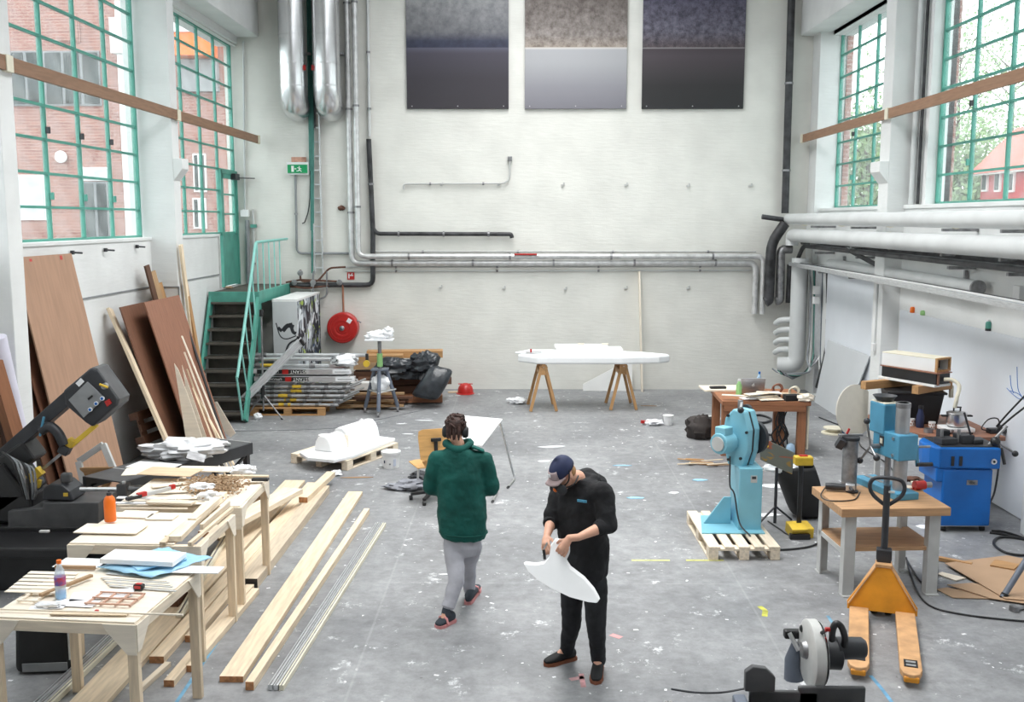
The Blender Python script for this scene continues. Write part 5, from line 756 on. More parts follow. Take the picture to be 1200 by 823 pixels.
# shield sheet, yellow stand, sack
a, b, c_, d = [D(x, y, 11.25-0.004*(x-892)) for x, y in ((890, 512), (931, 531), (928, 556), (891, 539))]
SH = graffiti('heat stained sheet', 1, (((150, 118, 60), 0.52, 2.2, (1.5, 1, 3)), ((150, 90, 70), 0.6, 2.6, (1.5, 1, 3))), (104, 106, 98))
t = thing('spark_shield', 'heat stained metal sheet tilted on a thin post right of the grinder', 'shield', tuple(G(908, 614)), world=True); q = MB(); V = [a, b, c_, d]; o_ = Vector((0.006, 0.012, 0)); q.add(V+[v+o_ for v in V], [(0, 1, 2, 3), (7, 6, 5, 4), (0, 4, 5, 1), (1, 5, 6, 2), (2, 6, 7, 3), (3, 7, 4, 0)]); q.build('sheet', SH, t)
g = G(908, 613); cyl(t, 'post', M.char, g, Vector((g.x, g.y, 0.66)), 0.018, 10)
for s in (-1, 1): tb(t, 'foot', M.char, [g+Vector((0, 0, 0.2)), g+Vector((s*0.22, 0.1*s, 0.01))], 0.012, 8)
cyl(t, 'bolt', M.brass if hasattr(M, 'brass') else M.yellow, a.lerp(c_, 0.25)+Vector((0, -0.0, 0)), a.lerp(c_, 0.25)+Vector((0, -0.02, 0)), 0.012, 8)
c = G(937, 632); t = thing('yellow_stand', 'black post stand with yellow foot box and yellow head', 'stand', (c.x+0.03, c.y+0.12, 0)); bx(t, 'foot_box', M.yellow, (0, 0, 0.07), (0.25, 0.22, 0.12), (0.12, 0, 0.1), bev=0.01); bx(t, 'pedal', M.yellow, (-0.04, -0.08, 0.12), (0.18, 0.14, 0.03), (0.25, 0, 0.1)); bx(t, 'base_block', M.black, (-0.03, -0.12, 0.03), (0.22, 0.06, 0.06)); zt2 = D(938, 545, c.y+0.15).z; cyl(t, 'post', M.black, (0.0, 0.03, 0.05), (0.0, 0.03, zt2), 0.028, 12); bx(t, 'head', M.yellow, (0.02, 0.03, zt2+0.05), (0.2, 0.12, 0.1), bev=0.015); bx(t, 'red_switch', M.red, (0.02, 0.03, zt2+0.105), (0.09, 0.05, 0.015))
b = MB(); sec = []
for k, (px0, px1, py, dp_) in enumerate(((928, 963, 611, 0.18), (924, 964, 595, 0.22), (915, 962, 570, 0.22), (908, 957, 553, 0.2), (906, 954, 545, 0.18))):
    l, r = D(px0, py, 11.55), D(px1, py, 11.55); z = l.z if k else 0.0; sec.append([Vector(((l.x+r.x)/2+(r.x-l.x)/2*math.copysign(abs(math.cos(j*PI/14))**0.7, math.cos(j*PI/14))+0.015*noise.noise((j*0.8, k, 2)), 11.55+dp_*math.copysign(abs(math.sin(j*PI/14))**0.7, math.sin(j*PI/14))+0.02*noise.noise((j*0.6, k, 7)), z+0.02*noise.noise((j*0.5, k, 4))*(k > 0))) for j in range(28)])
b.add([p for s in sec for p in s], [(i*28+j, i*28+(j+1) % 28, (i+1)*28+(j+1) % 28, (i+1)*28+j) for i in range(4) for j in range(28)]+[tuple(range(28))[::-1]], None, 0, True); o = b.build('waste_sack', M.rubber, None, None, 0, 2, 1); tag(o, 'open black waste sack standing behind the yellow stand', 'sack'); q = o.modifiers.new('th', 'SOLIDIFY'); q.thickness = 0.01
tag(blob('sack_paper', None, None, (3.05, 11.5, 0.6), (0.2, 0.1, 0.06), M.paper, 0.4), 'crumpled pale paper at the mouth of the black waste sack', 'paper')
# ---------------- desk with laptop ----------------
t = thing('work_desk', 'orange brown timber work table crowded with tools and a laptop', 'table', (3.6, 15.05, 0), -0.03); DH = 0.84
bx(t, 'table_top', M.orange_wood, (0.02, 0.05, DH-0.03), (1.3, 1.15, 0.06)); bx(t, 'apron', M.orange_wood, (0, -0.5, DH-0.1), (1.2, 0.04, 0.1))
for x, y in ((-0.56, -0.42), (0.56, -0.42), (0.4, 0.45), (-0.56, 0.45)): br(t, 'leg', M.orange_wood, (x, y, 0.0), (x, y, DH-0.06), 0.12, 0.1)
br(t, 'stretcher', M.orange_wood, (0.3, -0.3, 0.1), (0.34, -0.1, DH-0.1), 0.1, 0.05); bx(t, 'white_strip', M.cream, (0.66, -0.4, 0.45), (0.03, 0.06, 0.7))
tag(bx(None, 'drawing_board', M.veneer, (3.18, 15.6, DH+0.015), (0.7, 0.45, 0.03), (0, 0, 0.05)), 'pale board overhanging the left end of the work table', 'board'); tag(bx(None, 'black_case', M.black, (3.07, 15.5, DH+0.05), (0.26, 0.1, 0.035), (0, 0, 0.1), bev=0.015), 'slim black case on the pale board at the left of the work table', 'case')
lc = D(885, 461, 15.0); t = thing('laptop', 'open silver laptop seen from behind on the work table', 'laptop', (lc.x, 15.2, DH), 0.03); bx(t, 'base', M.alu, (0, 0.12, 0.01), (0.37, 0.26, 0.018), bev=0.005); bx(t, 'lid', M.alu, (0, -0.045, 0.135), (0.37, 0.01, 0.25), (0.25, 0, 0), bev=0.004); MB().lathe([(0.001, 0), (0.022, 0), (0.022, 0.004), (0.001, 0.004)], 16, rot(PI/2+0.25, 0, 0, (0, -0.049, 0.135))).ball((0.008, -0.06, 0.163), (0.006, 0.003, 0.01)).build('lid_emblem', M.white, t)
def bottle(name, label, px, py, z, Y, r, h, m, cap): c = D(px, py, Y); t = thing(name, label, 'bottle', (c.x, Y, z)); lt(t, 'bottle_body', m, [(0.001, 0), (r, 0), (r, h*0.62), (r*0.45, h*0.82), (r*0.4, h*0.9), (0.001, h*0.9)], n=16); lt(t, 'cap', cap, [(r*0.45, h*0.88), (r*0.45, h), (0.001, h)], n=12); return t
M.petblue = mat('pale blue bottle plastic', srgb(170, 200, 226), 0.15, 0, 0.1, 8); bottle('water_bottle', 'pale blue water bottle behind the laptop', 890, 440, DH, 15.5, 0.04, 0.3, M.petblue, M.blue); bottle('cleaner_bottle', 'clear green bottle left of the laptop', 866, 458, DH, 15.0, 0.045, 0.26, M.lgreen, M.plastic_white)
rg = random.Random(5)
for k in range(9): tag(bx(None, 'veneer_scrap', M.veneer if k % 3 else M.paper, (3.12+rg.uniform(0, 0.6), 14.62+rg.uniform(0, 0.2), DH+0.008+0.013*k), (rg.uniform(0.25, 0.5), rg.uniform(0.06, 0.2), 0.012), (0, 0, rg.uniform(-0.5, 0.5))), 'thin pale scrap in the pile at the front of the work table', 'scrap', 'scraps on the work table')
for k, (dx, dy, d, m, lb) in enumerate(((3.66, 14.95, (0.22, 0.12, 0.07), M.black, 'black power tool body in front of the laptop'), (3.5, 15.0, (0.2, 0.1, 0.05), M.char, 'dark grey tool left in front of the laptop'), (3.82, 14.85, (0.12, 0.1, 0.06), M.rubber, 'small black tool by the laptop corner'), (3.58, 14.88, (0.2, 0.06, 0.03), M.blue, 'flat blue tool in front of the laptop'))):
    t = thing('hand_tool', lb, 'tool', (dx, dy, DH), 0.4*k); bx(t, 'tool_body', m, (0, 0, d[2]/2+0.005), d, bev=0.015); tb(t, 'tool_grip', M.black, [(0.05, 0.0, d[2]*0.6), (0.14, 0.05, d[2]*0.7), (0.19, 0.06, d[2]*0.3)], 0.018, 8)
for k, (x, y, m, lb) in enumerate(((3.93, 15.2, M.copper, 'brown rope coil right of the laptop'), (4.12, 14.95, M.cream, 'cream rope coil at the right end of the work table'))):
    b = MB()
    for q in range(5): b.tube([(0.07*math.cos(a*PI/8)+0.01*q-0.02, 0.02*(q-2)+0.01*math.sin(a), 0.08+0.07*math.sin(a*PI/8)) for a in range(16)], 0.012, 6, 0, True)
    o = b.build('rope_coil', m, None, Matrix.Translation((x, y, DH))); tag(o, lb, 'rope')
tag(br(None, 'round_dowel', M.pine, (3.85, 15.02, DH+0.03), (4.3, 14.9, DH+0.03), 0.06, 0.05, bev=0.015), 'pale round dowel across the right end of the work table', 'dowel'); tag(bx(None, 'black_box', M.rubber, (4.0, 14.62, DH+0.045), (0.24, 0.14, 0.09), (0, 0, 0.1)), 'black box at the front right of the work table', 'box'); tag(blob('shavings', None, None, (4.18, 14.55, DH+0.05), (0.12, 0.08, 0.06), M.veneer, 0.5), 'pale pile of shavings on the right front corner of the work table', 'shavings')
b = MB(); rg = random.Random(9)
for k in range(9): x, y = 3.92+rg.uniform(-0.1, 0.12), 14.75+rg.uniform(-0.1, 0.1); b.tube(curve([(x, y, 0.72), (x+rg.uniform(-0.08, 0.08), y, 0.5), (x+rg.uniform(-0.1, 0.1), y, 0.3), (x+rg.uniform(-0.1, 0.1), y, 0.1)], 4), 0.012, 5)
tag(b.build('cable_tangle', M.black), 'tangle of black cables hanging under the work table', 'cables'); tag(blob('glass_jar', None, None, (4.0, 14.6, 0.1), (0.07, 0.07, 0.1), M.petblue, 0.05), 'pale bottle on the floor under the work table', 'bottle')
for px, py, lb in ((900, 515, 'black tool bag strap under the work table'), (890, 492, 'dark hose piece behind the grinder'), ): cord(lb, [(px-14, py), (px, py-4), (px+14, py+1), (px+4, py+5), (px-10, py+2)], 0.02, M.char, 'black_strap', cat='strap')
tag(blob('dark_bag', None, None, tuple(G(824, 517)+Vector((0, 0.2, 0.17))), (0.24, 0.2, 0.22), mat('dark brown bag', srgb(62, 56, 54), 0.8, 0, 0.2), 0.3), 'dark brown bag slumped on the floor left of the work table', 'bag'); tag(bx(None, 'grey_case', M.lgrey, tuple(G(838, 505)+Vector((0, 0.3, 0.09))), (0.3, 0.3, 0.16), (0.1, 0, 0.4), bev=0.02), 'grey case behind the dark brown bag', 'case')
b = 0; rg = random.Random(11)
for k in range(12): c = G(805+rg.uniform(-5, 40), 543+rg.uniform(-3, 4)); a = rg.uniform(-0.4, 0.4); L_ = rg.uniform(0.25, 0.5); tag(br(None, 'wood_strip', M.pine if k % 2 else M.tan, c+Vector((-L_*math.cos(a)/2, -L_*math.sin(a)/2, 0.012+0.01*(k//3))), c+Vector((L_*math.cos(a)/2, L_*math.sin(a)/2, 0.012+0.01*(k//3))), 0.025, 0.012), 'thin wood strip in the little heap behind the grinder', 'strip', 'wood strips behind the grinder')
# ---------------- mitre saw in the foreground ----------------
SZ = 0.9; t = thing('mitre_saw', 'dark grey mitre saw with silver blade guard at the bottom edge', 'saw', (1.42, 4.95, SZ))
def LS(px, py, y): v = D(px, py, y); return Vector((v.x-1.42, v.y-4.95, v.z-SZ))
bx(t, 'fence_bridge', M.dgrey, (0.02, 0.13, 0.04), (0.3, 0.02, 0.05)); bx(t, 'saw_base', M.char, (0.05, -0.05, 0.02), (0.62, 0.3, 0.05), bev=0.012); MB().tube([(0.05, -0.1, 0.03), (0.05, -0.1, 0.05)], 0.17, 28).build('turntable', M.grey, t)
bx(t, 'fence', M.dgrey, (LS(965, 800, 5.15).x+0.02, 0.12, 0.075), (0.36, 0.03, 0.1), bev=0.01); bx(t, 'fence', M.dgrey, (LS(917, 800, 5.1).x, 0.12, 0.055), (0.37, 0.03, 0.09), bev=0.01); a = LS(890, 803, 5.05); pr(t, 'fence_lug', M.dgrey, [(-0.08, -0.05), (0.08, -0.05), (0.08, 0.03), (0.03, 0.08), (-0.04, 0.09), (-0.08, 0.06)], 0.04, FACE @ Matrix.Translation((a.x, a.z+0.02, -0.12)), 0.006); bx(t, 'side_clamp', M.blgrey, (a.x-0.1, 0.08, 0.03), (0.07, 0.12, 0.08), bev=0.01)
bx(t, 'red_insert', M.red, (LS(950, 815, 4.9).x, -0.06, 0.056), (0.035, 0.2, 0.006), (0, 0, 0.3)); bx(t, 'red_insert', M.red, (LS(942, 815, 4.9).x, -0.06, 0.056), (0.03, 0.2, 0.006), (0, 0, 0.3))
bc = LS(952, 766, 5.25); MB().lathe([(0.02, -0.035), (0.17, -0.035), (0.185, -0.025), (0.185, 0.025), (0.17, 0.035), (0.02, 0.035)], 36, Matrix.Translation(bc) @ rot(0, PI/2, 0) @ rot(0, 0, 0) @ Matrix.Identity(4)).build('blade_guard', mat('frosted guard', (0.72, 0.72, 0.7), 0.35, 0.2, 0.06, 9), t, None, 0); MB().tube([bc+Vector((0.04, 0, 0)), bc+Vector((0.043, 0, 0))], 0.175, 36).build('saw_blade', M.steel, t); lt(t, 'guard_hub', M.dsteel, [(0.001, 0.03), (0.04, 0.02), (0.05, 0), (0.05, -0.02)], tuple(bc+Vector((-0.04, 0, 0.02))), (0, -PI/2, 0))
pv = LS(928, 790, 5.35); MB().tube([pv+Vector((0.03, 0.05, -0.05)), pv+Vector((0.02, 0.05, 0.06)), LS(935, 755, 5.4)], [0.06, 0.05, 0.035], 12).build('pivot_arm', M.blgrey, t); bx(t, 'arm_web', M.char, LS(938, 775, 5.4), (0.07, 0.06, 0.2), bev=0.015); MB().tube([LS(925, 742, 5.4), LS(936, 763, 5.35)], 0.013, 10).build('chrome_bar', M.steel, t); bx(t, 'rail_head', M.black, LS(929, 743, 5.42), (0.1, 0.05, 0.05), bev=0.01); MB().ball(LS(942, 737, 5.35), 0.025).build('lock_knob', M.black, t)
ms = LS(973, 768, 5.22); MB().tube([ms+Vector((-0.06, 0, 0.0)), ms+Vector((0.05, 0, 0)), ms+Vector((0.06, 0, 0))], [0.075, 0.08, 0.06], 18).build('gear_housing', M.char, t); MB().tube([LS(980, 760, 5.22), LS(1010, 760, 5.22), LS(1014, 760, 5.22)], [0.062, 0.06, 0.045], 18).build('motor', M.char, t)
hp = [LS(975, 750, 5.15), LS(976, 738, 5.1), LS(980, 731, 5.1), LS(986, 735, 5.1), LS(990, 747, 5.15), LS(989, 757, 5.18)]; MB().tube(curve(hp, 4), 0.018, 10).build('d_handle', M.black, t); bx(t, 'red_trigger', M.red, LS(970, 738, 5.1), (0.03, 0.02, 0.02)); MB().tube([LS(963, 742, 5.15), LS(970, 738, 5.1)], 0.01, 8).build('trigger_lever', M.black, t); bx(t, 'red_lock', M.red, LS(966, 750, 5.15), (0.025, 0.02, 0.025))
t = thing('saw_stand', 'steel stand carrying the mitre saw at the bottom edge', 'stand', (1.45, 4.9, 0))
for s in (-1, 1): br(t, 'beam', M.dsteel, (-0.75, s*0.1, SZ-0.03), (0.6, s*0.1, SZ-0.03), 0.05, 0.05)
for x in (-0.6, 0.5):
    for y in (-0.3, 0.3): br(t, 'leg', M.dsteel, (x*1.1, y, 0), (x, y*0.3, SZ-0.05), 0.04, 0.04)
t = thing('pipe_clamp', 'chrome work support with a cord at the bottom edge left of the saw', 'clamp', (0.72, 4.98, SZ-0.0)); 
for k in range(2): c = LS(779+k*6, 815, 5.0)+Vector((0.7, -0.03, 0)); tb(t, 'chrome_tube', M.steel, [(c.x, 0, -0.02), (c.x+0.005, 0.02, 0.07)], 0.01, 10)
o = tb(None, 'saw_cable', M.char, curve([D(787, 808, 5.0), D(815, 812, 5.05), D(845, 812, 5.1), D(875, 807, 5.1)], 6), 0.006, 6); tag(o, 'grey cord stretching from the chrome support to the mitre saw', 'cord')
# ================= left side: sheets leaning on the wall =================
def sheet(name, label, cat, a, b, c, d, m, th=0.018):
    a, b, c, d = [Vector(v) for v in (a, b, c, d)]; x = (b-a).normalized(); y = ((d-a)-x*x.dot(d-a)).normalized(); n = x.cross(y)
    X = Matrix(((y.x, x.x, n.x, a.x), (y.y, x.y, n.y, a.y), (y.z, x.z, n.z, a.z), (0, 0, 0, 1))); I = X.inverted(); P = [I @ v for v in (a, b, c, d)]
    o = MB().prism([(p.x, p.y) for p in P], th).build(name, m, None, X, 0.002); return tag(o, label, cat)
o = sheet('plywood_sheet', 'big tan plywood sheet leaning on the left wall, tallest sheet', 'plywood', (-5.06, 10.95, 0), (-5.06, 12.4, 0), (-5.6, 12.3, 3.09), (-5.6, 10.9, 3.09), M.ply)
for k, (y, z) in enumerate(((11.25, 3.04), (12.0, 3.05))): q = bx(o, 'red_mark', M.red, (0, 0, 0), (0.05, 0.06, 0.004), bev=0); q.matrix_basis = o.matrix_basis.inverted() @ Matrix.Translation((-5.575, y, z)) @ rot(0, PI/2-0.17, 0)
for k, (y0, x0, dx, ht) in enumerate(((10.85, -5.12, 0, 2.4), (10.7, -5.2, 0.0, 2.1))): sheet('brown_sheet', 'dark brown sheet edge standing behind the big plywood sheet, %s' % ('front one' if k == 0 else 'rear one'), 'plywood', (x0, y0+0.1, 0), (x0, y0+1.2, 0), (-5.64, y0+1.1, ht), (-5.64, y0+0.05, ht), M.darkwood if k else M.redply)
a, b = S(3, 385, -5.5), D(50, 592, 10.75); tag(tb(None, 'white_roll', mat('lilac white roll', srgb(214, 212, 226), 0.7, 0, 0.04), [Vector((-5.45, 10.15, 2.3)), Vector((b.x-0.05, 10.7, 0.12))], 0.11, 18), 'long white paper roll leaning on the near left pier', 'roll')
tag(br(None, 'leaning_beam', M.orange_wood, D(-8, 425, 9.9), D(26, 540, 10.2), 0.1, 0.16), 'orange brown beam leaning behind the band saw at the left edge', 'beam'); tag(br(None, 'leaning_beam', M.darkwood, D(-14, 440, 10.0), D(6, 540, 10.2), 0.1, 0.14), 'dark beam leaning at the very left edge behind the band saw', 'beam')
a = S(128, 362, -5.68); b = D(198, 523, 13.05); b = a+(b-a)*((a.z-0.03)/(a.z-b.z)); tag(br(None, 'leaning_plank', M.pine, b, a, 0.13, 0.045, up=(1, 0, 0)), 'single pale plank leaning on the left wall right of the big plywood', 'plank')
sheet('plywood_sheet', 'reddish plywood sheet leaning in front of a brown one by the pier', 'plywood', (-4.62, 13.8, 0), (-4.62, 15.2, 0), (-5.28, 15.15, 2.36), (-5.28, 13.75, 2.36), M.redply, 0.02); sheet('plywood_sheet', 'dark edged sheet right behind the reddish plywood', 'plywood', (-4.7, 14.4, 0), (-4.7, 15.32, 0), (-5.33, 15.3, 2.34), (-5.33, 14.4, 2.34), M.black, 0.02)
sheet('plywood_sheet', 'brown sheet leaning behind the reddish plywood, shifted left', 'plywood', (-4.86, 13.5, 0), (-4.86, 14.8, 0), (-5.5, 14.7, 2.32), (-5.5, 13.45, 2.32), M.darkwood if False else wood('brown ply', srgb(124, 84, 64)), 0.02)
for k, (px0, px1, py, m) in enumerate(((169, 174, 311, M.darkwood), (176, 181, 318, M.oldpine), (182, 190, 332, M.tan))):
    a = S((px0+px1)/2, py, -5.6); tag(br(None, 'leaning_board', m, Vector((-5.1, a.y+0.3, 0.0)), a, 0.16+0.02*k, 0.03, up=(1, 0, 0)), ('dark narrow board showing above the reddish plywood', 'weathered narrow board showing above the reddish plywood, middle', 'tan narrow board next to the pier above the reddish plywood')[k], 'board')
for k, (pa, pb) in enumerate((((211.5, 287), (238, 486)), ((217, 330), (247, 488)))):
    a = S(*pa, -5.29); c = D(*pb, 16.0); tag(br(None, 'leaning_plank', (M.pine, M.tan)[k], Vector((c.x+0.02, 15.95, 0.0)), a+Vector((0, 0.0, 0)), 0.1, 0.04, up=(1, 0, 0)), ('tall pale plank leaning on the pier beside the stairs', 'tan plank leaning on the pier beside the tall pale one')[k], 'plank')
tag(br(None, 'black_pipe_length', M.black, D(262, 515, 14.6), D(209, 352, 15.25), 0.03, 0.03), 'thin black bar along the right edge of the reddish plywood', 'bar')
for k, (pa, pb, w_) in enumerate((((213, 394), (263, 519), 0.035), ((216, 413), (256, 520), 0.035), ((219, 433), (250, 519), 0.03), ((229, 460), (258, 520), 0.04), ((234, 470), (262, 522), 0.03), ((226, 455), (252, 522), 0.03))):
    a, b = D(*pa, 14.1-0.05*k), D(*pb, 13.55-0.05*k); b = b+(b-a)*(b.z/(a.z-b.z)); b.z = 0.005; tag(br(None, 'leaning_strip', M.veneer if k < 2 else M.pine, b, a, w_, 0.02, up=(1, 0, 0)), '%s strip of the bunch leaning right of the reddish plywood' % ('tallest pale', 'second tallest pale', 'thin upper left pine', 'thick middle pine', 'rightmost short pine', 'leftmost short pine')[k], 'strip', 'strips leaning by the reddish plywood')
def spike(label, pts, Y): 
    P = [D(x, y, Y) for x, y in pts]; z0 = min(p.z for p in P); b = MB(); b.prism([(p.x, p.z) for p in P], 0.012, Matrix(((1, 0, 0, 0), (0, 0, 1, Y), (0, 1, 0, 0), (0, 0, 0, 1)))); return tag(b.build('pointed_offcut', M.veneer), label, 'offcut')
spike('long pointed pale offcut standing before the reddish plywood', [(204, 426), (209, 434), (226, 480), (242, 530), (222, 545), (220, 530)], 13.4); spike('second pointed pale offcut just behind the first', [(213, 428), (217, 440), (246, 525), (230, 530)], 13.45); spike('short slanted pale offcut at the foot of the stairs', [(250, 472), (254, 471), (276, 508), (270, 513), (262, 506)], 15.3)
# leaning pallet
o = pallet('old pallet standing on edge against the left wall behind the plank', (-5.35, 14.2, 0.62), 0, 1.15, 0.8, M.darkwood); o.rotation_euler = (0, PI/2-0.25, 0.0); o.rotation_euler = (PI/2, 0.0, PI/2); o.rotation_euler.y = 0.0
o.location = (-5.3, 14.15, 0.42); o.rotation_euler = Euler((1.32, 0, PI/2-0.2), 'XYZ')
t = thing('open_crate', 'grey wooden frame leaning at the foot of the big plywood', 'frame', (-4.75, 11.0, 0), world=True); q = [D(92, 541, 10.9), D(121, 521, 10.9), D(134, 552, 10.75), D(106, 600, 10.75)]
for a, b in ((0, 1), (1, 2), (0, 3), (3, 2)): br(t, 'rail', M.lgrey if a != 3 else M.tan, q[a], q[b], 0.07, 0.04, up=(0, 1, 0))
br(t, 'brace', M.tan, q[0].lerp(q[3], 0.2), q[2], 0.09, 0.03, up=(0, 1, 0)); br(t, 'foot_leg', M.lgrey, q[3], Vector((q[3].x, q[3].y, 0)), 0.06, 0.04)
for k, (px, py) in enumerate(((122, 293), (159, 289), (83, 296))):
    c = S(px, py, -5.735); o = MB().box((0.02, 0, 0), (0.04, 0.04, 0.05)).tube([(0.03, 0, 0), (0.09, 0.12, -0.01)], 0.012, 6).build('wall_hook', M.char, None, Matrix.Translation(c)); tag(o, ('black hook on the left dado, middle of three', 'black hook on the left dado nearest the far pier', 'black hook on the left dado by the plywood top')[k], 'hook')
# ================= band saw and roller table =================
YB_ = 9.62; XZ = lambda y0: Matrix(((1, 0, 0, 0), (0, 0, 1, y0), (0, 1, 0, 0), (0, 0, 0, 1)))
t = thing('band_saw', 'dark grey metal cutting band saw with its arm raised at the left', 'saw', (-4.7, YB_, 0), world=True)
def bp(name, m, pts, y0, th, bev=0.008): P = [D(x, y, YB_) for x, y in pts]; return pr(t, name, m, [(p.x, p.z) for p in P], th, XZ(y0), bev)
bp('saw_arm', M.char, [(-25, 550), (82, 455), (92, 462), (84, 474), (35, 516), (-20, 565)], YB_-0.08, 0.2); bp('wheel_housing', M.char, [(80, 456), (112, 429), (120, 432), (144, 466), (143, 473), (114, 498), (106, 493), (82, 472)], YB_-0.12, 0.3, 0.02); bp('housing_cover', M.dgrey, [(112, 429), (119, 430), (145, 466), (143, 473), (138, 468)], YB_-0.1, 0.26)
bp('control_panel', M.grey, [(87.4, 466), (109, 445), (129, 463.7), (105, 486.7)], YB_-0.14, 0.03, 0.004); bp('warning_label', M.paper, [(95, 447), (101, 441), (105, 445), (99, 451)], YB_-0.126, 0.01, 0); bp('red_switch', M.red, [(129, 468), (134, 465), (137, 470), (132, 474)], YB_-0.14, 0.03, 0.002)
for x, y in ((106, 480), (113, 473), (120, 467)): c = D(x, y, YB_-0.14); MB().tube([c, c+Vector((0, -0.015, 0))], 0.021, 16).build('push_button', M.paper, t); MB().tube([c+Vector((0, -0.015, 0)), c+Vector((0, -0.02, 0))], 0.014, 14).build('button_symbol', M.blue, t)
bp('panel_slot', M.black, [(110, 464), (115, 460), (116, 462), (111, 466)], YB_-0.146, 0.01, 0); c = D(124, 452, YB_-0.13); MB().tube([c, c+Vector((0, -0.05, 0))], 0.03, 12).build('tension_knob', M.dsteel, t); MB().tube([c+Vector((-0.04, -0.05, 0.02)), c+Vector((0.04, -0.05, -0.01))], 0.012, 8).build('tension_bar', M.yellow, t)
a, b = D(28, 568, YB_-0.03), D(114, 497, YB_-0.03); br(t, 'saw_blade', M.dsteel, a, b, 0.004, 0.03, up=(0, 0, 1)); a, b = D(83, 523, YB_-0.06), D(113, 498, YB_-0.06); br(t, 'blade_guard', M.yellow, a, b, 0.05, 0.045); bx(t, 'guide_block', M.yellow, D(83, 519, YB_-0.06), (0.07, 0.08, 0.08), (0, 0.6, 0)); br(t, 'lower_guide', M.yellow, D(35, 562, YB_-0.06), D(48, 551, YB_-0.06), 0.08, 0.09); bx(t, 'lower_tag', M.yellow, D(45, 567, YB_-0.06), (0.04, 0.05, 0.08), (0, 0.3, 0))
MB().tube(curve([D(48, 505, YB_-0.1), D(58, 500, YB_-0.1), (D(68, 508, YB_-0.1)), D(75, 522, YB_-0.1)], 5), [0.05]*15+[0.045], 10).build('guide_arm', M.char, t); bx(t, 'guide_holder', M.char, D(76, 527, YB_-0.08), (0.1, 0.1, 0.09), (0, 0.5, 0), bev=0.01); bx(t, 'blue_handle', M.midblue, D(49, 500, YB_-0.13), (0.02, 0.02, 0.2), (0, 0.25, 0))
for k, (x, y, d, m) in enumerate(((18, 540, (0.5, 0.3, 0.22), M.black), (8, 570, (0.42, 0.4, 0.4), M.black), (30, 560, (0.16, 0.3, 0.3), M.char), (20, 590, (0.5, 0.4, 0.3), M.black))): bx(t, 'motor_block', m, D(x, y, YB_+0.05), d, (0, -0.6 if k < 3 else 0, 0), bev=0.03)
for k in range(6): tb(t, 'hydraulic_hose', (M.black, M.cable, M.dsteel)[k % 3], curve([D(2+k*5, 530+k*3, YB_-0.13), D(14+k*5, 540+k*2, YB_-0.2), D(22+k*4, 560+k*3, YB_-0.2), D(30+k*2, 585, YB_-0.15)], 4), 0.012, 6)
cyl(t, 'hydraulic_cylinder', M.steel, D(18, 543, YB_-0.16), D(27, 560, YB_-0.16), 0.018, 10)
bp('vise_bed', M.dgrey, [(22, 592), (62, 588), (62, 582), (126, 582), (126, 612), (72, 614), (64, 622), (22, 614)], YB_-0.22, 0.5, 0.01); bp('vise_jaw', M.char, [(60, 580), (62, 566), (70, 561), (82, 562), (92, 570), (96, 581)], YB_-0.2, 0.3, 0.015); bp('yellow_sticker', M.yellow, [(85, 571.5), (90, 571.5), (90, 575.5), (85, 575.5)], YB_-0.206, 0.008, 0); bx(t, 'jaw_fin', M.dgrey, D(78, 560, YB_-0.1), (0.1, 0.08, 0.1), bev=0.02)
cyl(t, 'feed_rod', M.steel, D(94, 573.5, YB_-0.1), D(145, 573.5, YB_-0.1), 0.022, 12); cyl(t, 'feed_rod', M.dsteel, D(140, 573, YB_-0.1), D(172, 572, YB_-0.1), 0.03, 12); bx(t, 'rod_bracket', M.dgrey, D(145, 578, YB_-0.1), (0.1, 0.12, 0.2), bev=0.01); bx(t, 'bracket_screw', M.steel, D(145, 567, YB_-0.12), (0.03, 0.03, 0.05))
bx(t, 'base_cabinet', M.black, (-4.75, YB_+0.05, 0.26), (1.5, 0.55, 0.52), bev=0.015); bx(t, 'coolant_tray', M.black, (-4.85, YB_-0.35, 0.42), (1.4, 0.75, 0.1), bev=0.02); bx(t, 'tray_base', M.black, (-4.85, YB_-0.3, 0.19), (1.1, 0.55, 0.38)); bx(t, 'small_plate', M.lgrey, D(52, 623, YB_-0.6), (0.09, 0.04, 0.02))
t = thing('roller_table', 'dark grey steel feed table with legs behind the veneer tables', 'table', (-4.0, 11.05, 0), -0.42); HT = 0.80
for s in (-1, 1): br(t, 'side_rail', M.char, (s*0.27, -1.0, HT-0.07), (s*0.27, 1.05, HT-0.07), 0.05, 0.14)
for k in range(5): bx(t, 'top_plate', M.dgrey, (0, -0.8+k*0.41, HT-0.005), (0.54, 0.395, 0.015)); bx(t, 'white_seam', M.lgrey, (0, -0.6+k*0.41, HT+0.003), (0.54, 0.012, 0.008), bev=0)
for s in (-1, 1):
    for y in (-0.9, 0.98): bx(t, 'leg', M.char, (s*0.25, y, (HT-0.1)/2), (0.06, 0.06, HT-0.1))
br(t, 'brace', M.char, (0.25, 0.95, 0.1), (0.25, 0.5, HT-0.12), 0.03, 0.03); br(t, 'brace', M.char, (0.25, 0.95, HT-0.15), (0.25, 0.35, 0.35), 0.03, 0.03)
b_ = blob('plastic_sack', 'big crumpled white plastic sack on the roller table', 'sack', tuple(G(218, 536, HT)+Vector((0, 0, 0.1))), (0.42, 0.22, 0.12), mat('milky plastic', (0.8, 0.81, 0.83), 0.35, 0, 0.05, 8, bump=0.5, bscale=10), 0.4, None, None, 36, 22); b_.rotation_euler.z = 0.2
tag(bx(None, 'steel_scraper', M.dsteel, G(238, 537, HT)+Vector((-0.0, -0.24, 0.07)), (0.2, 0.14, 0.02), (0.4, 0.3, 0.2)), 'dull metal scraper poking out of the white sack', 'scraper')
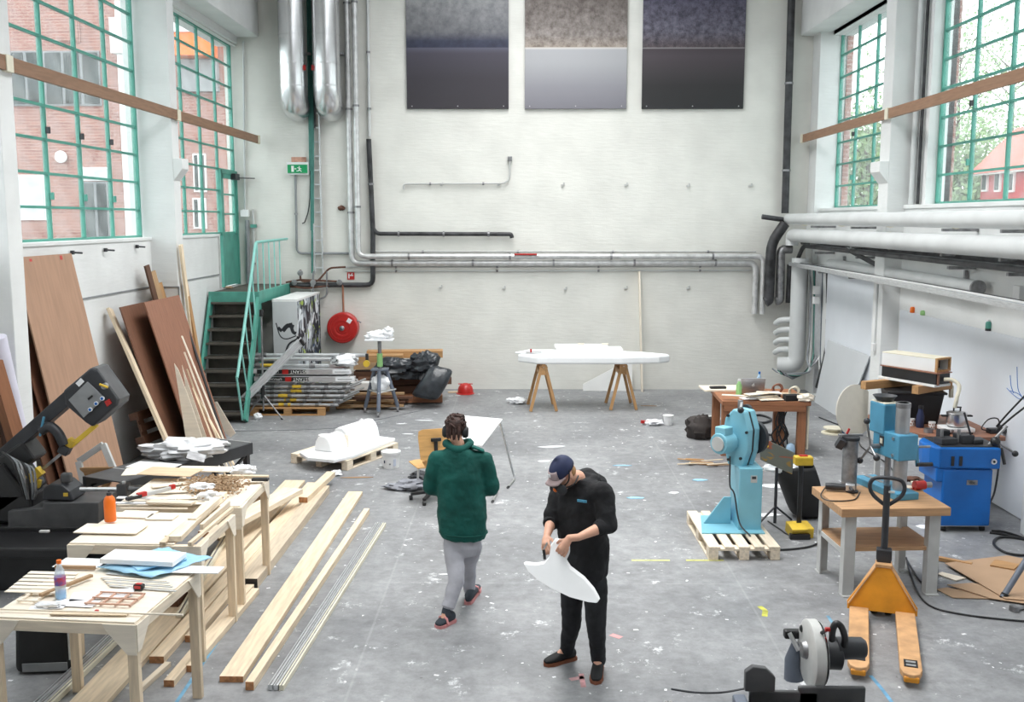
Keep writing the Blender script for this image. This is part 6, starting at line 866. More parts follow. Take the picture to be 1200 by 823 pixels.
c = G(250, 524, HT); t = thing('hand_plane_clamp', 'small blue grey clamp on the far end of the roller table', 'clamp', (c.x, c.y, HT+0.005), 0.2); bx(t, 'clamp_bar', M.lgrey, (0.05, 0, 0.02), (0.3, 0.05, 0.03)); cyl(t, 'clamp_screw', M.navy, (-0.02, -0.02, 0.045), (0.1, -0.02, 0.045), 0.018, 8)
# ================= three veneer tables =================
TZ = 0.98
def wtable(label, cx, cy, wx, wy, rz, top=True):
    t = thing('work_table', label, 'table', (cx, cy, 0), rz, 'pine tables with veneers')
    for s in (-1, 1):
        br(t, 'long_rail', M.pine2, (s*(wx/2-0.022), -wy/2, TZ-0.055), (s*(wx/2-0.022), wy/2, TZ-0.055), 0.044, 0.075); br(t, 'end_rail', M.pine2, (-wx/2+0.044, s*(wy/2-0.022), TZ-0.055), (wx/2-0.044, s*(wy/2-0.022), TZ-0.055), 0.044, 0.075)
        for q in (-1, 1):
            br(t, 'leg', M.pine, (s*(wx/2-0.035), q*(wy/2-0.03), 0), (s*(wx/2-0.035), q*(wy/2-0.03), TZ-0.02), 0.07, 0.045)
            pr(t, 'gusset_plate', M.veneer, [(0, 0), (-s*0.22, 0), (-s*0.2, -0.04), (-s*0.06, -0.2), (0, -0.2)], 0.008, rot(PI/2, 0, 0, (s*wx/2, q*(wy/2+0.006)+(0.008 if q < 0 else 0), TZ-0.02)))
            if s > 0: pr(t, 'gusset_plate', M.veneer, [(0, 0), (-q*0.2, 0), (-q*0.05, -0.18), (0, -0.18)], 0.008, Matrix(((0, 0, 1, s*(wx/2+0.001)), (1, 0, 0, q*wy/2), (0, 1, 0, TZ-0.02), (0, 0, 0, 1))))
    if top: bx(t, 'table_top', M.veneer, (-0.0 if top is True else -top/2, 0, TZ-0.012), (wx-0.02-(0 if top is True else top), wy-0.02, 0.012))
    return t
FT = wtable('pine legged work table nearest the viewer, with the blue sheet on it', -2.9, 6.52, 1.0, 0.98, -0.09); MT = wtable('middle pine work table with the orange bottle on it', -3.05, 7.96, 1.06, 0.86, -0.03, 0.2); BT = wtable('farthest of the three pine work tables, strewn with shavings', -3.08, 9.06, 1.14, 0.96, 0.0)
def onf(px, py, h=0.0): return G(px, py, TZ+h)
def lay(name, label, cat, px, py, d, rz, m, h=0.0, group=None): c = onf(px, py, h+d[2]/2); return tag(bx(None, name, m, c, d, (0, 0, rz), bev=0.001), label, cat, group)
# on the near table
lay('white_slab', 'white foam slab lying on the blue sheet', 'slab', 168, 654, (0.56, 0.22, 0.035), -0.12, M.foam, 0.05); lay('blue_sheet', 'crumpled pale blue sheet under the white slab', 'sheet', 180, 655, (0.36, 0.36, 0.012), 0.7, M.paperblue, 0.03)
b = onf(182, 660, 0.02); o = surf('plastic_sheet', M.paperblue, None, 14, 14, lambda u, v: Vector((b.x+(u-0.5)*0.6*0.8+(v-0.5)*0.3, b.y+(v-0.5)*0.42-(u-0.5)*0.22, TZ+0.016+0.018*(noise.noise((u*5, v*5, 2))+0.6))), 0.003); tag(o, 'wrinkled blue plastic sheet spread under the slab', 'sheet')
lay('white_card', 'white card overhanging the right edge of the near table', 'card', 232, 668, (0.34, 0.14, 0.006), -0.05, M.paper, 0.012)
for k in range(6): lay('grey_strip', '%s grey strip of the loose bundle in the middle of the near table' % ('rearmost', 'second', 'third', 'fourth', 'fifth', 'frontmost')[k], 'strip', 157+k*2, 679+k*2.2, (0.5, 0.02, 0.006), -0.13-0.01*k, M.lgrey if k % 2 else M.veneer, 0.0, 'grey strips on the near table')
for k in range(6): lay('veneer_strip', '%s veneer strip of the fan at the left of the near table' % ('rearmost', 'second', 'third', 'fourth', 'fifth', 'frontmost')[k], 'veneer', 62-k*4, 672+k*4.3, (0.36+0.012*k, 0.05, 0.006), -0.06, M.veneer, 0.002+0.003*k, 'veneer strips on the near table')
for k, (px, py, dx, dy, rz, m, lb) in enumerate(((95, 660, 0.34, 0.2, -0.08, M.paper, 'white paper sheet at the back left of the near table'), (120, 697, 0.4, 0.16, 0.25, M.paper, 'white paper under the small frame'), (88, 707, 0.3, 0.12, -0.1, M.paper, 'white paper behind the front edge of the near table'), (55, 712, 0.22, 0.06, 0.1, M.paper, 'paper scrap at the front left of the near table'), (150, 672, 0.3, 0.1, -0.2, M.lgrey, 'grey card below the blue sheet'))): lay('paper_sheet', lb, 'paper', px, py, (dx, dy, 0.002), rz, m, 0.001)
lay('grey_baton', 'grey wooden baton lying across the veneer strips', 'baton', 78, 686, (0.03, 0.42, 0.02), -0.45, M.oldpine, 0.014); lay('paper_tube', 'thin brown cardboard tube at the back of the near table', 'tube', 88, 665, (0.3, 0.025, 0.025), -0.05, M.card, 0.003)
def grid(label, px, py, w_, h_, rz, nx, ny, m):
    c = onf(px, py); t = thing('small_lattice', label, 'lattice', (c.x, c.y, TZ+0.003), rz)
    for k in range(nx+1): bx(t, 'upright', m, (-w_/2+w_*k/nx, 0, 0.006), (0.012, h_, 0.012), bev=0)
    for k in range(ny+1): bx(t, 'crossbar', m, (0, -h_/2+h_*k/ny, 0.012), (w_+0.02, 0.012, 0.01), bev=0)
grid('small reddish lattice of thin strips at the front of the near table', 135, 704, 0.3, 0.2, -0.1, 3, 2, mat('pinkish strip', srgb(206, 166, 146), 0.6)); grid('pale lattice of strips at the left of the near table', 48, 702, 0.22, 0.16, -0.1, 2, 1, M.veneer)
tag(br(None, 'long_lath', M.veneer, onf(-10, 714, 0.012), onf(215, 721, 0.012), 0.012, 0.012), 'very thin lath running along the front edge of the near table', 'lath'); tag(br(None, 'long_lath', M.pine, onf(60, 719, 0.006), onf(150, 720, 0.006), 0.05, 0.01), 'short flat lath at the front edge of the near table', 'lath')
c = onf(163, 691); t = thing('tape_measure', 'red and black tape measure on the near table', 'tape measure', (c.x, c.y, TZ), -0.1); bx(t, 'case', M.black, (0, 0, 0.02), (0.07, 0.045, 0.04), bev=0.01); bx(t, 'red_face', M.red, (0, -0.024, 0.022), (0.045, 0.004, 0.022)); bx(t, 'top_stripe', M.red, (0, 0, 0.041), (0.04, 0.03, 0.003))
c = onf(111, 721); tag(bx(None, 'red_stopper', M.red, (c.x, c.y+0.03, TZ+0.012), (0.025, 0.02, 0.02)), 'small red cap at the front edge of the near table', 'cap')
PET = glassmat('clear bottle plastic', (0.80, 0.90, 0.98), 0.4); c = onf(71.5, 702); t = thing('water_bottle', 'clear plastic water bottle with orange cap on the near table', 'bottle', (c.x, c.y, TZ)); lt(t, 'bottle_body', PET, [(0.001, 0.0), (0.033, 0.002), (0.036, 0.02), (0.034, 0.06), (0.036, 0.1), (0.036, 0.16), (0.028, 0.2), (0.014, 0.235), (0.013, 0.25), (0.001, 0.25)], n=20); lt(t, 'water', mat('water', srgb(170, 205, 235), 0.1, 0, 0.02, alpha=0.5), [(0.001, 0.004), (0.031, 0.006), (0.032, 0.05), (0.001, 0.05)], n=18); lt(t, 'label_band', mat('label', srgb(196, 70, 90), 0.5, 0, 0.3, 30, col2=srgb(60, 90, 170)), [(0.0365, 0.1), (0.037, 0.102), (0.037, 0.155), (0.0365, 0.157)], n=20); lt(t, 'cap', M.orange, [(0.016, 0.245), (0.016, 0.27), (0.001, 0.271)], n=16)
c = onf(52, 712); blob('white_rag', 'small white crumpled rag at the front of the near table', 'rag', (c.x+0.03, c.y, TZ+0.018), (0.08, 0.03, 0.02), M.paper, 0.4)
# on the middle table
for k, (px, py, d, rz, m, h, lb) in enumerate(((130, 620, (0.52, 0.24, 0.008), -0.05, M.veneer, 0.008, 'front pale veneer panel under the orange bottle'), (160, 603, (0.3, 0.2, 0.008), -0.08, M.veneer, 0.0, 'veneer panel behind the orange bottle'), (190, 606, (0.24, 0.16, 0.008), -0.02, M.veneer, 0.0, 'veneer panel right of the orange bottle'), (165, 590, (0.5, 0.04, 0.012), -0.03, M.paper, 0.01, 'white strip at the back of the middle table'), (172, 584, (0.55, 0.05, 0.01), -0.06, M.paper, 0.022, 'second white strip at the back of the middle table'), (200, 589, (0.42, 0.1, 0.02), -0.1, M.pine2, 0.02, 'pine board across the back of the middle table'), (180, 596, (0.6, 0.012, 0.012), -0.02, M.veneer, 0.01, 'thin stick on the middle table'), (205, 626, (0.14, 0.09, 0.006), 0.1, M.veneer, 0.0, 'small veneer piece by the pine blocks'))): lay('veneer_offcut', lb, 'veneer', px, py, d, rz, m, h)
for k, (a, b, w_, h_, m, lb) in enumerate((((205, 632), (247, 590), 0.1, 0.045, M.pine2, 'thick pine block at the right of the middle table'), ((225, 612), (262, 580), 0.07, 0.06, M.pine2, 'pine block reaching to the back right of the middle table'), ((236, 618), (268, 590), 0.03, 0.05, M.pine2, 'narrow pine batten along the right of the middle table'), ((222, 638), (272, 596), 0.03, 0.03, M.pine, 'outer pine batten at the right edge of the middle table'), ((190, 637), (235, 600), 0.05, 0.02, M.pine, 'flat pine lath beside the thick block'))): tag(br(None, 'pine_block', m, onf(*a, h_/2), onf(*b, h_/2), w_, h_), lb, 'batten')
c = onf(129.5, 613); t = thing('orange_bottle', 'orange glue bottle with dark cap on the middle table', 'bottle', (c.x, c.y, TZ+0.017)); lt(t, 'bottle_body', M.orange, [(0.001, 0), (0.045, 0), (0.048, 0.01), (0.048, 0.17), (0.04, 0.2), (0.02, 0.222), (0.001, 0.223)], n=22); lt(t, 'cap', M.char, [(0.021, 0.215), (0.021, 0.245), (0.01, 0.25), (0.008, 0.262), (0.001, 0.263)], n=14)
# on the far table
rg = random.Random(21); k = 0
for px, py, dx, dy, rz in ((185, 583, 0.4, 0.1, -0.1), (215, 575, 0.5, 0.14, 0.2), (200, 568, 0.34, 0.1, 0.5), (235, 572, 0.3, 0.12, 0.0), (250, 580, 0.3, 0.16, 0.1), (225, 583, 0.45, 0.12, 0.15), (190, 575, 0.3, 0.08, 0.6), (270, 568, 0.25, 0.12, 0.3), (245, 565, 0.4, 0.08, -0.1), (262, 572, 0.26, 0.2, 0.4), (208, 590, 0.5, 0.08, 0.02), (290, 564, 0.2, 0.1, 0.1)):
    lay('veneer_scrap', 'pale veneer scrap in the layer strewn over the far table', 'veneer', px, py, (dx, dy, 0.007), rz, M.veneer if k % 3 else M.pine2, 0.0+0.004*(k % 4), 'veneer scraps on the far table'); k += 1
lay('veneer_sheet', 'broad tan veneer sheet bridging from the far table to the roller table', 'veneer', 200, 553, (0.55, 0.3, 0.008), -0.15, wood('tan veneer', srgb(222, 196, 164)), 0.06); lay('pale_card', 'pale card sheet at the back left of the far table', 'card', 170, 552, (0.4, 0.3, 0.006), 0.2, M.veneer, 0.05); lay('veneer_sheet', 'pale veneer sheet behind the tan one', 'veneer', 240, 550, (0.55, 0.2, 0.012), -0.05, M.veneer, 0.03); lay('white_sheet', 'grey white sheet under the plastic sack', 'sheet', 180, 546, (0.5, 0.25, 0.006), -0.25, M.paper, 0.0)
lay('pine_batten', 'pine batten across the back of the far table', 'batten', 285, 559, (0.5, 0.05, 0.03), -0.03, M.pine, 0.01)
b = MB(); rg = random.Random(4)
for q in range(1500):
    c = onf(252+rg.gauss(0, 16), 572+rg.gauss(0, 6)); 
    if not (-3.6 < c.x < -2.55 and 8.62 < c.y < 9.5): continue
    z = TZ+0.03+rg.random()*0.02; u = Vector((rg.uniform(-1, 1), rg.uniform(-1, 1), rg.uniform(-0.4, 0.4))).normalized()*0.012; v = u.orthogonal().normalized()*0.007; c = Vector((c.x, c.y, z)); b.add([c-u-v, c+u-v, c+u+v, c-u+v], [(0, 1, 2, 3)])
o = b.build('wood_shavings', M.oldpine); tag(o, 'brown wood shavings scattered over the far table', 'shavings', kind='stuff')
for px, py, r, lb in ((246, 588, (0.11, 0.06, 0.045), 'small white plastic bag at the right of the far table'), (237, 577, (0.12, 0.07, 0.04), 'pinkish white plastic bag in the middle of the far table'), (285, 557, (0.12, 0.07, 0.05), 'white rag at the back right of the far table')): c = onf(px, py); blob('plastic_bag', lb, 'bag', (c.x, c.y, TZ+0.05), r, M.paper, 0.4)
c = onf(180, 585); t = thing('spirit_level', 'level with red end caps lying at the left of the far table', 'level', (c.x, c.y, TZ+0.04), 0.95); bx(t, 'level_body', M.lgrey, (0, 0, 0.02), (0.42, 0.03, 0.035)); bx(t, 'end_cap', M.red, (-0.12, 0, 0.03), (0.09, 0.04, 0.04)); bx(t, 'end_cap', M.red, (0.2, 0, 0.03), (0.05, 0.035, 0.04)); bx(t, 'black_grip', M.black, (-0.2, 0, 0.02), (0.14, 0.05, 0.03))
tag(bx(None, 'black_tray', M.black, onf(305, 562, 0.03), (0.16, 0.06, 0.025)), 'flat black tray at the back right corner of the far table', 'tray')
# under the tables
t = thing('black_rucksack', 'tall black bag with a grey label band under the near table', 'bag', (-3.74, 7.45, 0), 0.1); MB().box((0, 0, 0.3), (0.44, 0.3, 0.6), None, 0, 0.88).build('bag_body', M.rubber, t, None, 0.06, 4); bx(t, 'label_band', M.grey, (0.02, -0.155, 0.06), (0.34, 0.01, 0.07)); bx(t, 'side_zip', M.lgrey, (0.2, -0.13, 0.3), (0.012, 0.012, 0.4))
tag(bx(None, 'cardboard_box', M.cream, (-3.5, 8.35, 0.14), (0.35, 0.3, 0.28), (0, 0, 0.1)), 'pale cardboard box on the floor under the middle table', 'box'); tag(bx(None, 'dark_crate', M.darkwood, (-3.3, 8.7, 0.2), (0.4, 0.3, 0.4)), 'dark brown crate under the far table', 'crate')
# ================= timber on the floor =================
def fl_plank(label, p0, p1, w_, th, m, z=0.0, name='floor_plank', end=None):
    a, b = Vector((p0[0], p0[1], z+th/2)), Vector((p1[0], p1[1], z+th/2))
    t = thing(name, label, 'plank', tuple((a+b)/2-Vector((0, 0, th/2))), world=True); br(t, 'plank_body', m, a, b, w_, th); d = (b-a).normalized(); br(t, 'end_grain', end or M.endgrain, a-d*0.0015, a, w_*0.97, th*0.94, bev=0); return t
fl_plank('wide pale plank on the floor, right of the tables', (-2.22, 7.18), (-2.145, 12.4), 0.185, 0.05, M.pine); fl_plank('narrow square pale batten on the floor next to the aluminium rails', (-2.045, 7.05), (-1.87, 11.58), 0.065, 0.07, M.pine)
fl_plank('weathered plank with a black end lying under the far table', (-2.62, 9.13), (-2.58, 12.5), 0.17, 0.1, M.oldpine if False else wood('grey worn plank', srgb(206, 190, 168)), 0, end=M.black); fl_plank('short thick block on top of the weathered plank', (-2.66, 11.7), (-2.56, 12.95), 0.11, 0.07, M.pine, 0.1); fl_plank('widest pale plank under the tables', (-3.15, 6.3), (-3.05, 12.97), 0.27, 0.045, M.pine)
a, b = G(244, 624, 0.27), G(344, 572, 0.27); fl_plank('broad pale plank lying raised on other boards under the far table', (a.x, a.y), (b.x, b.y), 0.25, 0.06, M.pine2, 0.21); fl_plank('twin pale batten under the tables, left one', (-2.91, 7.5), (-2.79, 12.8), 0.12, 0.06, M.pine); fl_plank('twin pale batten under the tables, right one', (-2.77, 7.9), (-2.7, 12.7), 0.1, 0.06, M.pine); fl_plank('short batten along the blue floor line', (-2.67, 7.1), (-2.6, 9.1), 0.08, 0.055, M.pine); fl_plank('short batten behind the one on the blue floor line', (-2.6, 7.35), (-2.52, 9.0), 0.07, 0.055, M.pine); fl_plank('thin batten poking out under the near table', (-2.87, 6.95), (-2.8, 7.45), 0.05, 0.04, M.pine2)
for k, y in enumerate((10.6, 12.0)): tag(bx(None, 'support_block', M.oldpine, (-3.3, y, 0.105+0.0), (0.3, 0.1, 0.12) if False else (0.12, 0.1, 0.21)), 'short block under the raised plank, %s' % ('nearer one' if k == 0 else 'farther one'), 'block')
def rails(label, p0, p1, w_, n, z=0.0, name='aluminium_rails'):
    t = thing(name, label, 'rails', ((p0[0]+p1[0])/2, (p0[1]+p1[1])/2, z), world=True); d = Vector((p1[0]-p0[0], p1[1]-p0[1], 0)).normalized(); q = Vector((d.y, -d.x, 0))
    for k in range(n): o = q*((k-(n-1)/2)*w_/n); br(t, 'rail', M.alu if k != n-1 else M.cream, Vector((*p0, z+0.022))+o, Vector((*p1, z+0.022))+o, w_/n*0.85, 0.044); br(t, 'rail_groove', M.dsteel, Vector((*p0, z+0.0445))+o, Vector((*p1, z+0.0445))+o, w_/n*0.2, 0.003, bev=0)
    return t
rails('bundle of aluminium rails on the floor, right of the timber', (-1.85, 7.05), (-1.635, 11.1), 0.13, 3); a, b = G(50, 830), G(152, 733); rails('silver aluminium channels on the floor under the near table', (a.x, a.y), (b.x, b.y), 0.15, 3); a = G(240, 690); rails('silver channel on the floor under the raised plank', (-3.0, 8.3), (-3.35, 11.5), 0.07, 1, 0.05)
c = G(136, 731); blob('crumpled_foil', 'crumpled clear foil on the floor under the near table', 'foil', (c.x, c.y, 0.04), (0.12, 0.1, 0.05), M.alu, 0.6)
# ================= middle of the hall =================
pa = Vector((-2.63, 14.45, 0)); rzp = math.atan2(14.91-13.65, -1.92+2.54); pallet('wooden pallet with the white foam plug on it, middle of the hall', tuple(pa), rzp, 1.3, 1.0, M.pine2)
t = thing('foam_plug', 'white foam board plug in parts lying on the pallet', 'foam', (pa.x, pa.y, 0.145), rzp); pr(t, 'base_slab', M.foam, [(-0.85, -0.42), (-0.5, -0.5), (0.7, -0.42), (0.72, 0.05), (0.3, 0.3), (-0.7, 0.3), (-0.9, 0.0)], 0.05, None, 0.01); bp2 = [(-0.17, 0), (0.17, 0), (0.14, 0.17), (0.1, 0.24), (0.04, 0.27), (-0.04, 0.27), (-0.1, 0.22), (-0.14, 0.14)]; YZ = lambda x: Matrix(((0, 0, 1, x), (1, 0, 0, 0.02), (0, 1, 0, 0.05), (0, 0, 0, 1))); pr(t, 'rounded_block', M.foam, bp2, 0.78, YZ(-0.1), 0.02); pr(t, 'rounded_block', M.foam, [(p[0]*0.95, p[1]*0.82) for p in bp2], 0.4, YZ(-0.52), 0.02); bx(t, 'seam', M.veneer, (-0.13, 0, 0.13), (0.015, 0.3, 0.2))
c = G(381, 524, 0.15); t = thing('paint_tub', 'small white and blue tub on the pallet beside the foam', 'tub', (c.x, c.y, 0.146)); lt(t, 'tub_body', M.navy, [(0.001, 0), (0.085, 0), (0.095, 0.13), (0.096, 0.14)]); lt(t, 'rim', M.plastic_white, [(0.097, 0.13), (0.1, 0.135), (0.1, 0.19), (0.001, 0.192)]); bx(t, 'label_patch', M.plastic_white, (0.04, -0.088, 0.07), (0.05, 0.01, 0.06), (0, 0.3, 0.4))
c = G(457, 550); t = thing('white_bucket', 'white plastic bucket with lid on the floor right of the pallet', 'bucket', (c.x, c.y+0.12, 0)); lt(t, 'bucket_body', M.plastic_white, [(0.001, 0), (0.115, 0), (0.13, 0.21), (0.001, 0.21)], n=28); lt(t, 'lid', M.plastic_white, [(0.136, 0.19), (0.14, 0.2), (0.14, 0.235), (0.125, 0.24), (0.001, 0.235)], n=28); bx(t, 'print_mark', M.navy, (-0.08, -0.1, 0.1), (0.012, 0.02, 0.04), (0, 0, 0.6)); bx(t, 'print_mark', M.grey, (0.0, -0.122, 0.07), (0.025, 0.008, 0.02)); bx(t, 'label_patch', mat('pale label', srgb(204, 210, 226), 0.6), (0.065, -0.106, 0.09), (0.04, 0.006, 0.1), (0, 0, 0.55))
# drawing table with tubular frames
t = thing('drawing_table', 'white topped tilted drawing table with chrome tube legs behind the green jacket', 'table', (-0.7, 12.85, 0), world=True)
A, B, C_, E_ = D(530, 486, 13.2), D(589, 491, 13.2), D(565, 522, 12.5), D(506, 517, 12.5); q = MB(); n_ = Vector((0, 0, -0.022)); V = [A, B, C_, E_]; q.add(V+[v+n_ for v in V], [(0, 1, 2, 3), (7, 6, 5, 4), (0, 4, 5, 1), (1, 5, 6, 2), (2, 6, 7, 3), (3, 7, 4, 0)]); q.build('table_top', M.white, t, None, 0.003)
for top1, top2, f1, f1b, f2, f2b in ((B, C_, G(603, 563), G(595, 573), G(583, 578), G(577, 590)),): 
    for top, f, fb in ((B, f1, f1b), (C_, f2, f2b)): tb(t, 'leg', M.steel, arcs([top+Vector((-0.04, 0.02, -0.03)), f+Vector((0, 0, 0.014)), fb+Vector((0, 0, 0.014))], 0.05), 0.014, 8); tb(t, 'rubber_foot', M.rubber, [fb+Vector((0, 0, 0.014)), fb.lerp(f, 0.1)+Vector((0, 0, 0.014))], 0.017, 8)
f1, f2 = G(489, 573), G(520, 560); tb(t, 'leg', M.steel, arcs([E_+Vector((0.04, 0, -0.03)), f1+Vector((0.02, 0, 0.3)), f1+Vector((0, 0, 0.016)), f2+Vector((0, 0, 0.016))], 0.08), 0.014, 8); tb(t, 'leg', M.steel, [A+Vector((0.04, 0, -0.03)), f2+Vector((0.1, 0.2, 0.016))], 0.014, 8)
# swivel chair
cc = Vector((-1.05, 11.95, 0)); t = thing('swivel_chair', 'birch plywood swivel chair with a black five star base', 'chair', tuple(cc), 0.35)
bk = D(511, 520, 12.05)-cc; pts = [(-0.2, -0.18), (-0.14, -0.2), (0.14, -0.2), (0.2, -0.18), (0.22, 0.1), (0.21, 0.17), (0.16, 0.19), (-0.16, 0.19), (-0.21, 0.17), (-0.22, 0.1)]
pr(t, 'backrest', M.birch, pts, 0.014, rot(PI/2-0.12, 0, 0, (0.0, 0.08, bk.z)), 0.004); pr(t, 'seat', M.birch, [(-0.2, -0.2), (0.2, -0.2), (0.22, 0.18), (0.12, 0.24), (-0.12, 0.24), (-0.22, 0.18)], 0.014, rot(0, 0, 0, (-0.03, 0.28, 0.46)), 0.004); pr(t, 'backrest', M.birch, [(-0.12, -0.05), (0.12, -0.05), (0.17, 0.05), (-0.17, 0.05)], 0.014, rot(PI/2-0.12, 0, 0, (0, 0.1, bk.z-0.26)), 0.003)
tb(t, 'back_bracket', M.black, arcs([(0, 0.07, bk.z+0.05), (0, 0.05, bk.z-0.2), (0, 0.1, 0.42), (0, 0.28, 0.42)], 0.06), 0.025, 10); bx(t, 'bracket_head', M.black, (0, 0.05, bk.z+0.06), (0.13, 0.03, 0.045), bev=0.01); cyl(t, 'gas_column', M.black, (0, 0.26, 0.1), (0, 0.26, 0.45), 0.028, 12)
for k in range(5): a = k*2*PI/5+0.3; e = Vector((0.27*math.cos(a), 0.26+0.27*math.sin(a), 0.075)); br(t, 'base_arm', M.black, (0, 0.26, 0.11), e, 0.045, 0.03); MB().tube([e+Vector((-0.018, 0, -0.045)), e+Vector((0.018, 0, -0.045))], 0.03, 12).build('castor', M.black, t)
c = G(480, 573); blob('grey_cloth', 'crumpled grey cloth on the floor left of the chair', 'cloth', (c.x, c.y, 0.05), (0.26, 0.16, 0.07), M.cloth, 0.6); c = G(492, 566); blob('dark_cloth', 'dark crumpled cloth on the floor under the chair', 'cloth', (c.x, c.y+0.15, 0.05), (0.16, 0.12, 0.06), M.char, 0.5)
# ================= floor: paint lines, paper scraps =================
def line(label, pts, w_, col, name='paint_line'):
    P = [G(x, y) for x, y in pts]; b = MB()
    for a, c in zip(P, P[1:]):
        n = (c-a).cross(Vector((0, 0, 1))).normalized()*w_/2; b.add([a-n, c-n, c+n, a+n], [(0, 1, 2, 3)])
    for i in range(len(b.v)): b.v[i] = (b.v[i][0], b.v[i][1], 0.0015)
    o = b.build(name, mat('paint '+label[:12], srgb(*col), 0.7, 0, 0.25, 9)); return tag(struct(o), label)
line('blue paint line on the floor beside the tables', [(205, 826), (262, 742), (283, 703)], 0.03, (110, 160, 190)); line('blue paint line on the floor beside the tables', [(300, 672), (312, 655)], 0.03, (130, 172, 198)); line('yellow paint line', [(740, 657), (785, 657)], 0.04, (206, 208, 140)); line('yellow paint line', [(804, 657), (848, 657)], 0.04, (206, 206, 120)); line('yellow paint arrow', [(890, 711), (897, 716), (896, 723)], 0.05, (206, 206, 90)); line('blue line by the forks', [(1020, 792), (1032, 806), (1045, 823)], 0.03, (110, 164, 198)); line('blue line by the saw', [(970, 722), (976, 731)], 0.03, (120, 164, 190)); line('red paint mark', [(668, 797), (684, 794)], 0.05, (216, 170, 172)); line('red paint mark', [(681, 790), (684, 806)], 0.04, (216, 160, 162)); line('red paint mark', [(716, 744), (728, 748)], 0.06, (214, 158, 158))
rg = random.Random(17); n = 0
for px, py, w_, d_, lb in ((497, 493, 0.34, 0.06, 'white plastic strip on the floor right of the roller stand'), (470, 497, 0.2, 0.05, 'white paper strip in front of the roller stand'), (478, 509, 0.22, 0.05, 'white strip on the floor left of the drawing table'), (648, 524, 0.5, 0.14, 'faint white sheet on the floor right of the drawing table'), (638, 541, 0.24, 0.1, 'white triangular scrap behind the cap of the man in black'), (728, 546, 0.3, 0.06, 'pale blue sheet on the floor behind the man in black'), (745, 584, 0.24, 0.1, 'pale blue paper on the floor right of the man in black'), (760, 476, 0.3, 0.05, 'brown lath scrap on the floor right of the trestles'), (790, 578, 0.14, 0.1, 'white paper on the floor left of the pallet'), (820, 563, 0.24, 0.12, 'white paper beside the light blue grinder'), (905, 570, 0.4, 0.2, 'white paper sheet behind the spark shield'), (900, 604, 0.4, 0.14, 'white paper on the floor behind the grinder pedestal'), (1085, 618, 0.3, 0.16, 'white paper on the floor under the blue machine'), (520, 674, 0.14, 0.04, 'short white strip by the left leg of the green jacket person'), (602, 428, 0.1, 0.03, 'paper scrap below the white hull board'), (455, 547, 0.1, 0.03, 'white strip beside the white bucket'), (420, 560, 0.5, 0.04, 'pale lath on the floor in front of the pallet'), (785, 590, 0.1, 0.02, 'dark scrap')):
    g = G(px, py); 
    if lb == 'dark scrap' or 'hull board' in lb: continue
    P = []
    for k in range(6): a = k*PI/3+rg.uniform(-0.3, 0.3); P.append((w_/2*math.cos(a)*rg.uniform(0.75, 1.1), d_/2*math.sin(a)*rg.uniform(0.75, 1.2)))
    m = M.paperblue if 'blue' in lb.split(' on ')[0] else (M.tan if 'brown' in lb or 'lath' in lb else M.paper)
    tag(MB().prism(P, 0.006).build('floor_scrap', m, None, rot(0, 0, rg.uniform(-0.2, 0.2), (g.x, g.y, 0.001))), lb, 'scrap')
for px, py, r, lb in ((606, 473, (0.17, 0.12, 0.06), 'crumpled white paper at the foot of the left trestle'), (765, 498, (0.16, 0.12, 0.05), 'white and red crumpled wrapper on the floor in the middle'), (424, 498, (0.05, 0.05, 0.05), 'little white ball on the floor in front of the stand'), (394, 557, (0.07, 0.05, 0.04), 'white crumb of foam at the corner of the pallet'), (250, 486, (0.1, 0.07, 0.05), 'white crumpled scrap at the foot of the stairs'), (302, 492, (0.07, 0.06, 0.06), 'white crumpled scrap by the tripod stand'), (290, 478, (0.14, 0.07, 0.03), 'brown crumpled scraps below the stairs')): c = G(px, py); blob('crumpled_paper', lb, 'paper', (c.x, c.y, r[2]*0.8), r, M.paper if 'brown' not in lb else M.card, 0.6)
c = G(783, 498); t = thing('white_cup', 'white tub standing on the floor right of the crumpled wrapper', 'tub', (c.x, c.y, 0)); lt(t, 'cup_body', M.plastic_white, [(0.001, 0), (0.07, 0), (0.085, 0.16), (0.075, 0.16), (0.062, 0.01)], n=20); lt(t, 'rim', M.plastic_white, [(0.084, 0.15), (0.095, 0.155), (0.095, 0.17), (0.08, 0.17)], n=20)
tag(bx(None, 'red_sleeve', M.red, G(757, 497)+Vector((0, -0.08, 0.05)), (0.2, 0.05, 0.05), (0, 0.1, 0.2)), 'red sleeve on the white wrapper in the middle of the floor', 'sleeve')
b = MB(); rg = random.Random(33)
for k in range(420):
    x, y = rg.uniform(-4.6, 5.2), rg.uniform(7, 20); s = rg.uniform(0.004, 0.014); a = rg.random()*6.28; c = Vector((x, y, 0.0035)); u = Vector((math.cos(a), math.sin(a), 0))*s*rg.uniform(1, 2); v = Vector((-math.sin(a), math.cos(a), 0))*s; b.add([c-u-v, c+u-v*0.6, c+u*0.7+v, c-u+v*0.8], [(0, 1, 2, 3)])
o = b.build('floor_crumbs', M.paper); tag(o, 'tiny white crumbs and chips scattered over the concrete floor', 'crumbs', kind='stuff')
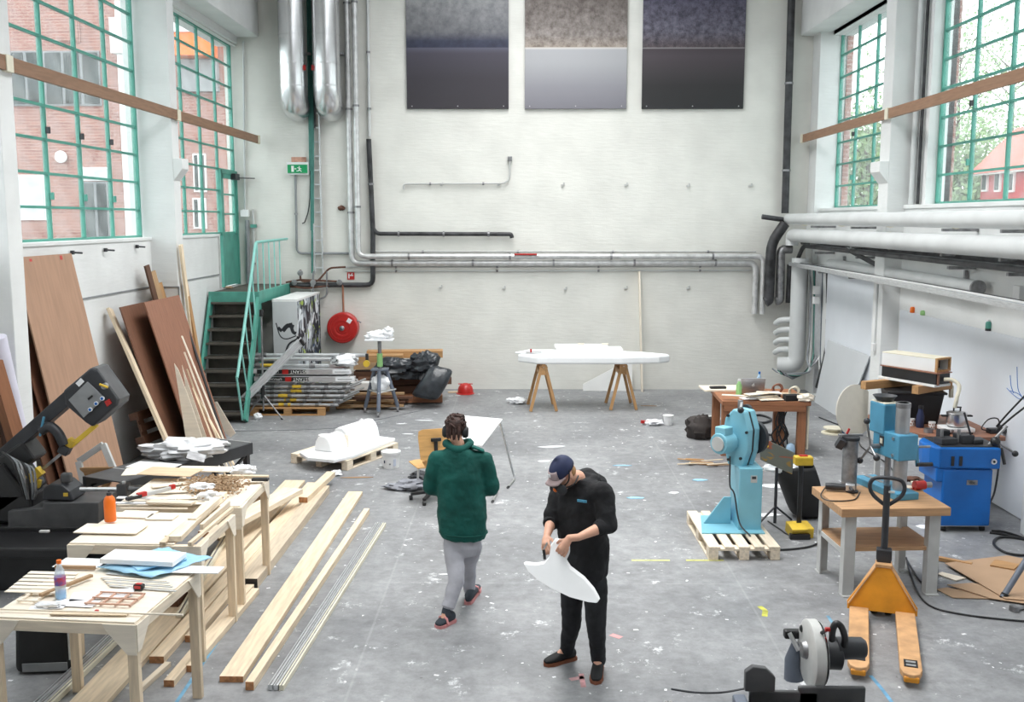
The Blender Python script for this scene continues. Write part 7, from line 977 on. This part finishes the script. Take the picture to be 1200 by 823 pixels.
# ================= the two people =================
M.skin = mat('skin', srgb(224, 172, 146), 0.55, 0, 0.05, 12); M.denim = mat('black denim', (0.016, 0.017, 0.021), 0.85, 0, 0.3, 14, bump=0.15); M.hoodie = mat('black hoodie', (0.014, 0.0145, 0.017), 0.9, 0, 0.25, 10, bump=0.2, bscale=30); M.fleece = mat('green fleece', srgb(8, 86, 78), 0.9, 0, 0.14, 5, bump=0.15, bscale=40); M.greypants = mat('pale grey trousers', srgb(178, 178, 186), 0.85, 0, 0.08, 8); M.hair = mat('dark brown hair', srgb(66, 40, 32), 0.7, 0, 0.3, 30, bump=0.4, bscale=40)
M.gum = mat('gum sole', srgb(140, 84, 58), 0.7); M.pink = mat('pink sandal', srgb(208, 140, 140), 0.6); M.sock = mat('dark sock', srgb(60, 66, 74), 0.9)
def ball_rod(b, a, c, ra, rc, n=14, steps=3):
    a, c = Vector(a), Vector(c); P = [a.lerp(c, i/steps) for i in range(steps+1)]; b.tube(P, [ra+(rc-ra)*i/steps for i in range(steps+1)], n); b.ball(tuple(a), ra*0.999, None, 0, n, 8); b.ball(tuple(c), rc*0.999, None, 0, n, 8)
def limb(b, pts, rad, n=14):
    for i in range(len(pts)-1): ball_rod(b, pts[i], pts[i+1], rad[i], rad[i+1], n)
def loft(b, rings, n=22, e=0.85):
    V = []
    for c, u, v in rings:
        for j in range(n):
            a = 2*PI*j/n; ca, sa = math.cos(a), math.sin(a); V.append(Vector(c)+Vector(u)*math.copysign(abs(ca)**e, ca)+Vector(v)*math.copysign(abs(sa)**e, sa))
    k = len(rings); b.add(V, [(i*n+j, i*n+(j+1) % n, (i+1)*n+(j+1) % n, (i+1)*n+j) for i in range(k-1) for j in range(n)]+[tuple(range(n))[::-1], tuple(range((k-1)*n, k*n))], None, 0, True)
TEX = bpy.data.textures.new('folds', 'CLOUDS'); TEX.noise_scale = 0.11; TEX.noise_depth = 2
def merge(o, vox, sm=6, fold=0.0):
    r = o.modifiers.new('remesh', 'REMESH'); r.mode = 'VOXEL'; r.voxel_size = vox; r.use_smooth_shade = True
    s = o.modifiers.new('smooth', 'SMOOTH'); s.iterations = sm; s.factor = 0.5
    if fold: d = o.modifiers.new('folds', 'DISPLACE'); d.texture = TEX; d.strength = fold; d.mid_level = 0.5; d.texture_coords = 'LOCAL'
    return o
def hand(b, wrist, d, side, curl=0.5, palm_n=None):
    """palm and five bent fingers; d = direction the hand points, side = towards the thumb"""
    d = Vector(d).normalized(); s = (Vector(side)-d*Vector(side).dot(d)).normalized(); n = Vector(palm_n).normalized() if palm_n else d.cross(s).normalized()
    W = Vector(wrist); limb(b, [W, W+d*0.045, W+d*0.085], [0.026, 0.033, 0.03], 12)
    for k, L_ in enumerate((0.07, 0.08, 0.074, 0.058)):
        o = s*(0.031-0.0207*k); p0 = W+d*0.07+o; p1 = W+d*0.098+o*1.12+n*0.004; p2 = p1+(d*math.cos(curl)+n*math.sin(curl))*L_*0.5; p3 = p2+(d*math.cos(curl*2.1)+n*math.sin(curl*2.1))*L_*0.5; limb(b, [p0, p1, p2, p3], [0.0105, 0.0098, 0.009, 0.0078], 8)
    q0 = W+d*0.03+s*0.022; q1 = q0+(d*0.6+s*0.7+n*0.3).normalized()*0.042; q2 = q1+(d*0.85+s*0.2+n*0.5).normalized()*0.036; limb(b, [q0, q1, q2], [0.014, 0.0115, 0.0095], 8)
def headmat(c, fwd, up):
    f = Vector(fwd).normalized(); r = f.cross(Vector(up)).normalized(); u = r.cross(f)   # local x=right, y=forward, z=up
    return Matrix(((r.x, f.x, u.x, c[0]), (r.y, f.y, u.y, c[1]), (r.z, f.z, u.z, c[2]), (0, 0, 0, 1)))
def head(b, X):
    b.ball((0, -0.012, 0.035), (0.077, 0.096, 0.092), X, 0, 18, 12); b.ball((0, 0.02, -0.035), (0.06, 0.07, 0.075), X, 0, 16, 10); b.ball((0, 0.045, -0.085), (0.034, 0.036, 0.03), X, 0, 12, 8)
    b.ball((0, 0.093, -0.012), (0.013, 0.022, 0.022), X, 0, 10, 8); b.ball((0, 0.086, 0.012), (0.011, 0.014, 0.03), X, 0, 10, 8); b.ball((0, 0.08, 0.032), (0.05, 0.018, 0.012), X, 0, 12, 8); b.ball((0, 0.082, -0.055), (0.024, 0.014, 0.012), X, 0, 10, 8)
    for s in (-1, 1): b.ball((s*0.078, -0.012, -0.002), (0.01, 0.02, 0.032), X, 0, 10, 8)
def eyes(p, X):
    for s in (-1, 1): q = MB().ball((s*0.03, 0.083, 0.012), 0.0115, X, 0, 12, 8).build('eye', M.paper, p); MB().ball((s*0.03, 0.0925, 0.012), 0.005, X, 0, 8, 6).build('iris', M.darkwood, q)
def shoe(p, name, heel, toe, m, solem, h=0.085, wd=0.047):
    h0, t0 = Vector(heel), Vector(toe); d = (t0-h0).normalized(); L_ = (t0-h0).length; z = Vector((0, 0, 1)); sd = z.cross(d); X = Matrix(((d.x, sd.x, 0, h0.x), (d.y, sd.y, 0, h0.y), (0, 0, 1, 0), (0, 0, 0, 1)))
    b = MB(); loft(b, [(X @ Vector((x*L_, 0, zc)), (X.to_3x3() @ Vector((0, w_, 0))), Vector((0, 0, hh))) for x, w_, zc, hh in ((-0.02, 0.018, 0.05, 0.025), (0.06, wd*0.8, 0.06, 0.045), (0.3, wd*0.88, 0.062, 0.048), (0.5, wd*0.95, 0.055, 0.038), (0.75, wd*1.08, 0.042, 0.028), (0.93, wd*0.85, 0.036, 0.02), (1.0, wd*0.45, 0.033, 0.012))], 16, 0.9)
    s = b.build(name, m, p, None, 0, 2, 1)
    sp = [(-0.03, 0), (0.0, wd*0.7), (0.1, wd*0.9), (0.5, wd*0.95), (0.78, wd*1.15), (0.95, wd*0.85), (1.02, 0)]; poly = [(x*L_, y) for x, y in sp]+[(x*L_, -y) for x, y in sp[-2:0:-1]]
    q = MB().prism(poly, 0.026, X, 0, 0.0).build('sole', solem, s); return s
# ---- man in black, head bent over the white foam piece ----
F_ = Vector((-0.55, -0.835, 0)); L_ = Vector((0.835, -0.55, 0))
hipR, hipL = D(671, 683, 7.47), D(697, 683, 7.36); knR, knL = D(669, 733, 7.50), D(699, 736, 7.30); anR, anL = D(664, 765, 7.58), D(701, 777, 7.42)
anR.z = anL.z = 0.10
shR, shL = D(657, 577, 7.52), D(707, 578, 7.26); elR, elL = D(646, 611, 7.42), D(712, 615, 7.18); wrR, wrL = D(641, 628, 7.22), D(678, 630, 7.03); nk = D(680, 562, 7.40); hc = D(660, 556, 7.30)
hf = Vector((-0.70, -0.46, -0.55)); HX = headmat(hc, hf, (-0.3, -0.2, 1))
b = MB(); head(b, HX); limb(b, [nk+Vector((0.01, 0, -0.06)), nk+Vector((-0.02, -0.02, 0.02)), HX @ Vector((0, -0.03, -0.06))], [0.062, 0.056, 0.054])
C0 = [D(x, y, 7.40) for x, y in ((684, 678), (684, 650), (682, 615), (681, 588), (681, 570))]
loft(b, [(c, L_*wv, F_*dv) for c, wv, dv in zip(C0, (0.155, 0.14, 0.155, 0.17, 0.11), (0.1, 0.09, 0.105, 0.095, 0.06))])
limb(b, [shR, elR, elR.lerp(wrR, 0.35), wrR], [0.05, 0.04, 0.04, 0.027]); limb(b, [shL, elL, elL.lerp(wrL, 0.35), wrL], [0.05, 0.041, 0.042, 0.027])
limb(b, [hipR, knR, knR.lerp(anR, 0.35), anR], [0.085, 0.056, 0.055, 0.04]); limb(b, [hipL, knL, knL.lerp(anL, 0.35), anL], [0.085, 0.056, 0.055, 0.04])
hR = D(638, 642, 7.10)-wrR; hL = D(655, 640, 6.99)-wrL
hand(b, wrR, hR+Vector((0, -0.0, -0.02)), (0.6, -0.6, 0.4), 0.75, (0.5, -0.1, -0.4)); hand(b, D(667, 631, 7.0), (-0.5, -0.12, -0.86), (-0.85, 0.3, 0.1), 0.3, (0.2, 0.95, -0.1)); limb(b, [wrL, D(667, 631, 7.0)], [0.027, 0.027])
heelR, toeR, heelL, toeL = G(674, 772), G(638, 781), G(702, 779), G(698, 803)
limb(b, [anR, Vector((heelR.x, heelR.y, 0.06)).lerp(Vector((toeR.x, toeR.y, 0.05)), 0.55)], [0.04, 0.03]); limb(b, [anL, Vector((heelL.x, heelL.y, 0.06)).lerp(Vector((toeL.x, toeL.y, 0.05)), 0.55)], [0.04, 0.03])
man = merge(b.build('person', M.skin), 0.0048, 2); tag(man, 'man in black hoodie, navy cap and respirator looking down at a white foam piece in his hands', 'person'); man['label'] = 'man in black hoodie, navy cap and respirator mask, sanding a white foam piece'
eyes(man, HX)
b = MB(); C1 = [D(x, y, 7.40) for x, y in ((683, 673), (683, 668), (684, 645), (683, 620), (681, 598), (681, 580), (680, 567), (680, 560))]
loft(b, [(c, L_*wv, F_*dv) for c, wv, dv in zip(C1, (0.19, 0.2, 0.205, 0.2, 0.205, 0.2, 0.135, 0.085), (0.145, 0.15, 0.15, 0.15, 0.15, 0.125, 0.1, 0.085))], 26, 0.9)
limb(b, [shR, elR, elR.lerp(wrR, 0.12)], [0.082, 0.066, 0.058]); limb(b, [shL, shL.lerp(elL, 0.6), elL, elL.lerp(wrL, 0.22)], [0.083, 0.078, 0.072, 0.062]); limb(b, [shR, C1[5], shL], [0.082, 0.115, 0.083])
b.ball(tuple(nk-F_*0.09+Vector((0, 0, -0.01))), (0.115, 0.1, 0.075), None, 0, 16, 10); b.ball(tuple(nk-F_*0.13+Vector((0.02, 0, -0.06))), (0.12, 0.09, 0.09), None, 0, 16, 10); limb(b, [nk+L_*0.085+F_*0.05+Vector((0, 0, -0.03)), nk+L_*0.1-F_*0.06, nk-L_*0.09-F_*0.06, nk-L_*0.085+F_*0.05+Vector((0, 0, -0.03))], [0.03, 0.04, 0.04, 0.03])
hd = merge(b.build('hoodie', M.hoodie, man), 0.011, 5, 0.035)
for e, w_, r in ((elR, wrR, 0.058), (elL, wrL, 0.062)): q = e.lerp(w_, 0.14 if r < 0.06 else 0.24); d = (w_-e).normalized(); MB().tube([q-d*0.03, q, q+d*0.02], [r, r+0.004, r-0.004], 16).build('cuff', M.hoodie, hd)
ch = D(681, 588, 7.19); patch = bx(hd, 'chest_badge', mat('blue badge', srgb(90, 170, 206), 0.5, 0, 0.15, 60), (0, 0, 0), (0.075, 0.008, 0.018), bev=0); patch.matrix_basis = Matrix.Translation(D(682, 587.5, 7.225)) @ Matrix.Rotation(math.atan2(L_.y, L_.x)+0.12, 4, 'Z')
b = MB(); loft(b, [(c, L_*wv, F_*dv) for c, wv, dv in zip([D(684, 666, 7.40), D(684, 680, 7.40), D(684, 690, 7.40)], (0.175, 0.18, 0.15), (0.125, 0.13, 0.11))])
limb(b, [hipR, knR, anR+Vector((0, 0, -0.01))], [0.1, 0.075, 0.058]); limb(b, [hipL, knL, anL+Vector((0, 0, -0.01))], [0.1, 0.075, 0.058]); merge(b.build('trousers', M.denim, man), 0.011, 4, 0.022)
for a_ in (anR, anL): MB().tube([a_+Vector((0, 0, 0.09)), a_+Vector((0, 0, -0.02))], [0.05, 0.047], 14).build('sock', M.rubber, man)
for nm, h_, t_ in (('shoe', heelR, toeR), ('shoe', heelL, toeL)):
    s = shoe(man, nm, h_, t_, M.rubber, M.gum); d = (t_-h_).normalized(); sd = Vector((-d.y, d.x, 0))
    for k in range(4): c = h_.lerp(t_, 0.45+0.09*k)+Vector((0, 0, 0.092-0.011*k)); MB().tube([c-sd*0.025, c+Vector((0, 0, 0.006)), c+sd*0.025], 0.004, 6).build('lace', M.char, s)
# cap, hair, respirator
b = MB(); n_ = 20; V = []
for i in range(8):
    a = i/7*1.62
    for j in range(n_): q = 2*PI*j/n_; V.append((0.09*math.sin(a)*math.cos(q), -0.008+0.112*math.sin(a)*math.sin(q), 0.035+0.105*math.cos(a)-0.012*math.sin(q)))
b.add(V, [(i*n_+j, (i+1)*n_+j, (i+1)*n_+(j+1) % n_, i*n_+(j+1) % n_) for i in range(7) for j in range(n_)], HX, 0, True); cap = b.build('cap', M.navy, man); q = cap.modifiers.new('th', 'SOLIDIFY'); q.thickness = 0.006
surf('cap_brim', mat('pale brim', srgb(170, 150, 150), 0.8), man, 10, 5, lambda u, v: HX @ Vector(((u-0.5)*0.165*(1-0.12*v*v)*(1 if True else 0), 0.082+0.075*v*math.sqrt(max(0, 1-(2*u-1)**2*0.8))-0.05*(2*u-1)**2*(1-v), 0.036-0.02*(2*u-1)**2-0.012*v)), 0.006)
surf('cap_front', mat('cap front patch', srgb(176, 158, 160), 0.8), man, 8, 6, lambda u, v: HX @ Vector((0.093*math.sin((u-0.5)*1.5)*math.cos(v*0.62+0.02), -0.008+0.116*math.cos((u-0.5)*1.5)*math.cos(v*0.62+0.02), 0.035+0.107*math.sin(v*0.62+0.02)-0.011*math.cos((u-0.5)*1.5))), 0.003)
bx(cap, 'badge', M.paper, (0, 0, 0), (0.03, 0.003, 0.026), bev=0).matrix_basis = HX @ Matrix.Translation((0, 0.104, 0.075)) @ rot(0.35)
b = MB(); b.ball((0, -0.05, -0.0), (0.072, 0.058, 0.062), HX, 0, 14, 10); b.build('hair', M.tan, man)
b = MB(); b.ball((0, 0.085, -0.05), (0.05, 0.042, 0.048), HX, 0, 16, 10); mk = b.build('respirator', M.black, man); MB().ball((0, 0.122, -0.052), (0.02, 0.014, 0.02), HX, 0, 12, 8).build('orange_valve', M.orange, mk)
for s in (-1, 1): MB().lathe([(0.02, -0.01), (0.036, 0.0), (0.038, 0.022), (0.03, 0.028), (0.001, 0.028)], 18, HX @ Matrix.Translation((s*0.052, 0.092, -0.06)) @ Matrix.Rotation(s*1.05, 4, 'Y') @ Matrix.Rotation(-0.5, 4, 'X')).build('filter', M.char, mk); MB().ball((s*0.045, 0.1, -0.04), (0.012, 0.02, 0.01), HX, 0, 8, 6).build('orange_clip', M.orange, mk)
for pts in ([(0.05, 0.08, -0.05), (0.08, 0.02, -0.02), (0.087, -0.02, 0.05)], [(0.05, 0.08, -0.06), (0.075, 0.0, -0.08), (0.05, -0.08, -0.07)]):
    for s in (-1, 1): MB().tube(curve([HX @ Vector((s*p[0], p[1], p[2])) for p in pts], 4), 0.006, 6).build('strap', M.black, mk)
# white foam piece held in his hands
pts = [(613, 661.5), (626, 663), (637, 661), (643, 654), (645, 640), (650, 633), (657, 634), (667, 641), (667, 650), (663, 659), (668, 667), (685, 680), (697, 694), (702.5, 704), (700, 708), (690, 707), (668, 701), (645, 690), (629, 680), (618, 670)]
P = [D(x, y, 6.965-(y-660)*0.0032) for x, y in pts]; b = MB(); off = Vector((0.01, 0.034, 0.012)); n_ = len(P); cen = sum(P, Vector())/n_
V = [p.lerp(cen, 0.03) for p in P]+[p+off*0.5 for p in P]+[p.lerp(cen, 0.04)+off for p in P]; b.add(V, [tuple(range(n_)), tuple(range(2*n_, 3*n_))[::-1]]+[(k*n_+i, k*n_+(i+1) % n_, (k+1)*n_+(i+1) % n_, (k+1)*n_+i) for k in range(2) for i in range(n_)]); tag(b.build('foam_fin', M.foam), 'white winged foam piece held in the hands of the man in black', 'foam')
a = D(638, 644, 7.03); t = thing('sanding_tool', 'small dark tool with a steel tip in the right hand of the man in black', 'tool', tuple(a), world=True); cyl(t, 'tool_grip', M.black, a+Vector((-0.005, 0, -0.005)), D(638.5, 656, 7.0), 0.011, 10); cyl(t, 'tool_tip', M.steel, a+Vector((-0.005, 0, 0.0)), a+Vector((0.02, 0, 0.05)), 0.007, 8)
# ---- walker in green fleece, seen from behind ----
F_ = Vector((0.12, 0.99, 0)); R_ = Vector((0.99, -0.12, 0)); Yp = 8.62
hipA, hipB = D(531, 640, 8.6), D(553, 640, 8.62); knA, knB = D(535, 680, 8.42), D(549, 664, 8.82); anA, anB = D(523, 717, 8.30), D(550, 695, 8.93); anA.z = 0.11
heelA, toeA = G(532, 728), G(512, 737); heelB, toeB = G(548, 709), G(560, 690)
shA, shB = D(512, 540, 8.62), D(566, 540, 8.62); elA, elB = D(505, 571, 8.66), D(576, 572, 8.66); wrA, wrB = D(515, 575, 8.9), D(566, 576, 8.9); nk = D(537, 522, 8.64); hc = D(534, 505, 8.68); HX = headmat(hc, (0.1, 0.9, -0.25), (0, 0, 1))
b = MB(); head(b, HX); limb(b, [nk+Vector((0, 0, -0.07)), nk+Vector((0, 0, 0.02)), HX @ Vector((0, -0.02, -0.06))], [0.062, 0.055, 0.053]); C0 = [D(x, y, Yp) for x, y in ((541, 635), (540, 610), (539, 580), (538, 550), (538, 532))]
loft(b, [(c, R_*wv, F_*dv) for c, wv, dv in zip(C0, (0.165, 0.14, 0.15, 0.17, 0.11), (0.11, 0.095, 0.1, 0.095, 0.06))]); limb(b, [shA, elA, elA.lerp(wrA, 0.4), wrA], [0.05, 0.04, 0.039, 0.026]); limb(b, [shB, elB, elB.lerp(wrB, 0.4), wrB], [0.05, 0.04, 0.039, 0.026])
limb(b, [hipA, knA, knA.lerp(anA, 0.35), anA], [0.085, 0.056, 0.054, 0.038]); limb(b, [hipB, knB, knB.lerp(anB, 0.35), anB], [0.085, 0.056, 0.054, 0.038])
hand(b, wrA, (0.6, 0.7, 0.1), (0.1, 0, 1), 0.6, (0.8, -0.4, 0)); hand(b, wrB, (-0.6, 0.7, 0.1), (-0.1, 0, 1), 0.6, (-0.8, -0.4, 0))
limb(b, [anA, heelA.lerp(toeA, 0.6)+Vector((0, 0, 0.055))], [0.038, 0.03]); limb(b, [anB, heelB.lerp(toeB, 0.6)+Vector((0, 0, 0.06))], [0.038, 0.03])
wk = merge(b.build('person', M.skin), 0.0065, 4); tag(wk, 'person in green fleece and ear defenders walking away, seen from behind', 'person'); eyes(wk, HX)
b = MB(); C1 = [D(x, y, Yp) for x, y in ((543, 630), (543, 624), (542, 605), (540, 580), (539, 556), (538, 540), (538, 530), (537, 524))]
loft(b, [(c, R_*wv, F_*dv) for c, wv, dv in zip(C1, (0.2, 0.212, 0.222, 0.215, 0.21, 0.205, 0.15, 0.1), (0.15, 0.16, 0.16, 0.155, 0.15, 0.13, 0.11, 0.09))], 28, 0.88)
limb(b, [shA, shA.lerp(elA, 0.5), elA, elA.lerp(wrA, 0.75)], [0.085, 0.083, 0.075, 0.06]); limb(b, [shB, shB.lerp(elB, 0.5), elB, elB.lerp(wrB, 0.75)], [0.085, 0.083, 0.075, 0.06]); limb(b, [shA, C1[5], shB], [0.085, 0.12, 0.085])
fl_ = merge(b.build('fleece_jacket', M.fleece, wk), 0.011, 5, 0.03); b = MB(); ring = [nk+R_*0.105*math.cos(a*PI/10)+F_*0.095*math.sin(a*PI/10)+Vector((0.0, 0, 0.02*math.sin(a*0.7))) for a in range(20)]; b.tube(ring, [0.034+0.006*math.sin(a*1.3) for a in range(20)], 10, 0, True); b.build('collar', M.fleece, fl_); tb(fl_, 'hem_seam', M.fleece, [D(543, 623, Yp)+R_*0.216*math.cos(a*PI/12)+F_*0.164*math.sin(a*PI/12) for a in range(25)], 0.008, 6); bx(fl_, 'collar_flap', M.fleece, D(560, 526, Yp-0.02), (0.12, 0.08, 0.02), (0, 0.4, 0.1), bev=0.008)
b = MB(); loft(b, [(c, R_*wv, F_*dv) for c, wv, dv in zip([D(541, 625, Yp), D(541, 640, Yp), D(541, 650, Yp)], (0.17, 0.175, 0.14), (0.13, 0.13, 0.11))]); limb(b, [hipA, knA, anA+(knA-anA)*0.22], [0.095, 0.072, 0.058]); limb(b, [hipB, knB, anB+(knB-anB)*0.14], [0.095, 0.07, 0.056]); tr = merge(b.build('trousers', M.greypants, wk), 0.011, 4, 0.02)
for k, a, r in ((knA, anA, 0.062), (knB, anB, 0.058)): q = a+(k-a)*0.24; d = (k-a).normalized(); MB().tube([q-d*0.025, q+d*0.025], r, 16).build('trouser_cuff', M.greypants, tr); MB().tube([a+(k-a)*0.24, a, a+Vector((0, 0, -0.03))], [0.045, 0.042, 0.045], 12).build('sock', M.sock, wk)
for h_, t_ in ((heelA, toeA), (heelB, toeB)):
    s = shoe(wk, 'sandal', h_, t_, M.sock, M.pink); d = (t_-h_).normalized(); sd = Vector((-d.y, d.x, 0)); c = h_.lerp(t_, 0.62); MB().tube([c-sd*0.055+Vector((0, 0, 0.02)), c-sd*0.04+Vector((0, 0, 0.07)), c+Vector((0, 0, 0.085)), c+sd*0.04+Vector((0, 0, 0.07)), c+sd*0.055+Vector((0, 0, 0.02))], 0.012, 8).build('strap', M.pink, s)
b = MB(); rg = random.Random(2); b.ball((0, -0.02, 0.045), (0.088, 0.105, 0.095), HX, 0, 20, 14, 0.15)
for k in range(46):
    a = rg.uniform(0, 6.28); e = rg.uniform(-0.1, 1.4); p = Vector((0.085*math.cos(e)*math.cos(a), -0.02+0.1*math.cos(e)*math.sin(a)*(1 if math.sin(a) < 0 else 0.7), 0.045+0.092*math.sin(e))); t_ = Vector((-math.sin(a), math.cos(a), rg.uniform(-0.8, 0.4)))*0.035; b.tube([p-t_*0.5, p*1.08, p+t_+Vector((0, 0, -0.01))], [0.012, 0.013, 0.007], 6, 0, False, HX)
for k in range(14): x = rg.uniform(-0.055, 0.055); b.tube([(x, -0.1, 0.03), (x*1.05, -0.112, -0.02), (x*1.0, -0.1, -0.06-rg.random()*0.03)], [0.012, 0.013, 0.006], 6, 0, False, HX)
b.ball((0.05, -0.03, 0.125), (0.035, 0.04, 0.025), HX, 0, 10, 8, 0.3); b.build('hair', M.hair, wk)
em = MB(); em.tube([(0.092*math.cos(a*PI/14), -0.01, 0.03+0.118*math.sin(a*PI/14)) for a in range(15)], 0.008, 8, 0, False, HX); emo = em.build('ear_defenders', M.black, wk)
for s in (-1, 1): MB().lathe([(0.03, -0.02), (0.045, -0.015), (0.047, 0.015), (0.035, 0.03), (0.001, 0.032)], 18, HX @ Matrix.Translation((s*0.085, -0.012, -0.01)) @ Matrix.Rotation(s*PI/2, 4, 'Y') @ Matrix.Diagonal((1.15, 0.85, 1, 1))).build('ear_cup', M.black, emo)
